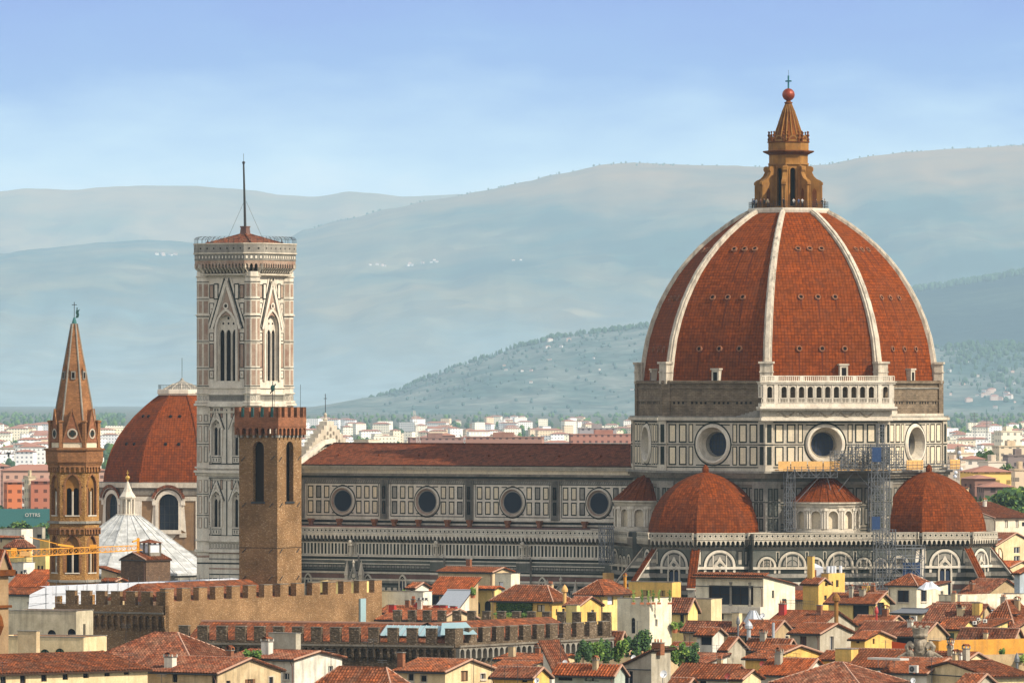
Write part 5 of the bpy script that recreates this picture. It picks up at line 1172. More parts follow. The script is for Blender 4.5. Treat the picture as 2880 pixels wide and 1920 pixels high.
for k in range(8):
    ang = RT+math.pi/4*(k+0.5); W_ = Wall(m, 0, 0, ang); W_.o = W_.n*ap
    if k in (6, 7, 0, 1):
        h = (0, 2.3, 24.9, 33.2, 'a'); W_.holes(-hw, hw, 0, 35.6, [h], 'roughbrick' if False else 'ochrewall', 0.9); wins.append(ang)
    else: W_.quad(-hw, 0, hw, 35.6, 0, 'ochrewall')
    W_.box(-hw-0.3, 34.6, hw+0.3, 35.7, 0, 0.75, 'marble'); [(W_.box(a_, 32.9, b_, 34.4, 0, 0.35, 'marble_d'), W_.box(a_, 31.6, b_, 32.6, 0, 0.25, 'marble')) for a_, b_ in ((-hw-.1, -3.3), (3.3, hw+.1))]
    for sg in (-1, 1):
        a0, a1 = sorted((sg*(hw-1.9), sg*(hw+0.05))); W_.box(a0, 0, a1, 31.6, 0, 0.22, 'marble_l')
    W_.box(-hw, 19.2, hw, 20.2, 0, 0.9, 'marble_d')
m.build('drum', mc)
for ang in wins:
    m = MB(); W_ = Wall(m, 0, 0, ang); W_.o = W_.n*ap
    W_.outline((0, 2.3, 24.9, 33.2, 'a'), 0.75, 0, 0.45, 'marble_l')
    W_.ring(0, 31.2, 3.4, 4.1, 0.9, 'rooftile_b', 14, 15, 165, dd=1.0); W_.ring(0, 31.2, 3.3, 3.75, 0.75, 'marble_l', 14, 10, 170); W_.ring(0, 31.2, 4.1, 3.4, 1.0, 'rooftile_b', 14, 15, 165, dd=0.0)
    for sg in (-1, 1):
        W_.box(sg*3.35-0.45, 30.6, sg*3.35+0.45, 31.8, 0, 0.6, 'marble_l'); m.poly([W_.p(sg*3.0, 24.9, 0.2), W_.p(sg*4.1, 24.3, 0.2), W_.p(sg*3.6, 30.8, 0.2), W_.p(sg*3.0, 30.8, 0.2)], 'marble_l')
        W_.box(sg*3.3-0.8, 23.2, sg*3.3+0.8, 24.2, 0, 0.3, 'marble')
    W_.box(-2.9, 24.0, 2.9, 24.9, 0, 0.8, 'marble_l'); W_.fan([(-2.0, 24.0), (2.0, 24.0), (1.0, 22.9), (0.3, 22.6), (-0.3, 22.6), (-1.0, 22.9)], 'marble', 0.3)
    o = m.build('window', mc)
    m = MB(); W_ = Wall(m, 0, 0, ang); W_.o = W_.n*ap; W_.quad(-2.3, 24.9, 2.3, 33.2, -0.85, 'glass')
    for s_ in (-1.1, 0, 1.1): W_.box(s_-0.07, 24.9, s_+0.07, 32.2, -0.85, -0.78, 'iron')
    for z in (26.6, 28.4, 30.4): W_.box(-2.3, z, 2.3, z+0.1, -0.85, -0.77, 'iron')
    m.build('glass', o)

# ---------------------------------------------------------------- the white baptistery roof
c = at(359, 1110, 1392)
bp = thing('baptistery', 'low octagonal building with a white stone pyramid roof and small lantern, seen between the towers', 'baptistery', (c.x, c.y, 0), 0)
BRT = R(-11); BRR = 14.9
m = MB(); m.loft(0,0,8,BRT,[(14.4,0),(14.4,17.0),(14.8,17.1),(14.8,17.6),(14.4,17.65),(16.9,19.3),(17.3,19.4),(17.3,20.9)], 'marble_g')
for k in range(8):
    W_ = Wall(m,0,0,BRT+math.pi/4*(k+0.5)); W_.o = W_.n*14.4*AP; h_ = 14.4*math.sin(math.pi/8)
    W_.quad(-h_, 19.0, h_, 19.15, 0.03, 'green')
    for i in range(-4, 5): W_.panel(i*1.15-0.45, 14.2, i*1.15+0.45, 16.6, 0.12, 'green', 'marble_l', 0.03)
m.build('wall', bp)
m = MB(); m.loft(0,0,8,BRT,[(17.9,20.8),(17.9,21.2),(2.3,32.4)], 'leadwhite')
for k in range(8):
    for t_ in (0, 1/3., 2/3.):
        a0, a1 = BRT+math.pi/4*k, BRT+math.pi/4*(k+1)
        d = Vector((math.sin(a0), -math.cos(a0), 0))*(1-t_)+Vector((math.sin(a1), -math.cos(a1), 0))*t_
        m.beam(d*17.8+Vector((0,0,21.3)), d*2.3+Vector((0,0,32.45)), 0.28 if t_ == 0 else 0.14, 0.14, 'leadwhite')
m.build('pyramid_roof', bp)
m = MB(); m.loft(0,0,8,BRT,[(2.3,32.3),(2.4,32.35),(2.4,32.55),(0.7,32.6),(0.7,35.4),(1.45,35.5),(1.65,35.8),(1.65,36.0),(0.95,37.0),(0.5,38.1),(0.15,39.0)], 'marble_l')
for k in range(8):
    a = BRT+math.pi/4*k; m.tube((1.3*math.sin(a),-1.3*math.cos(a),32.4),(1.3*math.sin(a),-1.3*math.cos(a),35.6),0.17,'marble_l',8)
ln = m.build('lantern', bp)
m = MB(); m.tube((0,0,38.9),(0,0,39.4),0.14,'gilt',6); m.sphere((0,0,39.7),0.45,'gilt',14,10); m.tube((0,0,40.1),(0,0,41.2),0.08,'gilt',5); m.box(-0.25,-0.05,40.6,0.25,0.05,40.75,'gilt'); m.build('ball', ln)

# ---------------------------------------------------------------- the slim hexagonal bell tower
c = at(209, 1110, 1015)
bd = thing('hexagonal_tower', 'slim ochre hexagonal bell tower with a pointed red spire and weathervane, far left', 'bell tower', (c.x, c.y, 0), 0)
bd.scale = (1.05,)*3; bd.location = (c.x*1.05, c.y*1.05, ZC*(1-1.05))
BT = R(-31.5); RH = 3.55; A6 = math.cos(math.pi/6)
m = MB(); hw = RH*0.5; ap = RH*A6
TIERS = [(0, 29.4, None), (29.4, 37.6, (30.6, 35.9)), (37.6, 45.6, (38.8, 44.6))]
for k in range(6):
    W_ = Wall(m,0,0,BT+math.pi/3*(k+0.5)); W_.o = W_.n*ap
    W_.quad(-hw, 0, hw, 29.4, 0, 'badia')
    for z0, z1, wz in TIERS[1:]:
        h = (0, 1.0, wz[0], wz[1], 'p'); W_.holes(-hw, hw, z0, z1, [h], 'badia', 0.45, mr='towerbrick'); W_.outline(h, 0.3, 0, 0.06, 'towerbrick')
    for z in (29.2, 37.6):
        W_.box(-hw-0.12, z, hw+0.12, z+0.35, 0, 0.3, 'marble_g')
    for z0, dep in ((37.0, 0.28), (28.7, 0.25), (45.9, 0.25), (47.3, 0.5)):     # rows of little blind arches
        n_ = 5; st = 2*hw/n_
        for i in range(n_): W_.holes(-hw+st*i, -hw+st*(i+1), z0-0.95, z0, [(-hw+st*(i+0.5), st*0.33, z0-0.95, z0-0.22, 'a')], 'towerbrick', dep, d=dep)
        W_.quad(-hw-dep*0.5, z0-0.95, hw+dep*0.5, z0, 0.02, 'gold')
    for (s_, z) in ((-1.3, 41.0), (1.35, 42.8), (1.3, 39.6), (-1.2, 34.4), (1.25, 33.0), (-1.25, 26.6), (1.25, 26.6), (-0.6, 24.6), (-1.35, 43.0), (0.9, 23.2)): W_.disc(s_, z, 0.13, 0.03, 'dark', 6)
    W_.panel(-0.75, 26.0, 0.75, 28.3, 0.08, 'towerbrick', None, 0.04)
    # edge stones
m.loft(0,0,6,BT,[(RH,45.5),(RH+0.15,45.7),(RH+0.3,45.95)], 'towerbrick', cap=False)
m.loft(0,0,6,BT,[(RH+0.3,45.95),(RH+0.55,46.4),(RH+0.6,47.35),(RH+0.6,48.0),(RH+0.85,48.1),(RH+0.85,48.3),(3.2,48.5)], 'towerbrick', cap=False)
m.loft(0,0,6,BT,[(1.9,29.0),(1.9,45.0)], 'void', cap=False)  # dark core added so the openings look shaded inside
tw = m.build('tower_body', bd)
for k in range(6):
    for z0, z1 in ((30.6, 35.9), (38.8, 44.6)):
        mm = MB(); W_ = Wall(mm,0,0,BT+math.pi/3*(k+0.5)); W_.o = W_.n*(ap-0.35)
        W_.holes(-1.0, 1.0, z0, z1-1.7, [(s_*0.5, 0.36, z0, z1-1.9, 'a') for s_ in (-1, 1)], 'gold', 0.25)
        A, zz = W_.curve((0, 1.0, z0, z1, 'p')); W_.fan([(-1.0, z1-1.7)]+[(x, z) for x, z in A if z > z1-1.7]+[(1.0, z1-1.7)], 'gold')
        mm.tube(W_.p(0, z0, 0.1), W_.p(0, z1-2.4, 0.1), 0.14, 'marble', 6); W_.box(-1.05, z0-0.15, 1.05, z0, 0, 0.45, 'marble_l')
        mm.build('double_window', bd)
m = MB(); m.loft(0,0,6,BT,[(3.25,48.3),(3.25,49.9)], 'gold', cap=False)
SP = [(3.3,49.9),(2.75,53.2),(0.42,66.2)]
m.loft(0,0,6,BT,SP, 'towerbrick')
for k in range(6):
    a = BT+math.pi/3*k; d = Vector((math.sin(a), -math.cos(a), 0))
    for p, q in zip(SP, SP[1:]): m.tube(d*p[0]+Vector((0,0,p[1])), d*q[0]+Vector((0,0,q[1])), 0.15, 'marble_g', 6, 0.12)
    m.loft(3.4*d.x, 3.4*d.y, 4, a, [(0.35,48.4),(0.35,52.0),(0.5,52.1),(0.5,52.3),(0.0,52.4)], 'towerbrick', cap=False)
sp = m.build('spire', bd)
for k in range(6):
    mm = MB(); W_ = Wall(mm,0,0,BT+math.pi/3*(k+0.5)); W_.o = W_.n*3.25*A6; 
    for d_ in (0.28,): W_.fan([(-1.4,49.2),(1.4,49.2),(0,53.9)], 'redbrick', d_)
    for sg in (-1, 1): mm.poly([W_.p(sg*1.4,49.2,0.28), W_.p(0,53.9,0.28), W_.p(0,53.9,-1.0), W_.p(sg*1.4,49.2,-0.3)], 'towerbrick'); mm.beam(W_.p(sg*1.4,49.2,0.3), W_.p(0,54.0,0.3), 0.16, 0.16, 'towerbrick')
    W_.box(-1.35,48.45,1.35,49.2,0,0.15,'panel')
    g_ = mm.build('gable', bd)
    mm = MB(); W_ = Wall(mm,0,0,BT+math.pi/3*(k+0.5)); W_.o = W_.n*(3.25*A6+0.3); W_.ring(0,50.45,0.55,0.74,0.04,'marble',20)
    for dx, dz in ((0.27,0),(-0.27,0),(0,0.27),(0,-0.27)): W_.disc(dx,50.45+dz,0.25,0.03,'green',10)
    mm.build('quatrefoil_window', g_)
    if k in (5, 0, 1):
        mm = MB(); W_ = Wall(mm,0,0,BT+math.pi/3*(k+0.5)); W_.o = W_.n*1.62*A6
        W_.box(-0.32,58.2,0.32,59.4,-0.5,0.35,'marble_g'); W_.fan([(-0.38,59.4),(0.38,59.4),(0,60.4)],'towerbrick',0.35); W_.quad(-0.18,58.4,0.18,59.2,0.37,'dark'); mm.build('dormer', sp)
m = MB(); m.loft(0,0,8,0,[(0.55,63.8),(0.5,64.8),(0.34,66.4),(0.12,67.1)], 'greenish'); m.tube((0,0,67),(0,0,69.3),0.05,'iron',5); m.tube((-0.35,0,68.9),(0.35,0,68.9),0.05,'iron',5)
# angel vane
for yy in (0.03, -0.03): m.poly([(x*0.75+0.05, yy, 67.0+(z-68.4)*0.62) for x, z in ((0.15,68.4),(0.7,68.5),(0.85,69.1),(0.75,69.8),(1.0,70.5),(0.6,70.2),(0.45,70.6),(0.3,70.2),(0.2,69.6),(0.35,69.1))], 'copperdark')
m.sphere((0.4,0,68.4),0.12,'copperdark',6,5); m.build('weathervane', bd)

# ---------------------------------------------------------------- the fortress palace: tower and crenellated walls
def P2(px, D): v = at(px, 1110, D); return (v.x, v.y)
DB = 1006.0; YB = -33.0
def square_tower():
    x, y = P2(780, 1034.0); t = thing('battlemented_tower', 'square tan stone tower with red brick battlements and tall arched belfry openings', 'tower', (x, y, 0), R(-30.5))
    w = 6.62; m = MB()
    faces = [(R(0), (-w/2, 0)), (R(90), (0, w/2)), (R(180), (-w/2, w)), (R(270), (-w, w/2))]
    for i, (a, o) in enumerate(faces):
        W_ = Wall(m, o[0], o[1], a); hwid = 0.95 if i % 2 == 0 else 1.0
        h = (0.05, hwid, 40.4, 49.2, 'a'); W_.holes(-w/2, w/2, 0, 50.3, [h], 'bargello', 0.7, mr='bargello'); W_.outline(h, 0.25, 0, 0.03, 'bargello')
        W_.box(-1.2, 40.1, 1.2, 40.4, 0, 0.15, 'iron')
        W_.quad(-w/2, 33.6, w/2, 33.68, 0.03, 'dark')
        for s_, z in ((-2.6, 46.6), (2.6, 46.8), (-2.4, 39.9), (2.3, 39.9), (-2.4, 33.2), (2.2, 33.2), (-2.4, 29.2), (2.2, 29.2), (-1.2, 26.5), (1.6, 25.8)): m.tube(W_.p(s_-0.35, z-0.3, 0.1), W_.p(s_+0.35, z+0.3, 0.1), 0.06, 'iron', 4)
    m.box(-w+1.1, 1.1, 0, -1.1, w-1.1, 50, 'void')
    m.build('shaft', t)
    e = 0.5; m = MB()
    cr_faces = [(R(0), (-w/2, -e)), (R(90), (e, w/2)), (R(180), (-w/2, w+e)), (R(270), (-w-e, w/2))]; hwc = w/2+e
    for a, o in cr_faces:
        W_ = Wall(m, o[0], o[1], a); n_ = 7; st = 2*hwc/n_
        for i in range(n_): W_.holes(-hwc+st*i, -hwc+st*(i+1), 50.1, 51.4, [(-hwc+st*(i+0.5), st*0.33, 50.1, 51.15, 'a')], 'redbrick', e)
        for i in range(n_+1): W_.box(max(-hwc+st*i-0.16, -hwc), 49.75, min(-hwc+st*i+0.16, hwc), 50.15, -e, -0.08, 'marble_g')
        W_.quad(-hwc, 51.4, hwc, 52.7, 0, 'redbrick'); W_.box(-hwc, 51.35, hwc, 51.5, 0, 0.08, 'redbrick')
        ms = 5; pt = 2*hwc/(ms*2-1)
        for i in range(ms):
            W_.box(-hwc+pt*2*i, 52.7, -hwc+pt*(2*i+1), 54.2, -0.5, 0, 'redbrick')
    for z in (52.7,): m.poly([(-w-e,-e,z),(e,-e,z),(e,w+e,z),(-w-e,w+e,z)], 'redbrick')
    m.poly([(-w-e,-e,50.1),(e,-e,50.1),(e,w+e,50.1),(-w-e,w+e,50.1)], 'void')
    m.build('battlement', t)
    for a, o in cr_faces:
        for i in range(4):
            m = MB(); W_ = Wall(m, o[0], o[1], a); c = -hwc+pt*(2*i+1.5)
            W_.box(c-pt*0.5+0.02, 52.75, c, 54.1, -0.6, -0.5, 'greenish'); W_.box(c, 52.75, c+pt*0.5-0.02, 54.1, -0.7, -0.6, 'sheet' if i % 2 else 'greenish'); m.build('wind_screen', t)
    # bell and beams inside
    m = MB(); m.tube((-w+1.0, w/2, 44.4), (-1.0, w/2, 44.4), 0.2, 'plank', 6); m.loft(-w/2, w/2, 12, 0, [(0.9,42.3),(0.75,42.7),(0.55,43.6),(0.3,44.1),(0,44.2)], 'iron', cap=False); m.build('bell', t)
    # lion vane and rods
    m = MB(); m.tube((-w/2+0.4,w/2,52.7),(-w/2+0.4,w/2,58.0),0.06,'iron',5); m.sphere((-w/2+0.4,w/2,57.0),0.32,'copperdark',6,5,1.6); m.tube((-w/2,w/2,56.2),(-w/2+0.9,w/2,57.6),0.1,'copperdark',5); m.build('weathervane', t)
    for q in ((-w+1.2, 0.5), (-0.6, 0.2), (0.2, w-0.6)):
        m = MB(); m.tube((q[0],q[1],52.7),(q[0],q[1],57.5),0.03,'iron',4); m.build('lightning_rod', t)
    return t
square_tower()
def crenel(name, label, cat, px, D, deg, Ln, zt, mat, mw, gap, mh, band=None, thick=0.9, body=0.0, flip=False, parent=None, arches=None, string=None, hang=None):
    """straight battlemented wall starting at px,D, running to the viewer's left (flip: right)"""
    x, y = P2(px, D) if parent is None else (0, 0)
    m = MB(); W_ = Wall(m, x, y, R(deg)); a0, a1 = (-Ln, 0) if not flip else (0, Ln)
    W_.box(a0, 0, a1, zt-mh, -thick, 0, mat)
    p = mw+gap; n_ = int(Ln/p)+1; s0 = 0
    for i in range(n_):
        c0 = s0+i*p; c1 = min(c0+mw, Ln)
        if c1-c0 < mw*0.5: continue
        a, b = (-c1, -c0) if not flip else (c0, c1)
        W_.box(a, zt-mh, b, zt, -thick*0.8, 0, mat); W_.box(a-0.05, zt, b+0.05, zt+0.08, -thick*0.8-0.05, 0.05, 'marble_d')
    if arches:
        z0, z1, pt, am, proj = arches; n_ = max(2, int(Ln/pt)); pt = Ln/n_
        W_.quad(a0, z1-0.05, a1, zt-mh, proj, mat); W_.box(a0, z1+0.15, a1, z1+0.4, proj, proj+0.15, 'marble_d')
        for i in range(n_):
            c = a0+pt*(i+0.5); W_.holes(c-pt/2, c+pt/2, z0+(z1-z0)*0.38, z1, [(c, pt*0.36, z0+(z1-z0)*0.38, z1-0.1, 'a')], am, proj, d=proj)
        for i in range(n_+1):
            c = a0+pt*i; t = pt*0.13; pr = [(proj, z0+(z1-z0)*0.4), (proj*0.6, z0+(z1-z0)*0.2), (0, z0), (0, z1), (proj, z1)]
            for sg in (-1, 1): m.poly([W_.p(c+sg*t, z, d) for d, z in pr], am)
            for q, r in zip(pr[:2], pr[1:3]): m.poly([W_.p(c-t,q[1],q[0]), W_.p(c+t,q[1],q[0]), W_.p(c+t,r[1],r[0]), W_.p(c-t,r[1],r[0])], am)
    return m, W_
# inner building: left wing in stone darkened for shade, long right wing in sun
m, W_ = crenel('x','','',465, DB, -31, 18.6, 27.95, 'bargello_shaded', 1.55, 1.05, 1.9, arches=(22.3, 24.7, 1.06, 'bargello_shaded', 0.5))
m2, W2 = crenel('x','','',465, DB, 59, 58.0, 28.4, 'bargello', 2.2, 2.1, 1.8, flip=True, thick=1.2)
m.v += []; off = len(m.v)
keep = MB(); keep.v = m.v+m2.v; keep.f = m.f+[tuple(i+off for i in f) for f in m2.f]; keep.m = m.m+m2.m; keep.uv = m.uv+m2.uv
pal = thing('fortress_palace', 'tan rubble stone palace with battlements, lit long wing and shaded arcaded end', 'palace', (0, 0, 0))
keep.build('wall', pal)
m = MB(); Wr = Wall(m, *P2(465, DB), R(59))   # red roof seen behind the battlements
m.poly([Wr.p(0.8,26.6,-0.9), Wr.p(36,26.6,-0.9), Wr.p(36,29.05,-6.5), Wr.p(2.5,29.05,-6.5)], 'rooftile'); m.poly([Wr.p(0.8,26.6,-11.5), Wr.p(36,26.6,-11.5), Wr.p(36,29.05,-6.5), Wr.p(2.5,29.05,-6.5)], 'rooftile'); m.poly([Wr.p(0.8,26.6,-0.9), Wr.p(2.5,29.05,-6.5), Wr.p(0.8,26.6,-11.5)], 'rooftile')
m.build('roof', pal)
m = MB(); Wr = Wall(m, *P2(465, DB), R(59)); Wr.box(51.5, 14, 53.0, 25.8, 0.05, 0.35, 'bluemetal'); m.build('drainage_duct', pal)
# outer building in front
px0, D1 = 1280, 930
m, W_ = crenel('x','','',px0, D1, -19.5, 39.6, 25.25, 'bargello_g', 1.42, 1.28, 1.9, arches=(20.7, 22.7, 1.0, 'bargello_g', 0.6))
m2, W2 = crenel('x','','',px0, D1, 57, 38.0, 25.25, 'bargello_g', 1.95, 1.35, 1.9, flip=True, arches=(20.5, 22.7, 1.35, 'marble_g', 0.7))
off = len(m.v); keep = MB(); keep.v = m.v+m2.v; keep.f = m.f+[tuple(i+off for i in f) for f in m2.f]; keep.m = m.m+m2.m; keep.uv = m.uv+m2.uv
out_p = thing('fortress_annexe', 'dark grey rubble stone wing with square battlements, in front of the tan palace', 'palace', (0, 0, 0))
keep.build('wall', out_p)
m = MB(); Wr = Wall(m, *P2(px0, D1), R(-19.5))
m.poly([Wr.p(-38.5,23.35,-0.95), Wr.p(-0.3,23.35,-0.95), Wr.p(-1.5,25.7,-6.5), Wr.p(-38.5,25.7,-6.5)], 'rooftile'); m.poly([Wr.p(-38.5,23.35,-13), Wr.p(-0.3,23.35,-13), Wr.p(-1.5,25.7,-6.5), Wr.p(-38.5,25.7,-6.5)], 'rooftile')
m.beam(Wr.p(-38.5,25.75,-6.5), Wr.p(-1.5,25.75,-6.5), 0.35, 0.2, 'ridge')
Wq = Wall(m, *P2(px0, D1), R(57))
m.poly([Wq.p(1.5,23.3,-1.0), Wq.p(34,23.3,-1.0), Wq.p(34,25.9,-7), Wq.p(4,25.9,-7)], 'rooftile'); m.poly([Wq.p(1.5,23.3,-13), Wq.p(34,23.3,-13), Wq.p(34,25.9,-7), Wq.p(4,25.9,-7)], 'rooftile')
m.build('roof', out_p)
m = MB(); Wr = Wall(m, *P2(px0, D1), R(-19.5)); m.poly([Wr.p(-11.5,24.2,-2.2), Wr.p(-2.5,24.2,-2.2), Wr.p(-1.5,25.5,-5.0), Wr.p(-11.5,25.5,-5.0)], 'bluemetal')
m.poly([Wr.p(-2.5,24.4,-1.2), Wr.p(2.0,24.5,-3.2), Wr.p(-0.5,26.0,-5.6), Wr.p(-3.6,25.9,-4.8)], 'bluemetal')
for i in range(12): m.beam(Wr.p(-11.3+i*0.78,24.26,-2.2), Wr.p(-11.3+i*0.78,25.55,-5.0), 0.07, 0.08, 'steel_l')
m.build('metal_roof', out_p)
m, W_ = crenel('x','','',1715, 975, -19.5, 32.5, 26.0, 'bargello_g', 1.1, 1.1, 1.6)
m.build('rear_wall', out_p)

# white sheeted scaffold behind the left battlement
t = thing('sheeted_scaffold', 'long white plastic sheeted scaffold roof edge behind the shaded battlements', 'scaffold', (0, 0, 0))
m = MB(); A = at(128, 1658, 1030); B = at(672, 1635, 1052); d = (B-A); Ln = d.length; d.normalize(); up = Vector((0,0,1)); nn = Vector((d.y, -d.x, 0)).normalized()
zt0 = A.z; n_ = 26
def sp(s, dz, dd=0.0): v = A+d*s+nn*dd; return (v.x, v.y, v.z+dz)
import itertools
r_ = random.Random(4)
for i in range(n_):
    s0, s1 = Ln*i/n_, Ln*(i+1)/n_; a, b = r_.uniform(-.08,.08), r_.uniform(-.08,.08)
    m.poly([sp(s0,-0.95,a), sp(s1,-0.95,b), sp(s1,0.45,b), sp(s0,0.45,a)], 'sheet'); m.poly([sp(s0,0.45,a), sp(s1,0.45,b), sp(s1,0.5,-1.6), sp(s0,0.5,-1.6)], 'sheet')
for i in range(12):
    c = Ln*(i+0.3)/12; w = 0.8; m.poly([sp(c-w,-2.6), sp(c+w,-2.6), sp(c+w,-0.9), sp(c-w,-0.9)], 'sheet')
m.poly([sp(-3.2,-6.2,-.4), sp(1.0,-6.2,.3), sp(1.0,0.4,.3), sp(-0.4,0.3,0), sp(-2.6,-0.6,-.3)], 'sheet'); m.build('sheeting', t)
m = MB()
for i in range(20): s = Ln*i/19; m.tube(sp(s,-4,0.15), sp(s,1.3,0.15), 0.035, 'steel', 4)
for dz in (-0.6, -1.9): m.tube(sp(-3,dz,0.17), sp(Ln,dz,0.17), 0.03, 'steel', 4)
m.build('scaffold_poles', t)
# ---------------------------------------------------------------- houses
CREAM=(0.78,0.62,0.36); YEL=(0.80,0.52,0.15); LEM=(0.88,0.68,0.26); WHITE=(0.80,0.75,0.63); TAN=(0.50,0.37,0.21); GREY=(0.48,0.43,0.33); OCHRE=(0.70,0.34,0.06); SAND=(0.64,0.49,0.29); PALE=(0.84,0.77,0.58)
HS = {}
def tile_rows(r, P, tile, pitch=0.44, h=0.13):
    """rows of cover tiles running down a roof slope P (convex polygon, counter-clockwise from above)"""
    V = [Vector(p) for p in P]; n = Vector((0,0,0))
    for i in range(1, len(V)-1): n += (V[i]-V[0]).cross(V[i+1]-V[0])
    n.normalize(); ux = Vector((-n.y, n.x, 0)).normalized(); vy = n.cross(ux); o = V[0]
    Q = [((p-o).dot(ux), (p-o).dot(vy)) for p in V]; u0, u1 = min(q[0] for q in Q), max(q[0] for q in Q)
    def span(u):
        vs_ = []
        for a, b in zip(Q, Q[1:]+Q[:1]):
            if abs(a[0]-b[0]) < 1e-9: continue
            t = (u-a[0])/(b[0]-a[0])
            if -1e-6 <= t <= 1+1e-6: vs_.append(a[1]+(b[1]-a[1])*t)
        return (min(vs_), max(vs_)) if vs_ else (0, 0)
    k = max(2, int((u1-u0)/(pitch/2))); k += k % 2; du = (u1-u0)/k; S = []
    for i in range(k+1):
        u = u0+du*i; a, b = span(min(max(u, u0+1e-4), u1-1e-4)); hh = 0.03+(h if i % 2 else 0.0)
        S.append((u, a, b, hh))
    base = rnd.random()*50; f = lambda u, v, hh: tuple(o+ux*u+vy*v+n*hh)
    for (ua, a0, a1, ha), (ub, b0, b1, hb2) in zip(S, S[1:]):
        q = [f(ua,a0,ha), f(ub,b0,hb2), f(ub,b1,hb2), f(ua,a1,ha)]
        s_ = pitch/2/du; r.poly(q, tile, [(base+(ua-u0)*s_, a0), (base+(ub-u0)*s_, b0), (base+(ub-u0)*s_, b1), (base+(ua-u0)*s_, a1)])
def house(key, label, xl, xc, xr, yt, col, roof='gx', D=None, rise=None, yaw=33, wins=(), tile='rooftile', wall='plaster', e=0.55, name='house', cat='house', group=None, bottom=0.0, zfloor=None):
    D = D if D else max(780, min(1235, 1200-1.4*(yt-1640)))
    ph = R(yaw); c_, s_ = math.cos(ph), math.sin(ph)
    C = at(xc, yt, D); k1 = (xl-1440)/F; k2 = (xr-1440)/F
    Ln = (C.x-k1*C.y)/(c_+k1*s_); Wd = (k2*C.y-C.x)/(s_-k2*c_)
    Ln = max(Ln, 1.0); Wd = max(1.0, min(Wd, 60)); H = C.z
    t = thing(name, label, cat, (C.x, C.y, 0), -ph, group)
    mpp = D/F
    m = MB(); hL, hR, ws = [], [], []
    wins = list(wins); rw = random.Random(sum(map(ord, key))*7)
    if wall.startswith('plaster') and key not in ('m28','m13','gl','l8b','m9b','ht','l12b'):
        nL, nR = sum(1 for q in wins if q[0] < xc), sum(1 for q in wins if q[0] >= xc)
        for a_, b_, n0, cc in ((xl, xc, nL, c_), (xc, xr, nR, s_)):
            if n0: continue
            wm = (b_-a_)*mpp/cc; k = int(wm/3.6)
            for i in range(min(k, 5)):
                if rw.random() < 0.25: continue
                sty = rw.choice(['', 'w', 's', 'so', 'l', 'wl']); wins.append((a_+(b_-a_)*(i+0.5+rw.uniform(-.12,.12))/k, yt+rw.uniform(0.75,1.1)/mpp, rw.uniform(0.7,1.0)/mpp*cc, rw.uniform(1.1,1.6)/mpp, sty, rw.choice([(0.16,0.08,0.04),(0.06,0.09,0.06),(0.24,0.2,0.15)])))
    for w_ in wins:
        px, py, wp, hp, st = w_[:5]; arch = 'a' if 'a' in st else 'r'
        if px < xc: fr_ = (px-xl)/(xc-xl); a = -Ln+fr_*Ln; hw = wp*mpp/c_/2; face = 0
        else: fr_ = (px-xc)/(xr-xc); a = fr_*Wd; hw = wp*mpp/s_/2; face = 1
        zt = H-(py-yt)*mpp; zb = zt-hp*mpp; lim0, lim1 = ((-Ln, 0) if face == 0 else (0, Wd))
        hw = min(hw, a-lim0-0.05, lim1-a-0.05)
        if hw < 0.15: continue
        h = (a, hw, zb, min(zt, H-0.05), arch); (hL if face == 0 else hR).append(h); ws.append((face, h, st, w_[5] if len(w_) > 5 else None))
    WL = Wall(m, 0, 0, 0); WR = Wall(m, 0, 0, math.pi/2)
    WL.holes(-Ln, 0, 0, H, hL, wall, 0.28); WR.holes(0, Wd, 0, H, hR, wall, 0.28)
    m.poly([(-Ln,0,0),(-Ln,Wd,0),(-Ln,Wd,H),(-Ln,0,H)], wall); m.poly([(-Ln,Wd,0),(0,Wd,0),(0,Wd,H),(-Ln,Wd,H)], wall)
    short = min(Ln, Wd)
    if rise is None: rise = {'hip': 0.17*short, 'gx': 0.17*Wd, 'gy': 0.17*Ln, 'sf': 0.22*Wd, 'sb': 0.22*Wd, 'sr': 0.22*Ln, 'sl': 0.22*Ln, 'flat': 0}[roof]
    if roof == 'gx': rise *= 0.76
    T = H+rise
    if roof == 'gx':
        for x in (-Ln, 0): m.poly([(x,0,H),(x,Wd,H),(x,Wd/2,T)], wall)
    if roof == 'gy':
        for y in (0, Wd): m.poly([(-Ln,y,H),(0,y,H),(-Ln/2,y,T)], wall)
    if roof == 'sf': [m.poly([(x,0,H),(x,Wd,H),(x,Wd,T)], wall) for x in (-Ln,0)]; m.poly([(-Ln,Wd,H),(0,Wd,H),(0,Wd,T),(-Ln,Wd,T)], wall)
    if roof == 'sb': [m.poly([(x,0,H),(x,Wd,H),(x,0,T)], wall) for x in (-Ln,0)]; m.poly([(-Ln,0,H),(0,0,H),(0,0,T),(-Ln,0,T)], wall)
    if roof in ('sr', 'sl'):
        xt = -Ln if roof == 'sr' else 0
        for y in (0, Wd): m.poly([(-Ln,y,H),(0,y,H),(xt,y,T)], wall)
        m.poly([(xt,0,H),(xt,Wd,H),(xt,Wd,T),(xt,0,T)], wall)
    if roof == 'flat':
        for (a,b,c2,d) in ((-Ln,0,0,0.3),(-Ln,Wd-0.3,0,Wd),(-Ln,0.3,-Ln+0.3,Wd-0.3),(-0.3,0.3,0,Wd-0.3)): m.box(a,b,H,c2,d,H+0.9,wall)
    wo = m.build('wall', t); wo.color = col+(1,)
    r = MB(); tops = []
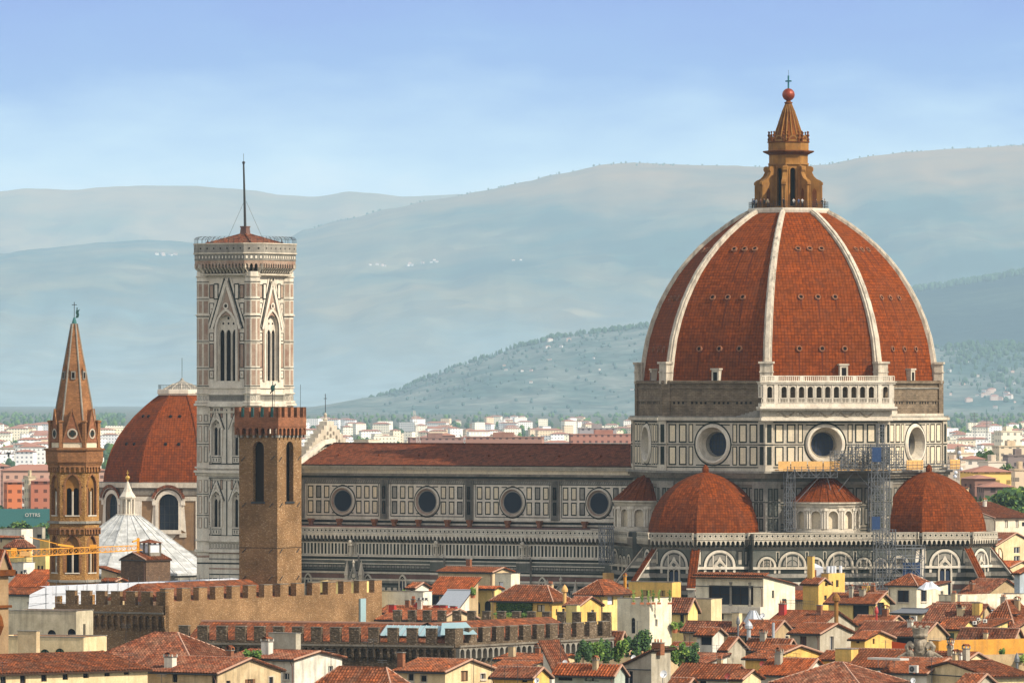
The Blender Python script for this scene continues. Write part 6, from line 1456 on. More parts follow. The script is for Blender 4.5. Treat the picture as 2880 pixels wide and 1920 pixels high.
    if roof == 'hip':
        q = short/2; g = rise/q*e if q else 0
        P = [(-Ln-e,-e,H-g),(e,-e,H-g),(e,Wd+e,H-g),(-Ln-e,Wd+e,H-g)]
        if Ln >= Wd: A, B = (-Ln+q,Wd/2,T), (-q,Wd/2,T); tops = [[P[0],P[1],B,A],[P[1],P[2],B],[P[2],P[3],A,B],[P[3],P[0],A]]
        else: A, B = (-Ln/2,q,T), (-Ln/2,Wd-q,T); tops = [[P[0],P[1],A],[P[1],P[2],B,A],[P[2],P[3],B],[P[3],P[0],A,B]]
        lines = [(P[0],A),(P[1],B if Ln >= Wd else A),(P[2],B),(P[3],A if Ln >= Wd else B),(A,B)]
    elif roof == 'gx':
        g = rise/(Wd/2)*e; tops = [[(-Ln-e*.6,-e,H-g),(e*.6,-e,H-g),(e*.6,Wd/2,T),(-Ln-e*.6,Wd/2,T)], [(-Ln-e*.6,Wd+e,H-g),(e*.6,Wd+e,H-g),(e*.6,Wd/2,T),(-Ln-e*.6,Wd/2,T)]]; lines = [((-Ln-e*.6,Wd/2,T),(e*.6,Wd/2,T)), ((e*.6,-e,H-g),(e*.6,Wd/2,T)), ((e*.6,Wd+e,H-g),(e*.6,Wd/2,T))]
    elif roof == 'gy':
        g = rise/(Ln/2)*e; tops = [[(-Ln-e,-e*.6,H-g),(-Ln/2,-e*.6,T),(-Ln/2,Wd+e*.6,T),(-Ln-e,Wd+e*.6,H-g)], [(e,-e*.6,H-g),(-Ln/2,-e*.6,T),(-Ln/2,Wd+e*.6,T),(e,Wd+e*.6,H-g)]]; lines = [((-Ln/2,-e*.6,T),(-Ln/2,Wd+e*.6,T)), ((e,-e*.6,H-g),(-Ln/2,-e*.6,T))]
    elif roof == 'sf': g = rise/Wd*e; tops = [[(-Ln-e*.6,-e,H-g),(e*.6,-e,H-g),(e*.6,Wd+e,T+g),(-Ln-e*.6,Wd+e,T+g)]]; lines = [(tops[0][3],tops[0][2])]
    elif roof == 'sb': g = rise/Wd*e; tops = [[(-Ln-e*.6,-e,T+g),(e*.6,-e,T+g),(e*.6,Wd+e,H-g),(-Ln-e*.6,Wd+e,H-g)]]; lines = []
    elif roof == 'sr': g = rise/Ln*e; tops = [[(-Ln-e,-e*.6,T+g),(e,-e*.6,H-g),(e,Wd+e*.6,H-g),(-Ln-e,Wd+e*.6,T+g)]]; lines = []
    elif roof == 'sl': g = rise/Ln*e; tops = [[(-Ln-e,-e*.6,H-g),(e,-e*.6,T+g),(e,Wd+e*.6,T+g),(-Ln-e,Wd+e*.6,H-g)]]; lines = []
    else: tops = []; lines = []
    th = 0.22
    for P in tops:
        n_ = Vector((0,0,0)); V = [Vector(p) for p in P]
        for i in range(1, len(V)-1): n_ += (V[i]-V[0]).cross(V[i+1]-V[0])
        if n_.z < 0: P = P[::-1]
        r.poly(P, tile)
        if tile.startswith('rooftile'): tile_rows(r, P, tile)
        lo = [(p[0],p[1],p[2]-th) for p in P]; r.poly(lo[::-1], 'eave')
        for i in range(len(P)): r.poly([P[i], P[(i+1)%len(P)], lo[(i+1)%len(P)], lo[i]], 'eave')
    for p, q in lines: r.tube((p[0],p[1],p[2]+0.03), (q[0],q[1],q[2]+0.03), 0.13, 'ridge' if rnd.random() < 0.7 else tile, 5)
    # uneven cover tiles along the front eave and a gutter
    if tops:
        ro = r.build('roof', t)
    else:
        r.poly([(-Ln+0.3,0.3,H+0.02),(-0.3,0.3,H+0.02),(-0.3,Wd-0.3,H+0.02),(-Ln+0.3,Wd-0.3,H+0.02)], 'pot'); 
        for (a,b,c2,d) in ((-Ln-.08,-.08,0.08,0.36),(-Ln-.08,Wd-0.36,0.08,Wd+.08)): r.box(a,b,H+0.9,c2,d,H+1.0,'marble_g')
        ro = r.build('roof', t)
    for face, h, st, wc in ws:
        mm = MB(); Wq = Wall(mm, 0, 0, 0 if face == 0 else math.pi/2); a, hw, zb, zt, kd = h
        mt = 'wframe' if 'w' in st else 'void'
        Wq.holes(a-hw, a+hw, zb, zt, [(a+sg*hw*0.5, hw*0.40, zb+0.08, zt-0.08, 'r') for sg in (-1, 1)] if 'x' not in st else [(a, hw*0.88, zb+0.06, zt-0.06, 'r')], mt, 0.05, d=-0.2)
        if 'l' in st:
            Wq.box(a-hw-0.12, zb-0.14, a+hw+0.12, zb, 0, 0.16, 'marble')
            Wq.frame(a-hw-0.14, zb, a+hw+0.14, zt+0.14, 0.14, 0.03, 'marble')
        o = mm.build('window', t)
        mm = MB(); Wq = Wall(mm, 0, 0, 0 if face == 0 else math.pi/2); Wq.quad(a-hw, zb, a+hw, zt, -0.24, 'glass' if 's' not in st else 'shutter')
        p_ = mm.build('pane' if 's' not in st else 'shutter', o); p_.color = (wc or (0.20,0.13,0.08))+(1,)
        if 'o' in st:                     # open shutters on both sides
            for sg in (-1, 1):
                mm = MB(); Wq = Wall(mm, 0, 0, 0 if face == 0 else math.pi/2); a0, a1 = sorted((a+sg*hw, a+sg*(hw*1.9))); Wq.box(a0, zb, a1, zt, 0.01, 0.07, 'shutter'); q_ = mm.build('shutter', o); q_.color = (wc or (0.16,0.09,0.05))+(1,)
    if tops and Ln > 4:
        mm = MB(); zz = min(min(p[2] for p in P) for P in tops)-0.12; mm.tube((-Ln-e*.5,-e-0.05,zz),(e*.5,-e-0.05,zz),0.08,'iron',5)
        xx = rw.choice([-0.25, -Ln+0.3]); mm.tube((xx,-e,zz),(xx,-0.1,zz-0.7),0.06,'pink_d',5); mm.tube((xx,-0.1,zz-0.7),(xx,-0.1,1),0.06,'pink_d',5); mm.build('rain_gutter', t)
    info = dict(t=t, L=Ln, W=Wd, H=H, roof=ro, rise=rise, kind=roof, D=D, C=C, ph=ph, e=e)
    return finish(info, key)
def roofz(hh, x, y):
    H, rs, L_, W_ = hh['H'], hh['rise'], hh['L'], hh['W']; k = hh['kind']
    if k == 'gx': return H+rs*(1-abs(y-W_/2)/(W_/2))
    if k == 'gy': return H+rs*(1-abs(x+L_/2)/(L_/2))
    if k == 'sf': return H+rs*y/W_
    if k == 'sb': return H+rs*(1-y/W_)
    if k == 'sr': return H+rs*(-x/L_)
    if k == 'sl': return H+rs*(1+x/L_)
    if k == 'hip': q = min(L_, W_)/2; return H+rs*min(1, min(y, W_-y, -x, x+L_)/q)
    return H
def chimney(hh, fx, fy, w=0.7, h=1.5, mat='plaster', col=CREAM, cap='tile'):
    x, y = -hh['L']*(1-fx), hh['W']*fy; z = roofz(hh, x, y); m = MB(); d = w*0.75
    m.box(x-w/2,y-d/2,z-0.6,x+w/2,y+d/2,z+h,mat); m.box(x-w/2-.08,y-d/2-.08,z+h,x+w/2+.08,y+d/2+.08,z+h+.1,'marble_g')
    if cap == 'tile':
        for sx in (-1, 1): m.poly([(x+sx*(w/2+.1),y-d/2-.1,z+h+.35),(x+sx*(w/2+.1),y+d/2+.1,z+h+.35),(x,y+d/2+.1,z+h+.65),(x,y-d/2-.1,z+h+.65)], 'rooftile')
        for sx in (-1, 1):
            for sy in (-1, 1): m.box(x+sx*w/2-.07,y+sy*d/2-.07,z+h+.1,x+sx*w/2+.07,y+sy*d/2+.07,z+h+.4,mat)
    elif cap == 'pots':
        for i in range(3): m.loft(x-w/3+i*w/3,y,8,0,[(.11,z+h+.1),(.09,z+h+.5)],'pot')
    o = m.build('chimney', hh['roof']); o.color = col+(1,); return o
def skylight(hh, fx, fy, w=1.2, d=0.9):
    x, y = -hh['L']*(1-fx), hh['W']*fy; m = MB(); z0, z1 = roofz(hh, x, y-d/2)+0.12, roofz(hh, x, y+d/2)+0.12
    m.poly([(x-w/2,y-d/2,z0),(x+w/2,y-d/2,z0),(x+w/2,y+d/2,z1),(x-w/2,y+d/2,z1)],'steel_l'); m.beam((x-w/2,y-d/2,z0),(x+w/2,y-d/2,z0),.1,.12,'iron'); m.beam((x-w/2,y+d/2,z1),(x+w/2,y+d/2,z1),.1,.12,'iron'); m.build('skylight', hh['roof'])

def finish(info, key):
    HS[key] = info; rw = random.Random(len(HS)*13)
    if info['kind'] in ('gx','hip','gy','sf') and info['L'] > 6 and key not in ('m3','m10','l9','gl','m2b'):
        for i in range(rw.choice([0,1,1,2])): chimney(info, rw.uniform(0.15,0.9), rw.uniform(0.12,0.6), rw.uniform(0.5,0.9), rw.uniform(0.8,1.5), rw.choice(['plaster','plaster_w','redbrick']), rw.choice([CREAM,SAND,GREY,WHITE]), rw.choice(['tile','pots','none']))
    return info
# --- town, from the cathedral square towards the viewer (pixel columns become bearings, D the true distance)
h = house('m1', 'plain tan house top with long red roof edge, in front of the nave', 1232, 1385, 1440, 1607, SAND, 'gx', D=1238, rise=0.9, wins=[(1300,1622,6,9,'s')])
house('m4', 'small cream rooftop turret with one pale shuttered window, in front of the nave', 1392, 1437, 1462, 1628, PALE, 'flat', D=1195, wins=[(1409,1636,13,24,'sx',(0.75,0.75,0.75))])
h = house('m2', 'cream house with two arched doorways and small red roof, left of the ivy terrace', 1312, 1391, 1410, 1653, LEM, 'gx', D=1180, wins=[(1341,1690,18,36,'a'), (1371,1689,18,36,'a')], tile='rooftile_o')
h2 = house('m2b', 'open roof terrace on posts with red tiled canopy, beside the arched cream house', 1202, 1312, 1345, 1667, TAN, 'sf', D=1175, rise=2.2, wins=[(1222,1676,26,44,''), (1245,1676,8,44,''), (1275,1676,26,44,'')], tile='rooftile_o')
h = house('m3', 'yellow house with broad hipped red roof over an ivy covered terrace', 1388, 1553, 1602, 1684, YEL, 'hip', D=1140, rise=2.1, wins=[(1450,1692,96,44,'x'), (1521,1700,22,20,'s',(0.5,0.42,0.3)), (1565,1712,4,18,''), (1585,1711,8,17,'')]); chimney(h, 0.75, 0.75, 0.8, 1.2, 'plaster', TAN, 'pots')
h = house('m5', 'tall yellow corner house with pyramid roof and pale shuttered windows', 1629, 1695, 1768, 1662, LEM, 'hip', D=1150, rise=1.75, e=0.8, wins=[(1663,1666,23,35,'sx',(0.42,0.38,0.30)), (1717,1665,17,36,'sx',(0.62,0.63,0.66)), (1750,1666,13,34,'sx',(0.62,0.63,0.66)), (1716,1733,9,32,'')]); chimney(h, 0.9, 0.95, 0.4, 1.9, 'plaster', OCHRE)
h = house('m7', 'low ochre penthouse behind the pyramid roofed corner house', 1768, 1890, 1915, 1652, YEL, 'flat', D=1190, wins=[(1862,1660,18,16,'s',(0.35,0.25,0.1)), (1818,1660,28,16,'s',(0.35,0.25,0.1)), (1771,1676,11,14,'')])
h = house('m8', 'brown roofed low house with yellow wall and dark door, beside the tall beige box house', 1795, 1935, 1962, 1712, LEM, 'gx', D=1120, rise=2.2, wins=[(1918,1720,11,30,'')], tile='rooftile_b')
h = house('m6', 'plain beige and white box shaped house with plants on its flat roof', 1736, 1827, 1889, 1699, PALE, 'flat', D=1085, wall='plaster', wins=[(1781,1737,11,44,'a'), (1846,1741,7,21,'w')])
h = house('m9', 'large cream house with glazed columned loggia and sloping white side wall', 1957, 2147, 2236, 1646, PALE, 'sb', D=1165, rise=1.6, yaw=30, wins=[(2056,1635,124,66,'x'), (1999,1724,17,16,''), (2029,1726,13,17,''), (1957+9,1724,6,18,'')])
m = MB(); Wq = Wall(m, 0, 0, 0)
for fx in (0.355, 0.52, 0.66, 0.80):
    x = -h['L']*(1-fx); m.loft(x, -0.02, 8, 0, [(0.32,h['H']-3.4),(0.2,h['H']-3.0),(0.2,h['H']+0.1),(0.32,h['H']+0.5)], 'marble_g') if fx in (0.52, 0.8) else m.box(x-0.06,0.05,h['H']-3.3,x+0.06,0.16,h['H']+0.4,'void')
m.box(-h['L']*0.80,-1.1,h['H']-4.6,-h['L']*0.0,-0.02,h['H']-3.5,'marble_l'); m.box(-h['L']*0.80,0.02,h['H']-1.6,-h['L']*0.15,0.08,h['H']-1.5,'void'); m.build('loggia', h['t'])
m = MB(); T_ = h['H']+h['rise']; tile_rows(m, [(-h['L']-.5,-0.9,T_-0.35),(0.3,-0.9,T_-0.35),(0.3,1.6,T_+0.4),(-h['L']-.5,1.6,T_+0.4)], 'rooftile'); m.beam((-h['L']-.5,-0.9,T_-0.45),(0.3,-0.9,T_-0.45),0.1,0.2,'eave'); m.build('front_roof', h['t'])
h = house('m9b', 'small lower wing with stepped terrace wall in front of the glazed loggia', 1890, 2000, 2030, 1700, CREAM, 'flat', D=1130, yaw=30, wins=[(1957,1724,9,20,'')])
h = house('m10', 'bright yellow tower house with small square windows and a tall chimney slab', 2258, 2302, 2330, 1638, YEL, 'gx', D=1180, rise=1.0, wins=[(2324,1634,8,14,''), (2322,1674,8,13,'')]); 
hb_ = house('m10b', 'yellow flat topped block with four white flue pipes, right half of the yellow tower', 2310, 2330, 2376, 1627, YEL, 'flat', D=1184, yaw=33, wins=[(2341,1634,5,13,''), (2355,1631,8,20,'')])
for i, fx in enumerate((0.1, 0.35, 0.55, 0.95)):
    m = MB(); m.loft(-0.6, hb_['W']*fx*0.9+0.4, 10, 0, [(0.28,hb_['H']+0.2),(0.28,hb_['H']+2.1)], 'sheet'); m.build('flue_pipe', hb_['roof'])
chimney(h, 0.2, 0.5, 1.0, 3.6, 'plaster', YEL, 'none')
h = house('m11', 'bright yellow house with big dark veranda windows and gabled roof, below the yellow tower', 2330, 2462, 2502, 1690, LEM, 'gx', D=1120, rise=1.5, e=0.9, wins=[(2421,1694,44,50,'x'), (2477,1694,22,50,'')])
h = house('m12', 'white angular house with low pyramid roof and barred square windows', 2498, 2578, 2621, 1641, PALE, 'hip', D=1175, rise=1.55, wins=[(2540,1660,31,35,'l'), (2598,1660,17,33,'l')]); 
m = MB(); m.box(-h['L']-.15,-.15,h['H']-4.6,.15,h['W']+.15,h['H']-4.3,'marble_l'); m.box(-h['L']-.1,-.1,h['H']-0.5,.1,h['W']+.1,h['H']-0.3,'marble_l'); m.build('string_course', h['t'])
h = house('m12b', 'plain white block with dark monopitch roof joined to the white pyramid roofed house', 2600, 2622, 2666, 1646, PALE, 'sf', D=1180, rise=0.5, tile='rooftile_b')
h = house('m13', 'long low white garden wall building with a small arched niche, far right below the apse', 2640, 2700, 2885, 1690, PALE, 'flat', D=1120, yaw=50, wall='plaster_w', wins=[(2830,1672+20,10,20,'as',(0.3,0.2,0.1))])
h = house('m13b', 'dark brown pitched roof seen edge on against the apse, far right', 2690, 2765, 2890, 1675, TAN, 'gx', D=1180, yaw=50, rise=3.6, tile='rooftile_b')
h = house('m13c', 'pale blue grey corner house with dark side, cut off by the right edge', 2856, 2868, 2900, 1610, (0.42,0.48,0.52), 'sf', D=1150)
h = house('m13d', 'bright red roofed house behind the last sloping buttress at the right edge', 2780, 2838, 2905, 1594, CREAM, 'gx', D=1330, rise=1.3, yaw=25, tile='rooftile_o')
h = house('m13e', 'dark brown roofed block with skylights and cream arched wall, right edge behind the domes', 2740, 2800, 2910, 1532, CREAM, 'gx', D=1420, rise=3.0, yaw=28, tile='rooftile_b', wins=[(2812,1540,22,50,'as',(0.75,0.6,0.4)), (2860,1540,20,18,'w'), (2860,1565,20,18,'w')]); skylight(h, 0.6, 0.2, 2.5, 1.5)
h = house('m13f', 'long red roofed building with pale shuttered wall, just right of the last dome', 2560, 2800, 2905, 1455, PALE, 'gy', D=1600, rise=3.2, yaw=62, tile='rooftile', wins=[(2830,1462,10,22,'s',(0.6,0.55,0.45)), (2860,1462,10,22,'s',(0.6,0.55,0.45)), (2878,1468,8,12,'')]); chimney(h, 0.5, 0.3, 2.0, 3.0, 'plaster', CREAM, 'tile')
h = house('m14', 'low house with wide brown red roof between the white pyramid house and the skylit roof', 2600, 2745, 2800, 1742, SAND, 'gx', D=1075, rise=3.0, tile='rooftile_b', wins=[]); chimney(h, 0.95, 0.2, 1.3, 1.6, 'plaster', YEL, 'none'); chimney(h, 0.65, 0.15, 1.0, 1.0, 'plaster', CREAM)
h = house('m14b', 'house with large red roof and two white skylights, at the right edge', 2762, 2850, 2925, 1748, TAN, 'hip', D=1070, rise=3.2, tile='rooftile'); skylight(h, 0.25, 0.2, 1.5, 0.9); skylight(h, 0.85, 0.2, 1.5, 0.9); chimney(h, 0.3, 0.45, 0.8, 1.6, 'plaster', GREY, 'pots'); chimney(h, 0.7, 0.5, 0.8, 1.2, 'plaster', TAN, 'tile')
h = house('m15', 'small tan rooftop kitchen with long window and wall mounted fan unit', 2509, 2595, 2622, 1722, CREAM, 'sf', D=1095, rise=0.4, tile='steel', wins=[(2541,1729,32,18,'xw')])
h = house('m16', 'long low house with mottled brown roof over a dark open terrace', 2408, 2600, 2660, 1784, TAN, 'gx', D=1010, rise=2.2, tile='rooftile_b', wins=[(2560,1790,90,40,'x')]); chimney(h, 0.7, 0.3, 0.7, 0.7, 'plaster', WHITE)
h = house('m16b', 'cream gabled house hung with white air conditioning units, right of the dark terrace', 2640, 2702, 2745, 1764, LEM, 'gx', D=1035, rise=1.5, tile='rooftile', wins=[(2722,1772,5,10,'')])
h = house('m16c', 'small cream gable with a dark square opening, below the skylit roof', 2745, 2785, 2834, 1762, LEM, 'sf', D=1040, rise=0.9, wins=[(2817,1766,22,10,'x')], yaw=45)
h = house('m30', 'tan house corner with brown roof, cut off by the right edge above the orange wall', 2850, 2862, 2900, 1762, SAND, 'sf', D=1010, rise=1.2, tile='rooftile_b')
h = house('m28r', 'low house with mottled roof just above the orange terrace wall', 2690, 2845, 2880, 1808, TAN, 'gx', D=985, rise=2.6, tile='rooftile_b'); chimney(h, 0.5, 0.15, 0.6, 0.7, 'plaster', CREAM, 'pots')
h = house('m28', 'long orange terrace wall building with green netting along its top', 2612, 2640, 2950, 1820, OCHRE, 'flat', D=960, yaw=60)
h = house('m20', 'house with wide red roof and grey cream gable, behind the shuttered grey house', 2150, 2302, 2404, 1760, GREY, 'gx', D=1045, rise=2.7, wins=[(2363,1756,8,16,'sx',(0.10,0.30,0.32))], tile='rooftile'); chimney(h, 0.1, 0.35, 1.0, 1.6, 'red', (0.4,0.05,0.04), 'pots')
h = house('m21', 'low house with long brown roof and a dark archway, left of the steel flues', 1922, 2072, 2100, 1770, SAND, 'gx', D=1030, rise=1.4, tile='rooftile_b', wins=[(2062,1785,22,26,'a'), (2090,1792,5,12,'')]); chimney(h, 0.95, 0.3, 1.2, 1.8, 'plaster', CREAM, 'none')
h = house('m19', 'tan house with patched red roof and tall stucco gable facing right', 2080, 2170, 2232, 1782, TAN, 'gx', D=1010, rise=2.4, tile='rooftile', wins=[(2101,1790,14,30,''), (2213,1790,9,40,'lx',(0.3,0.3,0.4))])
h = house('m18', 'grey stucco gabled house with brown shutters and a barred blue grey window', 2222, 2306, 2394, 1779, GREY, 'gx', D=1000, rise=1.6, tile='rooftile', wins=[(2230,1795,6,36,'s',(0.35,0.33,0.3)), (2259,1789,18,42,'s',(0.10,0.05,0.035)), (2339,1790,11,40,'lw')])
h = house('m17', 'bright yellow gabled house with one narrow dark slit window', 2393, 2432, 2510, 1795, YEL, 'gx', D=985, rise=1.25, wins=[(2457,1790,6,21,''), (2412,1797,10,11,'s',(0.12,0.05,0.03))], tile='rooftile'); 
h = house('m22', 'narrow weathered white tower house with dark shaded opening under a small red roof', 1960, 2004, 2036, 1781, WHITE, 'gx', D=985, rise=1.0, wall='plaster_w', wins=[(1986,1783,30,30,'x'), (1988,1846,8,13,''), (2006,1832,4,7,'')])
h = house('m23', 'grey stained gabled house with small square window, right of the white tower house', 2034, 2046, 2097, 1822, GREY, 'gx', D=960, rise=1.9, wall='plaster_w', wins=[(2050,1834,9,14,'')], tile='rooftile')
h = house('m24', 'white low range with a tiled awning, in front of the green hedge terrace', 1885, 1985, 2045, 1862, WHITE, 'sf', D=935, rise=0.9, tile='rooftile_b', wins=[(1990+8,1868,1,1,'')])
h = house('m27', 'low house with yellow flank and weathered red roof, centre right foreground', 2096, 2165, 2330, 1850, YEL, 'gx', D=950, rise=2.0, yaw=38, tile='rooftile')
h = house('m27b', 'foreground house with bright mottled orange roof, centre right', 2134, 2260, 2330, 1893, WHITE, 'gx', D=885, rise=2.3, tile='rooftile_o', wins=[(2110+30,1900,8,12,'')])
h = house('m29', 'house with white edged terrace awning on a red roof, right foreground', 2348, 2520, 2600, 1872, CREAM, 'gx', D=910, rise=2.6, tile='rooftile'); chimney(h, 0.1, 0.2, 2.4, 1.2, 'plaster', YEL, 'none')
h = house('m33', 'white gabled house with crumbling plaster front, lower right', 2480, 2606, 2722, 1890, WHITE, 'gx', D=880, rise=2.1, wall='plaster_w', tile='rooftile', wins=[(2655,1914,10,12,'w'), (2705,1913,10,10,'as',(0.15,0.08,0.05))]); chimney(h, 0.95, 0.85, 0.9, 1.4, 'plaster_w', WHITE)
h = house('m34', 'cream house with long red roof in the lower right corner', 2560, 2786, 2900, 1900, CREAM, 'gy', D=870, rise=1.5, yaw=60, tile='rooftile', wins=[(2776,1902,7,14,'')]); chimney(h, 0.5, 0.4, 0.8, 1.5, 'plaster', GREY, 'tile')
h = house('m34b', 'ochre low terrace block with rusty sheds below the orange wall, lower right', 2715, 2745, 2900, 1862, TAN, 'flat', D=930, yaw=60)
h = house('m35', 'foreground roof of brown tiles with hipped corner, bottom centre right', 2178, 2415, 2540, 1920, TAN, 'hip', D=850, rise=2.2, tile='rooftile_b')
h = house('m25', 'foreground white walled house with glossy red roof, bottom centre right', 1895, 2050, 2108, 1903, WHITE, 'gx', D=880, rise=1.9, tile='rooftile', wins=[(1977,1907,18,20,'')])
h = house('m25b', 'small foreground roof beside the glossy red roof, bottom centre right', 2050, 2088, 2140, 1905, CREAM, 'gx', D=872, rise=1.2, tile='rooftile')
h = house('m26', 'grey stained foreground house with barred tall window and red roof edge', 1742, 1832, 1886, 1874, GREY, 'sl', D=878, rise=2.0, wall='plaster_w', wins=[(1767,1886,26,40,'lw')], tile='rooftile'); chimney(h, 1.0, 0.35, 1.3, 0.9, 'redbrick', GREY, 'pots')
h = house('m36', 'foreground house with orange roof above a shaded pale green terrace, bottom centre', 1560, 1728, 1758, 1892, (0.45,0.50,0.42), 'gx', D=872, rise=1.3, tile='rooftile_o', wins=[(1590,1902,40,14,''), (1665,1902,40,14,'s',(0.45,0.5,0.42))])
h = house('m37', 'white gable with steep dark tiled roof and dish, bottom centre', 1528, 1552, 1602, 1872, WHITE, 'sr', D=885, rise=2.2, tile='rooftile_b')
h = house('m38', 'low ochre house with brown roof, bottom centre', 1385, 1500, 1545, 1900, YEL, 'gx', D=862, rise=1.3, tile='rooftile_b', wins=[(1475,1908,16,10,'')])
h = house('m39', 'small house with patched roof behind the brown eaves, bottom centre', 1372, 1470, 1560, 1880, CREAM, 'gx', D=895, rise=1.1, tile='rooftile')
h = house('m14x', 'cream foreground house with gable end and square windows, left of centre', 1112, 1252, 1388, 1886, CREAM, 'gx', D=862, rise=1.65, tile='rooftile', wins=[(1156,1896,15,22,'l'), (1192,1900,16,20,'l'), (1306,1888,20,30,'s',(0.25,0.15,0.08)), (1358,1899,14,18,'wl')]); chimney(h, 0.02, 0.1, 0.8, 1.8, 'redbrick', CREAM, 'none')
h = house('m13x', 'foreground roof of red tiles rising to the right, bottom left of centre', 860, 1105, 1180, 1945, TAN, 'hip', D=835, rise=2.7, tile='rooftile'); 
h = house('l12', 'white stained plaster house with stepped top and small window, lower left of centre', 640, 828, 962, 1852, WHITE, 'gx', D=870, rise=1.1, yaw=38, wall='plaster_w', wins=[(806,1892,16,20,'wl')], tile='rooftile_b'); chimney(h, 0.45, 0.2, 1.2, 1.6, 'plaster_w', WHITE)
h = house('l12b', 'small grey lean to with potted shrubs above the white stained house', 755, 832, 846, 1801, GREY, 'flat', D=900, wins=[(815,1828,9,14,'')])
h = house('l11', 'tan foreground house with brown tiled roof and stained white gable end, lower left', 398, 612, 790, 1890, SAND, 'gx', D=835, rise=2.0, yaw=36, wall='plaster_w', tile='rooftile_b', wins=[(492,1897,15,24,''), (602,1897,13,24,''), (407,1895,8,24,'')]); chimney(h, 0.28, 0.12, 1.2, 1.2, 'plaster', WHITE, 'tile')
h = house('l10', 'big hipped roof of brown and red tiles behind the long cream house', 230, 545, 705, 1868, TAN, 'hip', D=872, rise=3.6, yaw=30, tile='rooftile_b')
h = house('l9', 'long cream house with a row of small dark windows and striped red roof, bottom left', -290, -40, 415, 1893, CREAM, 'gy', D=818, rise=1.7, yaw=50, tile='rooftile', wins=[(p, 1903-(p)*0.052, 15, 24, '') for p in (8, 63, 122, 182, 240, 300, 355)])
h = house('l7', 'stained cream terrace building with arched doorways and a railed roof, far left', 24, 214, 262, 1738, (0.60,0.52,0.36), 'flat', D=905, yaw=22, wall='plaster_w', wins=[(89,1774,22,20,'a'), (145,1771,26,36,'a'), (201,1767,26,40,'a')])
h = house('l8', 'low cream building with two round headed green windows, left edge', -30, 235, 300, 1812, CREAM, 'flat', D=890, yaw=22, wall='plaster', wins=[(126,1826,30,22,'as',(0.05,0.10,0.07)), (168,1823,30,24,'as',(0.05,0.10,0.07))])
h = house('l8b', 'small tan chimney block on the cream terrace, left edge', 50, 102, 112, 1795, SAND, 'flat', D=872, yaw=22)
h = house('l1', 'brown classical building corner with cornice and red roof, cut by the left edge', -70, -6, 24, 1590, (0.35,0.24,0.13), 'gx', D=840, rise=2.4, yaw=40, tile='rooftile_o'); 
m = MB(); m.box(-h['L']-.6,-.6,h['H']-1.2,.6,h['W']+.6,h['H']-0.5,'gold_d'); m.box(-h['L']-.3,-.3,h['H']-5.0,.3,h['W']+.3,h['H']-4.7,'gold_d'); m.loft(-0.5,-0.4,12,0,[(1.0,27.5),(1.4,28.6),(1.2,29.6),(0.8,30.3)],'gold_d'); m.build('cornice', h['t'])
h = house('l6', 'pale house behind the left end of the battlements, with drainpipe and dark doorway', 12, 108, 152, 1668, PALE, 'gx', D=1048, rise=1.0, wins=[(102,1690,10,26,''), (80,1692,6,10,'')], tile='rooftile')
h = house('l4', 'house with two tiers of bright red roof, left of the hexagonal tower', 22, 130, 190, 1650, SAND, 'gx', D=1085, rise=2.3, tile='rooftile_o')
h = house('l4b', 'upper red roofed house just left of the hexagonal tower', 80, 160, 200, 1620, SAND, 'gx', D=1110, rise=1.2, tile='rooftile_o')
h = house('l3', 'white house with three dark windows and two fan units, below the crane jib', 22, 66, 98, 1598, WHITE, 'flat', D=1130, wins=[(30,1605,7,17,''), (45,1605,7,17,''), (60,1605,7,17,''), (80,1620,6,10,'')])
h = house('l2', 'yellow house with three green arched windows and low hipped roof, far left', 20, 74, 90, 1532, LEM, 'hip', D=1330, rise=1.0, wins=[(37,1538,11,19,'as',(0.02,0.10,0.08)), (54,1538,11,19,'as',(0.02,0.10,0.08)), (78,1539,7,15,'as',(0.02,0.10,0.08))], tile='rooftile_b', yaw=25)
for (key, lab, xl, xc, xr, yt, col, rf, D, ww) in [('q1','ochre house top with a small pale window, between crane and hexagonal tower',112,138,160,1530,YEL,'flat',1280,[(126,1540,7,10,'w')]),
    ('q2','cream terrace house with dark windows, beside the hexagonal tower above the red roofs',92,128,150,1575,LEM,'flat',1190,[(108,1590,7,14,''),(118,1590,7,14,'')]),
    ('q3','white flat roofed strip of buildings under the trees, far left',-20,60,95,1500,WHITE,'flat',1450,[(64,1504,8,8,'')]),
    ('q4','brown house corner with dark window, at the left edge below the trees',-20,9,14,1508,SAND,'gx',1400,[(4,1512,7,12,'')]),
    ('q5','grey rooftop plant room left of the hexagonal tower',92,119,126,1496,GREY,'flat',1420,[(110,1502,14,10,'')]),
    ('q6','tan low house with brown roof, left of the yellow arched house',5,50,60,1510,SAND,'gx',1385,[]),
    ('q7','cream gable wall beside the hexagonal tower, left of the brick turret',285,330,345,1608,SAND,'sr',1120,[]),
    ('q8','small red roofed building between the hexagonal tower and the brick turret',286,325,350,1632,TAN,'gx',1080,[])]:
    house(key, lab, xl, xc, xr, yt, col, rf, D=D, wins=ww, tile='rooftile')
h = house('bt', 'tall brown brick house with rooftop belvedere, in front of the white pyramid roof', 340, 410, 479, 1572, (1,1,1), 'gy', D=1110, rise=1.05, yaw=45, wall='brownbrick', tile='rooftile', e=0.25, wins=[(370,1566,6,9,''), (421,1573,3,6,''), (426,1573,3,6,'')], name='brick_house')
m = MB(); L_, H_ = h['L'], h['H']; bx0, bx1, by0, by1 = -L_*0.62, -L_*0.62+2.6, 1.6, 4.2
for x in (bx0, bx1-0.3, (bx0+bx1)/2-0.15):
    for y in (by0, by1-0.3): m.box(x, y, H_, x+0.3, y+0.3, H_+2.5, 'marble_d')
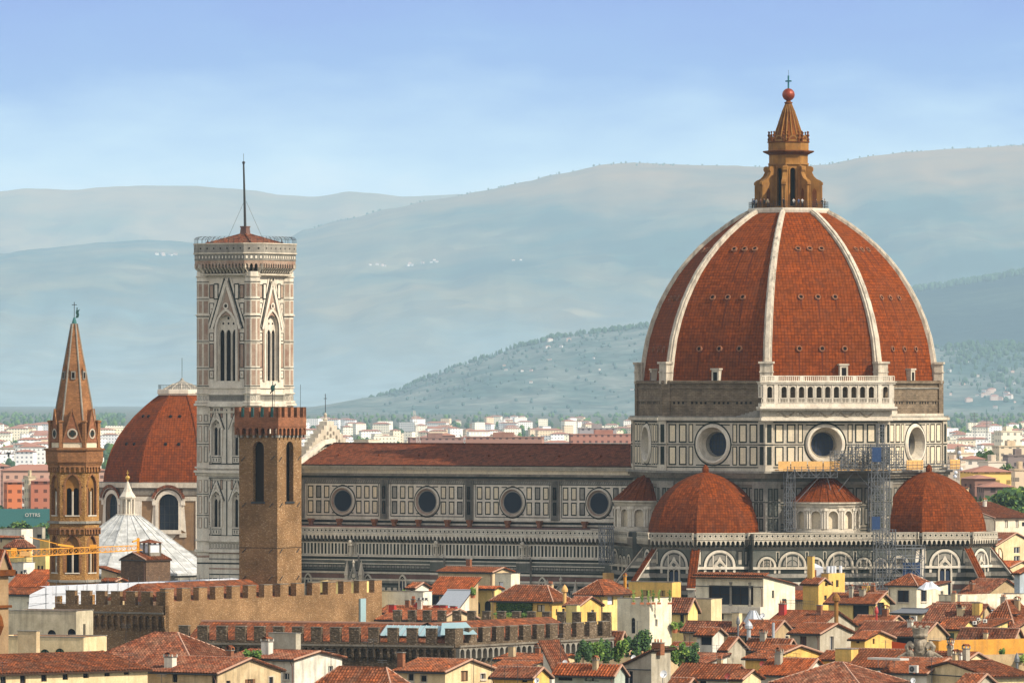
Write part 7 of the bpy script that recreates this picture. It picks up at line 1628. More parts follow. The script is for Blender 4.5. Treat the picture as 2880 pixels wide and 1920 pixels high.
m.box(bx0, by0, H_, bx1, by1, H_+1.0, 'marble_g'); m.box(bx0+0.1, by0+0.15, H_+1.0, bx1-0.1, by1-0.1, H_+2.3, 'sheet')
q = 0.35; zz = H_+2.5; A = ((bx0+bx1)/2, (by0+by1)/2, zz+0.6); P = [(bx0-q,by0-q,zz),(bx1+q,by0-q,zz),(bx1+q,by1+q,zz),(bx0-q,by1+q,zz)]
for i in range(4): m.poly([P[i],P[(i+1)%4],A],'rooftile_b')
m.poly(P[::-1],'eave'); m.build('belvedere', h['t'])
# white building and red vents right behind the palace corner
h = house('wb', 'low white rooftop with small hut and row of fan units, right of the palace battlements', 1062, 1190, 1215, 1680, WHITE, 'flat', D=1110, wins=[(1111,1703,9,11,'')])
h = house('wb2', 'little white rooftop hut with dark door and red gable roof, in front of the nave', 1146, 1168, 1206, 1650, WHITE, 'gx', D=1130, rise=0.9, wins=[(1158,1652,11,22,'')])
h = house('wb3', 'low red roofed house with many red chimney vents, behind the rear battlements', 1062, 1230, 1340, 1742, SAND, 'gx', D=1040, rise=1.9, yaw=28, tile='rooftile')
for i, (fx, fy) in enumerate(((0.05,0.3),(0.3,0.6),(0.5,0.75),(0.62,0.75),(0.75,0.8),(0.2,0.7))): chimney(h, fx, fy, 0.9, 1.1, 'red', (0.4,0.03,0.02), 'none')
h = house('wb4', 'narrow red roof strip filling the gap between the battlements and the yellow houses', 1062, 1180, 1240, 1722, TAN, 'gx', D=1075, rise=1.2, yaw=28, tile='rooftile')
h = house('gl', 'low shed with grey glass panel roof behind the canopy posts', 1228, 1290, 1320, 1705, WHITE, 'sf', D=1150, rise=2.2, tile='steel_l')
h = house('yw', 'low yellow house front glimpsed through the palace battlements', 870, 1010, 1060, 1652, LEM, 'flat', D=1110, yaw=20)
h = house('gap1', 'red roofed house in the gap right of the yellow ivy house', 1590, 1630, 1690, 1700, YEL, 'gx', D=1100, rise=1.6, tile='rooftile_b', wins=[(1596,1706,3,10,'')])
h = house('gap2', 'pale yellow garden house between the corner house and the battlements', 1592, 1622, 1632, 1718, LEM, 'flat', D=1085)
h = house('gap3', 'small red roof behind the hedge terrace', 1705, 1742, 1760, 1800, CREAM, 'gx', D=985, rise=1.6, tile='rooftile')
h = house('ht', 'low terrace block carrying the green hedges, bottom centre', 1618, 1800, 1968, 1862, SAND, 'flat', D=915, yaw=15)
h = house('fill1', 'red roof glimpsed right of the glazed loggia house', 2225, 2262, 2290, 1680, TAN, 'gx', D=1200, rise=1.4, tile='rooftile_o')
h = house('fill2', 'row of yellow chimneys on a low brown roof in front of the scaffold', 2376, 2480, 2510, 1672, YEL, 'gx', D=1210, rise=0.8, tile='rooftile_b'); chimney(h, 0.45, 0.4, 1.2, 1.0, 'plaster', YEL, 'pots'); chimney(h, 0.65, 0.4, 0.8, 1.0, 'redbrick', OCHRE, 'pots')
h = house('fill3', 'plain cream side building behind the yellow gabled house', 2395, 2500, 2545, 1752, CREAM, 'gx', D=1060, rise=1.4, tile='rooftile')
h = house('fill4', 'low tan house filling the lane right of the steel flues', 2096, 2210, 2240, 1822, TAN, 'gx', D=972, rise=1.6, tile='rooftile')
h = house('fill5', 'small white walled lean to left of the grey stained gable', 1885, 1960, 1990, 1822, WHITE, 'gx', D=1000, rise=1.0, tile='rooftile', wall='plaster_w')
h = house('fill6', 'yellow garage roof behind the bright foreground orange roof', 2305, 2352, 2400, 1850, YEL, 'gx', D=955, rise=1.2, tile='rooftile')
h = house('fill7', 'brown roofed cottage behind the crumbling white gable', 2560, 2700, 2790, 1866, CREAM, 'gx', D=925, rise=1.8, tile='rooftile')
h = house('fill8', 'dark roofed house in front of the long white garden wall', 2600, 2712, 2790, 1715, WHITE, 'gx', D=1110, rise=1.4, tile='rooftile_b')
h = house('fill9', 'low roof below the grey stained foreground house, bottom edge', 1880, 1930, 1960, 1925, CREAM, 'gx', D=845, rise=1.0, tile='rooftile')
h = house('fill10', 'foreground house with reddish roof at the bottom right edge', 2690, 2740, 2800, 1925, GREY, 'gx', D=842, rise=1.6, tile='rooftile')
h = house('fill11', 'house with mottled roof between the tan palace annexe and the cream gable', 1395, 1560, 1640, 1855, CREAM, 'gx', D=918, rise=0.8, tile='rooftile')
# ---------------------------------------------------------------- leaf clumps for trees and shrubs
def crown_mesh(name, lumps, n, size, keys, seed):
    """many small leaf cards through the volume of a few overlapping lumps"""
    r = random.Random(seed); m = MB()
    for i in range(n):
        c, rad = r.choice(lumps); d = Vector((r.gauss(0,1), r.gauss(0,1), r.gauss(0,1))).normalized(); q = r.random()**0.4
        p = Vector(c)+Vector((d.x*rad[0], d.y*rad[1], d.z*rad[2]))*q
        a = Vector((r.gauss(0,1), r.gauss(0,1), r.gauss(0,1)*0.6)).normalized(); b = a.orthogonal().normalized(); s = size*r.uniform(0.6, 1.4)
        k = keys[0] if r.random() < 0.5 else r.choice(keys)
        m.poly([p-a*s-b*s*0.5, p+a*s*0.2-b*s*0.9, p+a*s+b*s*0.3, p-a*s*0.3+b*s*0.9], k)
    return m
TREES = []
for sd_, H_ in ((1, 9.0), (2, 11.0), (3, 8.0)):
    r = random.Random(sd_); lumps = []
    for i in range(11):
        a = r.uniform(0, 6.28); q = r.uniform(0, 0.30)*H_
        lumps.append(((q*math.cos(a), q*math.sin(a), H_*r.uniform(0.45, 0.85)), (H_*r.uniform(.13,.22),)*2+(H_*r.uniform(.10,.17),)))
    t = thing('leafy_tree', 'x', 'tree'); m = MB(); m.tube((0,0,-1),(0,0,H_*0.5), 0.28, 'bark', 7, 0.18)
    for i in range(4): l = lumps[i][0]; m.tube((0,0,H_*0.35), l, 0.13, 'bark', 5, 0.05)
    m.build('trunk', t); crown_mesh('crown', lumps, 2600, 0.34, ['leafd','leaf','leaf','leaf2'], sd_).build('crown', t); TREES.append(t)
used = set()
def tree(px, py, D, scale, label, grp):
    k = rnd.randrange(3); X = (px-1440)*D/F; z = zat(py, D)
    if k not in used: t = TREES[k]; used.add(k)
    else: t = copy_tree(TREES[k])
    t['label'] = label; t['group'] = grp; t.location = (X, D, z); t.rotation_euler = (0,0,rnd.uniform(0,6)); t.scale = (scale, scale, scale*rnd.uniform(0.9,1.15)); return t
# right: park trees behind the last dome
for i, (px, pt, D, sc_) in enumerate([(2705,1362,1950,1.3),(2722,1378,1900,1.3),(2745,1372,1880,1.5),(2770,1385,1850,1.5),(2795,1395,1830,1.3),(2815,1350,1800,1.9),(2840,1358,1790,2.1),(2862,1352,1780,1.9),(2885,1362,1775,1.8),(2760,1400,1760,1.2),(2805,1410,1740,1.3),(2830,1395,1720,1.4),(2868,1400,1700,1.4),(2730,1405,1800,1.2),(2912,1372,1790,1.7)]):
    tree(px, pt+10.2*sc_*F/D, D, sc_, 'dense green park tree behind the right hand dome', 'park trees behind the right hand dome')
for i, (px, pt, D, sc_) in enumerate([(5,1452,1900,1.4),(30,1458,1880,1.2),(52,1462,1860,1.2),(78,1450,1850,1.5),(98,1455,1840,1.3),(118,1462,1830,1.2),(135,1468,1830,1.1),(-14,1460,1890,1.3),(62,1478,1780,0.9),(20,1475,1800,1.0)]):
    tree(px, pt+10.2*sc_*F/D, D, sc_, 'olive green tree in the belt left of the hexagonal tower', 'trees left of the hexagonal tower')
for (px, pt, D, sc_, lb) in [(5,1385,2500,2.6,'tall dark tree beside the orange apartment block, far left'),(30,1405,2480,1.8,'lower dark tree beside the orange apartment block, far left'),(2733,1275,2600,2.0,'single green tree among the roofs right of the drum'),(2858,1305,2150,1.2,'roof garden tree at the right edge above the orange roofs'),(60,1420,2400,1.2,'small tree at the foot of the pale stair tower, far left')]:
    tree(px, pt+10.2*sc_*F/D, D, sc_, lb, None) if False else tree(px, pt+10.2*sc_*F/D, D, sc_, lb, 'single trees in the far town')

# ---------------------------------------------------------------- the town beyond
def far_block(px, pt, D, wpx, col, lab, grp, deg=None, hmin=9, roof='hip', dep=None, roofm='farroof'):
    """apartment block: top row pt, true width wpx; stands on the ground"""
    X = (px-1440)*D/F; w_ = wpx*D/F; zt = zat(pt, D); z0 = gz(D)-1; H = max(zt-z0, hmin); d = dep or fr.uniform(9, 14)
    t = thing('apartment_block', lab, 'building', (X, D, z0), R(fr.uniform(-28, 28) if deg is None else deg), grp)
    m = MB(); m.box(-w_/2,-d/2,0,w_/2,d/2,H,'facade'); 
    if roof == 'flat' and D < 5000:
        m.box(-w_*0.15,-d*0.2,H,w_*0.12,d*0.2,H+2.6,'plaster'); m.box(-w_/2-.2,-d/2-.2,H,w_/2+.2,d/2+.2,H+0.5,'plaster')
    o = m.build('wall', t); o.color = col+(1,)
    if D < 3800:     # balconies on the nearer blocks
        m = MB()
        for fl in range(1, int(H/3.1)):
            if w_ > 12: m.box(-w_*0.32,-d/2-1.1,fl*3.1-0.15,w_*0.32,-d/2,fl*3.1+0.12,'wframe'); m.box(-w_*0.32,-d/2-1.15,fl*3.1,w_*0.32,-d/2-1.05,fl*3.1+0.95,'wframe' if fl % 2 else 'marble_g')
        if m.v: m.build('balcony', t)
    m = MB(); e = 0.7; rh = min(w_, d)*0.16; q = min(w_, d)/2
    if roof == 'hip':
        P = [(-w_/2-e,-d/2-e,H),(w_/2+e,-d/2-e,H),(w_/2+e,d/2+e,H),(-w_/2-e,d/2+e,H)]
        A, B_ = ((-w_/2+q,0,H+rh),(w_/2-q,0,H+rh)) if w_ >= d else ((0,-d/2+q,H+rh),(0,d/2-q,H+rh))
        if w_ >= d: F_ = [[P[0],P[1],B_,A],[P[1],P[2],B_],[P[2],P[3],A,B_],[P[3],P[0],A]]
        else: F_ = [[P[0],P[1],A],[P[1],P[2],B_,A],[P[2],P[3],B_],[P[3],P[0],A,B_]]
        for f in F_: m.poly(f, roofm)
        m.poly(P[::-1], 'eave')
    else: m.box(-w_/2,-d/2,H,w_/2,d/2,H+0.4,'marble_g')
    m.build('roof', t); return t
WH = [(0.92,0.84,0.66),(0.95,0.90,0.78),(0.88,0.74,0.52),(0.93,0.88,0.80),(0.80,0.62,0.42),(0.90,0.80,0.60),(0.96,0.93,0.88)]
zones = [(-40, 135, 1190, 1275, 52, 'pale block in the hazy suburb at the far left edge', 'far suburb blocks at the left edge'), (278, 345, 1195, 1235, 12, 'pale block between the hexagonal tower and the plain red dome', 'blocks between the hexagonal tower and the plain red dome'),
         (850, 1790, 1170, 1245, 130, 'pale apartment block in the hazy suburb above the nave roof', 'far suburb blocks above the nave roof'), (2655, 2905, 1185, 1290, 52, 'pale block in the hazy suburb right of the drum', 'far suburb blocks right of the drum')]
for (x0, x1, y0, y1, n, lab, grp) in zones:
    for i in range(n):
        f = (i+fr.random())/n; pt = y0+(y1-y0)*f**1.1; 
        # further up the picture = further away; the roof stands 10-18 m above the ground there
        hh = fr.uniform(9, 19); D = 2600
        while zat(pt, D)-gz(D) < hh-0 and False: D += 50
        # solve for the distance at which a block of height hh shows its roof at row pt
        best = min(range(2300, 19000, 100), key=lambda d: abs((ZC-(pt-HZ)*d/F)-gz(d)-hh))
        D = best+fr.uniform(-60, 60); wpx = fr.uniform(12, 34)*F/D*fr.uniform(0.6, 1.0)
        far_block(fr.uniform(x0, x1), pt, D, wpx, fr.choice(WH), lab, grp, roof='hip' if fr.random() < 0.68 else 'flat', hmin=7)
# named nearer blocks
far_block(150, 1322, 2650, 290, (0.50,0.30,0.22), 'long pink apartment block with white balconies left of the hexagonal tower', None, deg=8, dep=14, roofm='farroof')
far_block(36, 1355, 2480, 42, (0.55,0.17,0.07), 'orange apartment block with pale square windows, far left', None, deg=10, dep=12)
far_block(84, 1342, 2500, 20, (0.62,0.52,0.34), 'tall blank pale stair tower between two brick blocks, far left', None, deg=15, dep=8, roof='flat')
far_block(122, 1352, 2490, 56, (0.50,0.20,0.12), 'dark red brick block with balconies behind the hexagonal tower', None, deg=-5, dep=12)
far_block(-5, 1310, 2700, 60, (0.7,0.45,0.35), 'pale pink block cut off by the left edge', None, deg=4, dep=14)
far_block(1700, 1222, 3700, 195, (0.38,0.18,0.13), 'long brick apartment block with white balconies, touching the drum at left', None, deg=3, dep=16, roof='flat')
far_block(1680, 1205, 3760, 105, (0.33,0.30,0.30), 'grey plant storey standing behind the long brick block', None, deg=3, dep=10, roof='flat')
far_block(1420, 1230, 3500, 215, (0.36,0.20,0.15), 'wide dark brown block with grey plant rooms above the nave ridge', None, deg=-4, dep=16, roof='flat')
far_block(1225, 1232, 3450, 150, (0.30,0.18,0.15), 'low dark brown block beside the lattice mast', None, deg=5, dep=16, roof='flat')
far_block(1255, 1224, 3480, 46, (0.45,0.25,0.18), 'small brown roofed tower block above the nave ridge', None, deg=5, dep=12)
far_block(2772, 1326, 1990, 112, (0.80,0.52,0.16), 'yellow house with red hipped roof and teal shutters, right of the drum', None, deg=14, dep=12)
far_block(2752, 1345, 1900, 64, (0.22,0.12,0.09), 'dark open loggia with red roof in front of the yellow house', None, deg=20, dep=9)
far_block(2800, 1368, 1820, 86, (0.20,0.14,0.12), 'dark walled house with long pinkish red roof among the park trees', None, deg=5, dep=12)
far_block(2835, 1214, 3300, 60, (0.85,0.76,0.58), 'tall cream block with vertical strips, right edge', None, deg=10, dep=14, roof='flat')
far_block(2842, 1256, 2900, 85, (0.68,0.55,0.38), 'tan block with dark windows below the tall cream block', None, deg=8, dep=14, roof='flat')
far_block(2862, 1282, 2500, 70, (0.25,0.20,0.18), 'dark terrace block with orange awning at the right edge', None, deg=5, dep=12, roof='flat')
far_block(2700, 1275, 2750, 40, (0.72,0.58,0.42), 'plain pinkish box building right of the drum', None, deg=20, dep=14, roof='flat')
far_block(2868, 1322, 2050, 42, (0.66,0.52,0.36), 'blank pinkish wall building behind the park trees, right edge', None, deg=5, dep=10, roof='flat')
far_block(2680, 1300, 2400, 56, (0.62,0.50,0.38), 'low grey block with flat roof right beside the drum', None, deg=-12, dep=12, roof='flat')
far_block(2790, 1300, 2350, 50, (0.70,0.60,0.48), 'pale flat roofed block above the yellow house', None, deg=12, dep=12, roof='flat')
far_block(2735, 1290, 2550, 60, (0.74,0.66,0.54), 'low pale workshop with curved roof right of the drum', None, deg=4, dep=12)
# ground cover trees among the far blocks
m = MB(); r_ = random.Random(31)
for i in range(1500):
    D = r_.uniform(2600, 18500); px = r_.choice([(-60,150),(270,350),(840,1800),(840,1800),(2650,2920)]); px = r_.uniform(*px); H = r_.uniform(5, 11); w = H*r_.uniform(0.3, 0.55); X = (px-1440)*D/F; z = gz(D)
    m.loft(X, D, 6, r_.random()*6, [(w*0.5,z),(w,z+H*0.35),(w*0.9,z+H*0.65),(w*0.45,z+H*0.92),(0,z+H)], 'leafd' if r_.random() < 0.6 else 'leaf', cap=False)
tag(m.build('town_trees'), 'green trees filling the gaps between the far suburb blocks', 'trees', kind='stuff')
# lattice masts and pylons
def mast(px, pt, pb, D, wpx, lab, mat='steel_l', lean=0.0):
    X = (px-1440)*D/F; z0, z1 = zat(pb, D), zat(pt, D); w = wpx*D/F/2
    t = thing('lattice_mast', lab, 'mast', (X, D, z0)); m = MB(); H = z1-z0; n = max(4, int(H/(2.4*w)))
    def c(i, f): a = [(-1,-1),(1,-1),(1,1),(-1,1)][i%4]; k = w*(1-0.6*f); return (a[0]*k+lean*H*f, a[1]*k, H*f)
    for i in range(4):
        m.tube(c(i,0), c(i,1), w*0.16, mat, 4)
        for j in range(n): m.tube(c(i,j/n), c(i+1,(j+1)/n), w*0.09, mat, 4); m.tube(c(i,(j+1)/n), c(i+1,(j+1)/n), w*0.09, mat, 4)
    m.build('lattice', t); return t
mast(1180, 1155, 1262, 3300, 11, 'pale lattice mast leaning slightly above the nave roof', 'wframe', -0.14)
mast(950, 1190, 1250, 3600, 7, 'small grey lattice mast behind the front gable', 'steel_l')
for px, pt in ((2741, 1160), (2775, 1175)):
    t = mast(px, pt, 1240, 5200, 5, 'electricity pylon with cross arms right of the drum' if px < 2750 else 'slimmer electricity pylon further right of the drum', 'steel')
    m = MB()
    for f in (0.75, 0.88, 0.97): zz = (zat(pt,5200)-zat(1240,5200))*f; m.beam((-4.5+2*f,0,zz),(4.5-2*f,0,zz),0.35,0.35,'steel')
    m.build('cross_arm', t)
t = mast(2694, 1252, 1350, 2300, 6, 'dark telecom mast hung with round white dishes beside the drum', 'iron'); m = MB()
for i, (dx, dz) in enumerate(((-0.7,2.5),(1.0,3.6),(-0.5,6.5),(0.9,7.4),(0.5,9.0),(-0.9,1.2))): m.sphere((dx,-0.4,dz), 0.62, 'sheet', 8, 6)
m.build('dish', t)
# green netted sports fence with graffiti-like white lettering band, far left
t = thing('green_screen_wall', 'long teal screened wall with white painted letters, far left under the apartment blocks', 'wall', (0,0,0)); m = MB()
A, B = at(-30, 1430, 2150), at(150, 1430, 2150); m.box(A.x, 2150, gz(2150)-1, B.x, 2151, A.z, 'greenish'); m.build('screen', t)
def letters(txt, loc, size, mat, parent, col=None):
    cu = bpy.data.curves.new('lettering', 'FONT'); cu.body = txt; cu.size = size; cu.extrude = 0.03; cu.align_x = 'LEFT'
    o = bpy.data.objects.new('lettering', cu); COL.objects.link(o); me = bpy.data.meshes.new_from_object(o); bpy.data.objects.remove(o)
    me.materials.clear(); me.materials.append(MAT(mat)); q = bpy.data.objects.new('lettering', me); COL.objects.link(q); q.rotation_euler = (R(90),0,0); q.location = loc; q.parent = parent; return q
p = at(70, 1452, 2149.7); letters('OTTRS', (p.x, p.y, p.z), 1.5, 'wframe', t)

# ---------------------------------------------------------------- scaffolding on the cathedral
def lattice(mb, W_, s0, s1, z0, z1, d0, d1, ds=2.0, dz=2.0, r=0.06, mat='steel', diag=True):
    ns, nz = max(1, round((s1-s0)/ds)), max(1, round((z1-z0)/dz))
    for d in (d0, d1):
        for i in range(ns+1): s = s0+(s1-s0)*i/ns; mb.tube(W_.p(s,z0,d), W_.p(s,z1+0.6,d), r, mat, 4, caps=False)
        for j in range(nz+1): z = z0+(z1-z0)*j/nz; mb.tube(W_.p(s0,z,d), W_.p(s1,z,d), r*0.8, mat, 4, caps=False); mb.tube(W_.p(s0,z+0.5,d), W_.p(s1,z+0.5,d), r*0.5, mat, 4, caps=False)
        if diag:
            for j in range(nz):
                for i in range(ns):
                    a, b = s0+(s1-s0)*i/ns, s0+(s1-s0)*(i+1)/ns
                    if (i+j) % 2: a, b = b, a
                    mb.tube(W_.p(a,z0+(z1-z0)*j/nz,d), W_.p(b,z0+(z1-z0)*(j+1)/nz,d), r*0.7, mat, 4, caps=False)
    for i in range(ns+1):
        for j in range(nz+1): mb.tube(W_.p(s0+(s1-s0)*i/ns,z0+(z1-z0)*j/nz,d0), W_.p(s0+(s1-s0)*i/ns,z0+(z1-z0)*j/nz,d1), r*0.6, mat, 4, caps=False)
def swall(m, d=0.0): W_ = Wall(m, 0, 0, math.pi/4); W_.o = Vector((0,0,0)); return W_
sf = thing('scaffolding', 'tall grey steel scaffolding with orange boards and blue sheets between the right domes', 'scaffolding', (DX, DY, 0), GAM)
m = MB(); W_ = swall(m); lattice(m, W_, 6.8, 10.2, 31.6, 46.6, 31.2, 33.4, 1.15, 1.5, 0.085); lattice(m, W_, 8.2, 9.3, 46.6, 50.2, 31.8, 33.0, 1.1, 1.2, 0.07); m.build('scaffold_tower', sf)
m = MB(); W_ = swall(m); lattice(m, W_, 6.6, 10.2, 14, 31.4, 35.4, 37.4, 1.2, 1.7, 0.085); lattice(m, W_, 10.2, 15.6, 14, 28.6, 35.4, 37.4, 1.8, 1.9, 0.08); m.build('scaffold_tower', sf)
m = MB(); W_ = swall(m); lattice(m, W_, 0.5, 13.2, 42.4, 45.4, 28.3, 31.6, 1.3, 1.0, 0.08); lattice(m, W_, 4.0, 12.0, 45.4, 46.6, 28.3, 30.0, 1.3, 1.0, 0.08); m.build('scaffold_deck', sf)
m = MB(); W_ = swall(m); lattice(m, W_, -8.2, -6.6, 31.6, 42.6, 28.9, 30.6, 0.8, 1.5, 0.075); lattice(m, W_, -8.2, 1.0, 41.2, 42.6, 28.6, 31.4, 1.4, 1.4, 0.07)
for a, b in ((-6.6,-1.0), (0.5,-1.0), (0.5, 4.5), (9.0, 4.5)): m.tube(W_.p(a,37.5 if a != -6.6 else 36.5,30.4), W_.p(b,42.4,30.4), 0.07, 'steel', 4)
m.build('bracket_frame', sf)
for a, b in ((-9.8,-7.6), (-7.4,-4.5), (-4.3,-1.6), (-1.4,1.6)): m = MB(); swall(m).box(a, 42.7, b, 44.1, 30.9, 31.0, 'plank'); m.build('orange_board', sf)
m = MB(); W_ = swall(m); W_.box(-9.8, 42.4, 13.0, 42.6, 28.3, 31.4, 'plank'); m.build('deck_board', sf)
for s0, z0, s1, z1, d in ((6.9,44.0,8.6,46.6,33.5),(6.9,31.8,8.4,34.2,33.5),(6.6,19.0,8.6,20.8,37.5),(12.2,20.5,15.4,26.0,35.3)): m = MB(); swall(m).box(s0, z0, s1, z1, d-0.05, d, 'bluenet'); m.build('blue_sheet', sf)
sf2 = thing('scaffolding', 'small grey scaffold cage at the left corner of the apse, above the sloping buttress', 'scaffolding', (DX, DY, 0), GAM)
m = MB(); W_ = Wall(m, 0, 0, -math.pi/4); lattice(m, W_, 3.5, 8.3, 25.3, 31.8, 34.9, 36.5, 1.5, 1.4, 0.075); m.build('scaffold_frame', sf2)
m = MB(); W_ = Wall(m, 0, 0, -math.pi/4); W_.box(1.8, 20.6, 4.8, 23.6, 34.0, 35.4, 'plank'); m.build('timber_hut', sf2)
sf3 = thing('scaffolding', 'low scaffold rail with orange boards at the right end of the drum cornice', 'scaffolding', (DX, DY, 0), GAM)
m = MB(); W_ = Wall(m, 0, 0, math.pi/2); W_.o = Vector((0,0,0)); lattice(m, W_, -11.5, 12.5, 42.3, 43.4, 28.0, 29.2, 1.6, 0.6, 0.035, diag=False); m.build('guard_rail', sf3)
for a, b in ((-7.0,-1.0), (9.0,12.6)): m = MB(); Wall(m, 0, 0, math.pi/2).box(a, 42.5, b, 44.2, 28.9, 29.0, 'plank'); m.build('orange_board', sf3)
# ---------------------------------------------------------------- the yellow crane
cr_ = thing('tower_crane', 'yellow lattice crane jib reaching across in front of the hexagonal tower', 'crane', (0,0,0))
A, B = at(-60, 1572, 955), at(392, 1546, 985); d = (B-A); Ln = d.length; d.normalize(); sd2 = Vector((d.y,-d.x,0)).normalized(); up = Vector((0,0,1))
m = MB(); n_ = 30; hj = 0.85; wj = 0.5
for i in range(n_):
    a, b = A+d*Ln*i/n_, A+d*Ln*(i+1)/n_; tp = hj*(1.25-0.5*i/n_)
    for s_ in (-1, 1):
        m.tube(a+sd2*wj*s_, b+sd2*wj*s_, 0.06, 'yellow', 5); mid = (a+b)/2+up*tp
        m.tube(a+sd2*wj*s_, mid, 0.032, 'yellow', 4); m.tube(b+sd2*wj*s_, mid, 0.032, 'yellow', 4)
    m.tube(a-sd2*wj, a+sd2*wj, 0.05, 'yellow', 4)
    if i < n_-1: m.tube((a+b)/2+up*tp, (a+b)/2+d*Ln/n_+up*hj*(1.25-0.5*(i+1)/n_), 0.07, 'yellow', 5)
m.build('jib', cr_)
m = MB(); m.beam(B-d*0.3+up*-0.4, B-d*0.3+up*1.7, 0.35, 0.35, 'yellow'); m.beam(B-d*1.6+up*1.2, B+up*1.5, 0.2, 0.2, 'yellow'); m.build('jib_head', cr_)
m = MB(); q = A+d*Ln*0.48; m.beam(q+up*1.4, q+d*3.5+up*1.0, 0.35, 0.25, 'yellow'); m.box(q.x+4.5,q.y-.5,q.z+0.9,q.x+5.4,q.y+.5,q.z+1.4,'yellow'); m.tube(q+up*1.5, q-d*6+up*2.6, 0.06, 'yellow', 4); m.build('trolley', cr_)
m = MB(); q = A+d*Ln*0.27; m.box(q.x-1.6,q.y-.7,q.z+0.1,q.x-0.9,q.y+.7,q.z+1.2,'yellow'); m.box(q.x-.4,q.y-.7,q.z+.1,q.x+1.0,q.y+.7,q.z+.7,'plank'); m.build('winch', cr_)
m = MB(); w = 0.8
for i in range(4):
    c = [(-1,-1),(1,-1),(1,1),(-1,1)]; a, b = c[i], c[(i+1)%4]; m.tube((A.x+a[0]*w,A.y+a[1]*w,0),(A.x+a[0]*w,A.y+a[1]*w,A.z),0.1,'yellow',5)
    for j in range(20): m.tube((A.x+a[0]*w,A.y+a[1]*w,A.z*j/20),(A.x+b[0]*w,A.y+b[1]*w,A.z*(j+1)/20),0.05,'yellow',4)
m.build('mast', cr_)
cr2 = thing('lattice_jib', 'thin dark crane jib end with a hanging hook block over the far left roofs', 'crane', (0,0,0)); m = MB()
A, B = at(-40, 1262, 2200), at(42, 1262, 2200)
for dz in (0, 1.6): m.tube((A.x,2200,A.z-(dz if dz else 0)+0.0),(B.x,2200,B.z-dz),0.12,'pink_d',4)
for i in range(10):
    x0, x1 = A.x+(B.x-A.x)*i/10, A.x+(B.x-A.x)*(i+1)/10; zz = A.z; m.tube((x0,2200,zz-(1.6 if i%2 else 0)),(x1,2200,zz-(0 if i%2 else 1.6)),0.08,'pink_d',4)
m.build('jib', cr2); m = MB(); q = at(24, 1272, 2200); m.box(q.x-.7,2199.6,q.z-.5,q.x+.7,2200.4,q.z+.1,'iron'); m.box(q.x-.3,2199.7,q.z-1.3,q.x+.3,2200.3,q.z-.5,'iron'); m.build('hook_block', cr2)

# ---------------------------------------------------------------- carved stone crest on its church front
q = at(2588, 1862, 905); st = thing('carved_crest', 'weathered carved stone coat of arms with crown and scrolls above the red roofs', 'sculpture', (q.x, q.y, 0), R(-8)); zb = q.z; k = 905/F
m = MB(); m.box(-2.6,0.2,0,2.6,3.5,zb+0.6,'carved'); m.box(-2.9,-0.1,zb+0.2,2.9,3.6,zb+0.55,'carved'); m.build('pedestal', st)
m = MB(); zc = zb+2.1
for i in range(10):
    a0, a1 = math.pi*2*i/10, math.pi*2*(i+1)/10
    m.poly([(0.95*math.cos(a0),0.1,zc+1.35*math.sin(a0)),(0.95*math.cos(a1),0.1,zc+1.35*math.sin(a1)),(0.55*math.cos(a1),-0.38,zc+0.85*math.sin(a1)),(0.55*math.cos(a0),-0.38,zc+0.85*math.sin(a0))],'carved')
m.poly([(0.55*math.cos(math.pi*2*i/10),-0.38,zc+0.85*math.sin(math.pi*2*i/10)) for i in range(10)],'carved'); m.sphere((0,-0.25,zc+0.1),0.5,'carved',8,6,1.5); m.box(-0.8,0.1,zb+.5,0.8,0.8,zc+1.0,'carved'); m.build('shield', st)
m = MB(); m.loft(0,0.2,10,0,[(0.85,zc+1.1),(1.0,zc+1.3),(0.95,zc+1.6),(1.15,zc+2.3),(0.9,zc+2.3)],'carved')
for i in range(8): a = math.pi*i/4; m.sphere((1.1*math.cos(a),0.2+1.1*math.sin(a),zc+2.45),0.2,'carved',6,5)
m.build('crown', st)
for sg in (-1, 1):
    m = MB(); pts = [(sg*0.8,zc-0.2),(sg*1.3,zc+0.3),(sg*1.7,zc-0.1),(sg*1.5,zc-0.8),(sg*2.1,zc-1.1),(sg*2.7,zc-1.4),(sg*3.3,zc-1.9)]
    for i, (a, b) in enumerate(zip(pts, pts[1:])): m.tube((a[0],0,a[1]),(b[0],0,b[1]),0.42-0.05*i,'carved',7,0.37-0.05*i); m.sphere((b[0],0,b[1]),0.38-0.05*i,'carved',7,5)
    m.build('scroll', st)
    m = MB(); m.sphere((sg*1.25,-0.1,zc-1.0),0.55,'carved',8,6); m.sphere((sg*1.9,-0.1,zc-1.55),0.4,'carved',7,5); m.build('scroll', st)

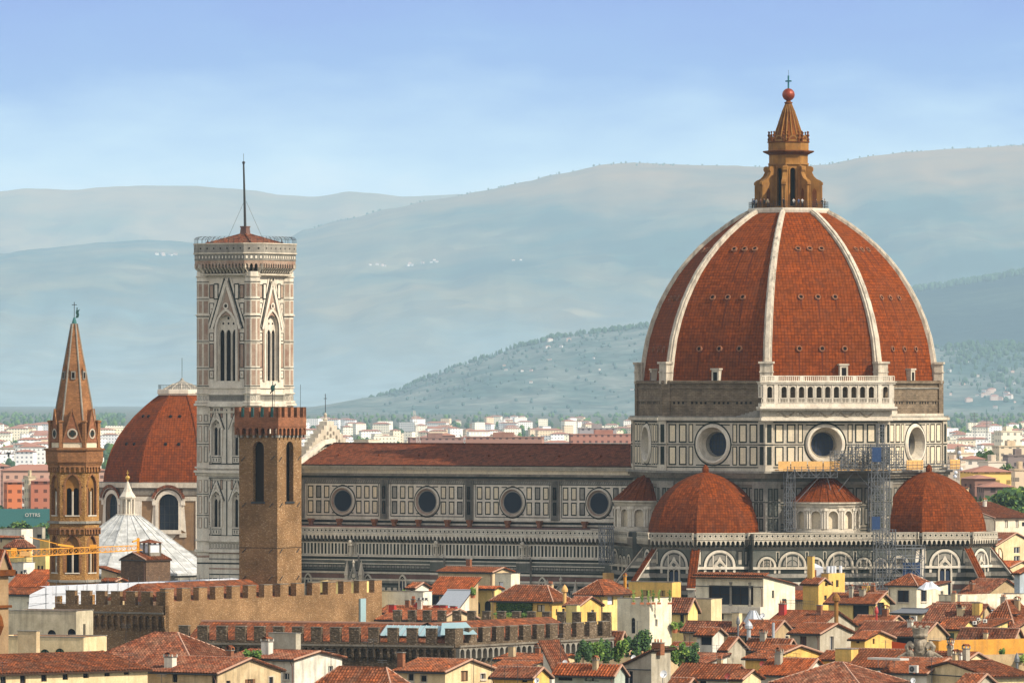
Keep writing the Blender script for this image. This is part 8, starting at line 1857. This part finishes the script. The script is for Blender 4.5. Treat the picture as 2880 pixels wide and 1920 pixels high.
# ---------------------------------------------------------------- small roof furniture
def dish(px, py, D, rpx, col, label, az=25):
    q = at(px, py, D); rr = rpx*D/F; t = thing('satellite_dish', label, 'satellite dish', (q.x, q.y, q.z-rr*1.6), R(az), 'satellite dishes on the roofs')
    m = MB(); n = 16; c = Vector((0,0,rr*1.6))
    for i in range(n):
        for j in range(3):
            f = lambda a, q_: Vector((q_*rr*math.cos(a), -0.25*rr*(q_**2)-0.12*q_*rr*math.sin(a), q_*rr*math.sin(a)))+c
            a0, a1 = 2*math.pi*i/n, 2*math.pi*(i+1)/n; m.poly([f(a0,j/3), f(a1,j/3), f(a1,(j+1)/3), f(a0,(j+1)/3)], 'anypaint')
    o = m.build('reflector', t); o.color = col+(1,)
    m = MB(); m.tube((0,0.1,0),(0,0.1,rr*1.6),0.05,'steel',5); m.tube(c+Vector((0,0,-rr*0.95)), c+Vector((0,-rr*1.1,-rr*0.1)),0.03,'iron',4); m.sphere(tuple(c+Vector((0,-rr*1.1,-rr*0.1))),0.09,'iron',5,4); m.tube((0,0.1,-1.2),(0,0.1,0),0.05,'steel',5); m.build('stand', t)
GD, RD = (0.62,0.64,0.66), (0.22,0.03,0.02)
for a in [(2144,1730,1090,8,GD,'pale grey dish beside the steel cone on the brown roofs'),(1865,1894,868,11,GD,'largest pale dish, beside the grey stained foreground house'),(1781,1848,900,8,GD,'left one of two pale dishes by the hedge terrace'),(1796,1849,902,7,GD,'right one of two pale dishes by the hedge terrace'),
          (2016,1870,925,9,GD,'pale dish in front of the white tower house'),(2142,1865,940,8,RD,'dark red dish on the white wall below the tan gable'),(2045,1900,862,9,RD,'dark red dish on the foreground red roof'),(2270,1752,1035,6,RD,'small red dish below the long grey gable'),
          (2632,1762,1030,9,RD,'dark red dish above the open dark terrace'),(2709,1748,1050,9,RD,'dark red dish on the roof above the fan units'),(1509,1912,850,8,GD,'pale dish hanging over the ochre eaves, bottom edge'),(1588,1862,880,8,GD,'pale dish on the steep white gable'),
          (2567,1912,845,8,GD,'pale dish at the bottom edge, right of the hipped foreground roof'),(2470,1892,862,7,GD,'grey dish on the red roofs, lower right'),(2876,1797,1000,8,GD,'pale dish at the far right edge')]: dish(*a)
def acunit(px, py, D, wpx, label, az=-33):
    q = at(px, py, D); w = wpx*D/F; h = w*0.8; t = thing('air_conditioner', label, 'air conditioner', (q.x, q.y, q.z-h/2), R(az), 'fan units on walls and roofs')
    m = MB(); m.box(-w/2,-w*0.2,0,w/2,w*0.2,h,'wframe',bottom=True); m.box(-w*0.4,-w*.18,-0.15,-w*.3,w*.18,0,'iron'); m.box(w*0.3,-w*.18,-0.15,w*.4,w*.18,0,'iron'); m.build('casing', t)
    m = MB(); W_ = Wall(m,0,-w*0.2,0); W_.disc(-w*0.12,h/2,h*0.38,0.02,'iron',14); W_.disc(-w*0.12,h/2,h*0.1,0.04,'wframe',8)
    for i in range(4): a = i*math.pi/4; m.tube(W_.p(-w*.12-h*.38*math.cos(a),h/2-h*.38*math.sin(a),0.04),W_.p(-w*.12+h*.38*math.cos(a),h/2+h*.38*math.sin(a),0.04),0.02,'steel',4)
    m.build('fan_grille', t)
for a in [(2570,1738,1085,18,'fan unit beside the long kitchen window'),(2570,1880,880,26,'large grey fan unit standing on the foreground roof, lower right'),(2716,1774,1025,11,'lower fan unit on the cream gabled wall'),(2741,1750,1030,12,'upper fan unit beside the cream gable',30),(2770,1745,1035,12,'rightmost fan unit above the cream gable',30),
          (2752,1740,1045,10,'fan unit half hidden behind its neighbours above the cream gable',30),(1180,1683,1105,10,'left fan unit of three on the white parapet'),(1190,1683,1105,9,'middle fan unit of three on the white parapet'),(1200,1683,1105,9,'right fan unit of three on the white parapet'),
          (46,1626,1125,11,'fan unit below the windows of the white house'),(72,1605,1125,11,'fan unit beside the third window of the white house'),(2270,1864,940,10,'small fan unit on the bright mottled roof'),(108,1712,1035,9,'fan unit beside the dark doorway, far left')]: acunit(*a)
def aerial(px, pt, pb, D, lab, arms=2):
    q = at(px, pb, D); H = (pb-pt)*D/F; t = thing('aerial', lab, 'aerial', (q.x,q.y,q.z), rnd.uniform(-0.5,0.5), 'thin aerials on the roofs'); m = MB(); m.tube((0,0,-0.8),(0,0,H),0.035,'iron',4)
    m.build('pole', t)
    m = MB()
    for i in range(arms):
        z = H*(0.98-0.14*i); m.tube((-0.6,0,z),(0.6,0,z),0.02,'steel',4)
        for j in range(5): m.tube((-0.5+j*0.25,-0.25,z),(-0.5+j*0.25,0.25,z),0.015,'steel',3)
    m.build('antenna_bars', t)
for a in [(1332,1845,1915,850,'thick dark pole on the cream foreground gable'),(1382,1860,1915,848,'thinner dark pole right of the cream foreground gable'),(1456,1866,1915,845,'aerial over the brown eaves, bottom centre'),(1510,1866,1908,845,'tall aerial above the hanging dish, bottom centre'),(1577,1780,1870,880,'tall thin aerial in front of the hedge terrace'),(1940,1775,1868,930,'aerial standing right of the hedges'),(1792,1745,1850,905,'aerial standing among the hedges'),
          (2016,1812,1870,925,'aerial behind the front pale dish'),(2234,1855,1882,900,'aerial on the bright mottled orange roof'),(2293,1722,1750,1040,'aerial on the wide red roof with grey gable'),(1034,1795,1850,880,'aerial above the white stained house'),(931,1825,1860,865,'left aerial on the white stained house'),(354,1755,1800,890,'aerial between the battlement end and the big hipped roof'),(363,1835,1870,815,'aerial on the striped long roof'),(105,1632,1660,1060,'small aerial on the bright red roofs, far left'),
          (454,1895,1925,830,'white aerial in front of the tan foreground house'),(720,1868,1900,860,'aerial against the white stained wall'),(2740,1690,1720,1060,'aerial on the brown red roof, right'),(2490,1800,1830,980,'aerial on the yellow gabled house'),(2818,1758,1800,985,'aerial on the mottled roof, right'),(2620,1850,1900,870,'aerial above the crumbling white gable'),(1050,1795,1830,925,'aerial in front of the dark battlements'),(1075,1855,1890,860,'aerial near the centre bottom roofs'),(1420,1870,1905,850,'short aerial between the cream gable and ochre house'),(7,1860,1915,815,'aerial at the bottom left corner'),(2100,1815,1860,960,'white pole aerial in front of the patched roof')]: aerial(*a, arms=0 if 'pole on' in a[4] or 'dark pole' in a[4] else 2)
def flue(px, pt, pb, D, rpx, mat, lab, cap=True):
    q = at(px, pb, D); H = (pb-pt)*D/F; r_2 = rpx*D/F; t = thing('flue', lab, 'flue', (q.x,q.y,q.z)); m = MB(); m.tube((0,0,-0.5),(0,0,H),r_2,mat,10); m.build('pipe', t)
    if cap: m = MB(); m.loft(0,0,10,0,[(r_2,H),(r_2*1.9,H+0.1),(r_2*1.9,H+0.5),(r_2*1.2,H+0.9),(0,H+1.3)],mat,cap=False); m.build('cowl', t)
flue(2352, 1690, 1765, 1035, 6, 'gold', 'tall fat yellow flue with onion cap in front of the yellow veranda house')
flue(1588, 1665, 1690, 1125, 5, 'plank', 'short orange chimney pot flue on the ivy house roof')
flue(2175, 1750, 1825, 985, 4, 'steel_l', 'twin bright steel pipe climbing the tan stucco gable', False)
flue(2106, 1768, 1815, 1000, 6, 'steel_l', 'stubby bright steel cowl flue on the brown roof')
flue(2465, 1725, 1760, 1060, 3, 'red', 'red flue pipe in front of the yellow veranda house')
flue(2076, 1755, 1800, 1010, 3, 'steel', 'thin grey flue pipe by the dark archway')
flue(2860, 1862, 1885, 900, 4, 'steel', 'dark cowled flue on the roofs at lower right')
t = thing('metal_hood', 'ribbed shiny metal hood shaped like a half cone on the brown roofs', 'roof vent', at(2118, 1752, 1040)); m = MB(); m.loft(0,0,10,0,[(1.8,-0.6),(1.6,0.2),(0.5,1.9)],'steel_l')
for i in range(10): a = 2*math.pi*i/10; m.tube((1.62*math.sin(a),-1.62*math.cos(a),0.2),(0.5*math.sin(a),-0.5*math.cos(a),1.9),0.05,'steel',4)
m.build('cone', t)
# greenery on terraces
def shrub(px, pb, D, wpx, hpx, key, lab, grp, n=900, pot=False, seed=None):
    q = at(px, pb, D); w, h = wpx*D/F/2, hpx*D/F; t = thing('shrub', lab, 'shrub', (q.x,q.y,q.z), 0, grp); r = random.Random(seed or int(px)); lumps = []
    for i in range(10): lumps.append(((r.uniform(-.7,.7)*w, r.uniform(-.4,.4), h*r.uniform(.12,.78)), (w*r.uniform(.35,.55), 0.7, h*r.uniform(.2,.32))))
    crown_mesh('foliage', lumps, n, 0.16, key, int(px)).build('foliage', t); m = MB(); m.tube((0,0,-0.3),(0,0,h*0.6),0.07,'bark',5); m.build('stem', t)
    if pot: m = MB(); m.loft(0,0,10,0,[(0.35,-0.5),(0.5,0.15),(0.45,0.15)],'pot'); m.build('pot', t)
LK = ['leaf','leaf','leaf2','leafd']; LD = ['leafd','leafd','leaf']
for i, (px, pb, w, h, kk, lb) in enumerate([(1640,1860,46,58,LD,'leftmost clipped dark hedge on the terrace'),(1672,1862,50,70,LK,'second hedge from the left on the terrace'),(1706,1862,50,74,LD,'dark tall hedge left of the terrace table'),(1742,1855,46,62,LK,'hedge behind the terrace table'),(1778,1852,44,66,LD,'bushy laurel behind the pale dishes'),(1812,1848,54,90,LD,'tallest laurel in front of the arched beige house'),(1838,1858,44,46,['leaf2','leaf2','leaf'],'bright yellow green bush in the middle of the terrace'),(1880,1862,50,60,LK,'hedge left end of the right hand row'),(1912,1862,50,58,LK,'hedge middle of the right hand row'),(1945,1862,42,58,LD,'hedge right end of the right hand row beside the white tower house')]):
    shrub(px, pb, 905+i, w, h, kk, lb, 'hedges along the roof terrace', 1300)
for (px, pb, D, w, h, kk, lb, pt) in [(1898,1770,1090,22,22,['leaf2','leaf'],'round bright bush in a terracotta pot beside the white box house',True),(1912,1768,1092,18,22,LK,'second potted bush beside the white box house',True),(712,1858,872,50,32,LK,'leafy shrub with red flowers on the white stained house',False),(812,1845,880,22,16,LD,'small shrub in front of the grey lean to',True),(1330,1672,1125,14,22,LK,'spiky plant on the white roof right of the battlements',True) ,(1138,1672,1125,20,14,LK,'green plants on the white rooftop terrace',True),(2820,1870,940,16,50,LK,'climbing vine on the orange wall, lower right',False),(2860,1872,935,40,30,LD,'dark bush below the orange wall, lower right',False),(2878,1865,933,20,30,['leaf2','leaf2'],'yellow flowering bush at the right edge',False),(1420,1735,1132,60,14,LK,'row of flowering pots along the ivy terrace, left',False),(1470,1735,1132,60,12,LK,'row of flowering pots along the ivy terrace, right',False)]:
    shrub(px, pb, D, w, h, kk, lb, 'terrace plants', 500, pt)
hh = HS['m3']; m = MB(); r_ = random.Random(3); mpp = 1140/F
t = thing('ivy', 'dark green ivy hanging across the open terrace of the yellow hipped roof house', 'ivy', hh['t'].location, -hh['ph']); iv = MB()
for i in range(2600):
    x = -hh['L']*r_.uniform(0.33, 0.93); f = r_.random(); zt = hh['H']-0.45-f**2*2.3*(1 if (x*1.7) % 3 < 1.5 else 0.6); p = Vector((x, -0.05-r_.random()*0.4, zt)); a = Vector((r_.gauss(0,1), r_.gauss(0,.4), r_.gauss(0,1))).normalized()*0.13; b = a.orthogonal().normalized()*0.12
    iv.poly([p-a, p+b, p+a, p-b], 'leafd' if r_.random() < .7 else 'leaf')
iv.build('foliage', t)
# planted trellises on the beige box house
for i, (px, lb) in enumerate(((1782,'leftmost'),(1806,'second'),(1824,'third'),(1838,'fourth'),(1854,'fifth'),(1884,'rightmost'))):
    q = at(px, 1699, 1084); t = thing('climbing_plant', lb+' slim climbing plant on a cane on the beige box house roof', 'plant', (q.x,q.y+1,q.z), 0, 'canes of climbing plants on the box house'); m = MB(); m.tube((0,0,0.2),(0,0,2.2),0.04,'bark',4); m.build('cane', t)
    m = MB()
    for j in range(70): z = rnd.uniform(0.4,2.2); p = Vector((rnd.gauss(0,.1),rnd.gauss(0,.1),z)); m.poly([p+Vector((-.09,0,0)),p+Vector((0,.03,.09)),p+Vector((.09,0,0)),p+Vector((0,-.03,-.09))],'leaf' if i%2 else 'leaf2')
    m.build('foliage', t); m = MB(); m.box(-.3,-.2,0,.3,.2,.3,'pot'); m.build('pot', t)
# red sheet, white awning, green netting, terrace rails
t = thing('red_tarpaulin', 'bright red orange sheet hung under the dark terrace roof', 'tarpaulin', (0,0,0)); m = MB(); A, B, C_, D_ = at(2508,1802,985), at(2570,1812,982), at(2566,1838,982), at(2508,1836,985); m.poly([A,B,C_,D_],'redsheet'); E = Vector((0,0.1,0)); m.poly([A+E,B+E,C_+E,D_+E],'redsheet'); m.build('sheet', t)
t = thing('awning', 'long white folded awning on the red roofs, lower right', 'awning', (0,0,0)); m = MB(); m.beam(at(2452,1850,890), at(2544,1853,880), 1.2, 0.25, 'wframe'); m.build('canopy', t); m = MB()
for px in (2470,2492,2515): m.tube(at(px,1852,884), at(px,1876,884), 0.04, 'steel', 4)
m.build('post', t)
t = thing('green_net_fence', 'green mesh fence with thin posts on top of the orange terrace wall', 'fence', (0,0,0)); m = MB(); A, B = at(2606,1804,962), at(2905,1812,985); up = Vector((0,0,1))
for i in range(24): a, b = A+(B-A)*i/24, A+(B-A)*(i+1)/24; m.poly([a-up*0.75,b-up*0.75,b,a],'greenish' if i < 14 else 'sheet')
m.build('mesh', t); m = MB()
for i in range(16): a = A+(B-A)*i/15; m.tube(a-up*1, a+up*0.8, 0.03, 'steel', 4)
m.tube(A+up*0.5, B+up*0.5, 0.02, 'steel', 4); m.build('post', t)
def railing(px0, py0, px1, py1, D0, D1, lab, n=16, h=0.95):
    A, B = at(px0,py0,D0), at(px1,py1,D1); t = thing('railing', lab, 'railing', (0,0,0)); m = MB()
    for i in range(n+1): a = A+(B-A)*i/n; m.tube(a, a+up*h, 0.022, 'iron', 4)
    for f in (0.5, 1): m.tube(A+up*h*f, B+up*h*f, 0.03, 'iron', 4)
    m.build('rails', t)
railing(2195,1702,2290,1706,1150,1160,'thin terrace railing between the glazed house and the yellow tower'); railing(30,1585,96,1583,1128,1140,'iron balcony railing on the white house, far left'); railing(2100,1840,2250,1858,940,930,'thin rail above the yellow flank, centre right')
t = thing('garden_chair', 'dark folding chair on the terrace by the white sloping wall', 'chair', at(2206,1703,1148)); m = MB()
for x, y in ((-.3,-.3),(.3,-.3),(-.3,.3),(.3,.3)): m.tube((x,y,0),(x*.8,y*.8,.5),0.05,'iron',5)
m.build('leg', t); m = MB(); m.box(-.35,-.35,.48,.35,.35,.56,'iron'); m.build('seat', t); m = MB(); m.box(-.35,.3,.56,.35,.36,1.15,'iron'); m.build('backrest', t)
t = thing('plastic_cover', 'crumpled white plastic cover on the roof beside the white pyramid roofed house', 'cover', at(2612,1642,1172)); m = MB(); r_ = random.Random(8)
pk = [[Vector(((2.3-0.5*j)*(1-j*0.12)*math.cos(a)*r_.uniform(.75,1.2), (1.4-0.3*j)*math.sin(a)*r_.uniform(.75,1.2), -0.9+0.42*j+r_.uniform(-.2,.2))) for a in [k_*math.pi/6 for k_ in range(12)]] for j in range(4)]
for j in range(3):
    for i in range(12):
        a, b, c_, d_ = pk[j][i], pk[j][(i+1)%12], pk[j+1][(i+1)%12], pk[j+1][i]; m.poly([a,b,c_],'sheet'); m.poly([a,c_,d_],'sheet')
m.poly(pk[3],'sheet'); m.build('cover', t)
t = thing('white_dish_box', 'white boxy shed with slanting roof on top of the yellow tower house', 'shed', at(2298,1618,1186)); m = MB(); m.box(-1,-.8,-.5,1,.8,1.4,'sheet'); m.poly([(-1,-.8,1.4),(1,-.8,1.4),(-.6,0,2.2)],'sheet'); m.poly([(-1,.8,1.4),(1,.8,1.4),(-.6,0,2.2)],'sheet'); m.poly([(-1,-.8,1.4),(-1,.8,1.4),(-.6,0,2.2)],'sheet'); m.poly([(1,-.8,1.4),(1,.8,1.4),(-.6,0,2.2)],'sheet'); m.build('hut', t)
m = MB(); Wq = Wall(m,0,-.8,0); Wq.quad(-.55,-.3,-.15,1.0,0.03,'redbrick'); m.build('door', t)
# ---------------------------------------------------------------- people on the lantern platform
def person_mesh(pose):
    P = {'pel':(0,0,.95),'ch':(0,0,1.38),'nk':(0,0,1.50),'hd':(0,-.02,1.63),'tp':(0,-.01,1.72),'lh':(-.10,0,.92),'lk':(-.11,-.03,.50),'lf':(-.12,.02,.08),'lt':(-.13,-.14,.04),'rh':(.10,0,.92),'rk':(.11,-.02,.50),'rf':(.13,.03,.08),'rt':(.14,-.13,.04),
         'ls':(-.19,0,1.40),'le':(-.26,.0,1.12),'lw':(-.24,-.12,.90),'rs':(.19,0,1.40),'re':(.26,0,1.12),'rw':(.24,-.12,.90)}
    if pose == 1: P['re'] = (.26,-.12,1.20); P['rw'] = (.12,-.28,1.42); P['le'] = (-.26,-.1,1.18); P['lw'] = (-.1,-.28,1.40)
    if pose == 2: P['lk'] = (-.12,-.18,.55); P['lf'] = (-.12,-.22,.10); P['lt'] = (-.12,-.36,.06); P['le'] = (-.28,-.12,1.14); P['lw'] = (-.22,-.34,1.12); P['re'] = (.27,-.14,1.14); P['rw'] = (.2,-.34,1.12)
    Rr = {'pel':.15,'ch':.17,'nk':.06,'hd':.095,'tp':.07,'lh':.10,'lk':.065,'lf':.045,'lt':.035,'rh':.10,'rk':.065,'rf':.045,'rt':.035,'ls':.07,'le':.045,'lw':.035,'rs':.07,'re':.045,'rw':.035}
    E = [('pel','ch'),('ch','nk'),('nk','hd'),('hd','tp'),('pel','lh'),('lh','lk'),('lk','lf'),('lf','lt'),('pel','rh'),('rh','rk'),('rk','rf'),('rf','rt'),('ch','ls'),('ls','le'),('le','lw'),('ch','rs'),('rs','re'),('re','rw')]
    ks = list(P); me = bpy.data.meshes.new('p'); me.from_pydata([P[k] for k in ks], [(ks.index(a), ks.index(b)) for a, b in E], []); o = bpy.data.objects.new('p', me); COL.objects.link(o)
    md = o.modifiers.new('s', 'SKIN'); sv = me.skin_vertices[0].data
    for i, k in enumerate(ks): sv[i].radius = (Rr[k], Rr[k]*0.8)
    sv[0].use_root = True; o.modifiers.new('u', 'SUBSURF').levels = 1
    dg = bpy.context.evaluated_depsgraph_get(); nm = bpy.data.meshes.new_from_object(o.evaluated_get(dg)); bpy.data.objects.remove(o)
    nm.materials.clear()
    for mt in ('skin','shutter','void'): nm.materials.append(MAT(mt))
    for p in nm.polygons: z = p.center.z; p.material_index = 0 if z > 1.50 or (abs(p.center.x) > .2 and z < 1.05 and z > .85) else (1 if z > .93 else 2)
    return nm
PM = [person_mesh(i) for i in range(3)]
hairm = MB(); hairm.sphere((0,.015,1.675),0.105,'void',8,6); 
def person(a, rad, zb, pose, col, lab, face=0.0):
    x, y = rad*math.sin(a), -rad*math.cos(a)
    c, s = math.cos(GAM), math.sin(GAM); wx, wy = DX+x*c-y*s, DY+x*s+y*c
    o = bpy.data.objects.new('person', PM[pose]); COL.objects.link(o); o.location = (wx, wy, zb); o.rotation_euler = (0,0,GAM+a+face); o.color = col+(1,); tag(o, lab, 'person', 'visitors on the dome platform')
    h = hairm.build('hair', o)
cols = [((.02,.02,.025),'black coat'),((.35,.33,.30),'pale jacket'),((.05,.07,.14),'navy top'),((.5,.48,.45),'white shirt'),((.12,.05,.03),'dark red top'),((.03,.03,.03),'black jacket'),((.2,.17,.12),'tan coat')]
spots = [(-86,'at the far left end of the platform'),(-80,'second from the left end of the platform'),(-72,'third from the left end of the platform'),(-64,'fourth from the left end of the platform'),(-52,'left of the first left buttress'),(-44,'between the left buttresses, left one'),(-37,'between the left buttresses, right one'),(-10,'just left of the middle arch'),(6,'left one of three below the middle arch'),(14,'middle one of three below the middle arch'),(20,'right one of three below the middle arch'),(48,'alone right of the front buttress'),(66,'by the right hand buttress'),(88,'alone at the far right end of the platform')]
for i, (deg, where) in enumerate(spots):
    cc, nm = cols[i % 7]; an = R(deg)-GAM-0  # bearing from the lantern measured in the photo's frame
    person(an, 6.65, 90.2, i % 3, cc, 'visitor in a %s %s' % (nm, where), face=rnd.uniform(-.7,.7))
# people on the bell tower terrace
for i, (dx, lab) in enumerate(((-7.0,'left one of two heads above the bell tower parapet'),(-6.3,'right one of two heads above the bell tower parapet'),(6.9,'single head above the right end of the bell tower parapet'))):
    o = bpy.data.objects.new('person', PM[i % 3]); COL.objects.link(o); o.location = (cl.x+dx, cl.y-1.5 if dx < 0 else cl.y-1.0, 83.2); o.color = (.03,.03,.04,1); tag(o, lab, 'person', 'visitors on the bell tower'); hairm.build('hair', o)
# ---------------------------------------------------------------- the rest of the suburb, mostly hidden behind the monuments
m = MB(); m2 = MB(); r_ = random.Random(77)
def hidden(px, D):
    if -70 < px < 150 or 262 < px < 360 or 2640 < px < 2925: return False
    if 845 < px < 1800: return D < 5400
    return True
cnt = 0
while cnt < 2600:
    D = 1480+11500*r_.random()**1.9; px = r_.uniform(-1500, 4300)
    if not hidden(px, D): continue
    X = (px-1440)*D/F; z = gz(D)-1; w_, d_, h_ = r_.uniform(9, 26), r_.uniform(9, 16), r_.uniform(9, 17); a = R(r_.uniform(-30, 30)); c_, s_ = math.cos(a), math.sin(a); cnt += 1
    f = lambda x, y, zz: (X+x*c_-y*s_, D+x*s_+y*c_, zz)
    P = [(-w_/2,-d_/2),(w_/2,-d_/2),(w_/2,d_/2),(-w_/2,d_/2)]
    for i in range(4): p, q = P[i], P[(i+1)%4]; m.poly([f(*p,z), f(*q,z), f(*q,z+h_), f(*p,z+h_)], 'facade')
    t_ = z+h_+min(w_, d_)*0.16; A, B = f(-w_/4,0,t_), f(w_/4,0,t_); Q = [f(x*1.06,y*1.06,z+h_) for x, y in P]
    for g_ in ([Q[0],Q[1],B,A],[Q[1],Q[2],B],[Q[2],Q[3],A,B],[Q[3],Q[0],A]): m2.poly(g_, 'farroof')
o = m.build('suburb'); o.color = (0.88,0.80,0.66,1); tag(o, 'dense mass of suburb houses behind the cathedral', 'houses', kind='stuff'); q_ = m2.build('roof', o)
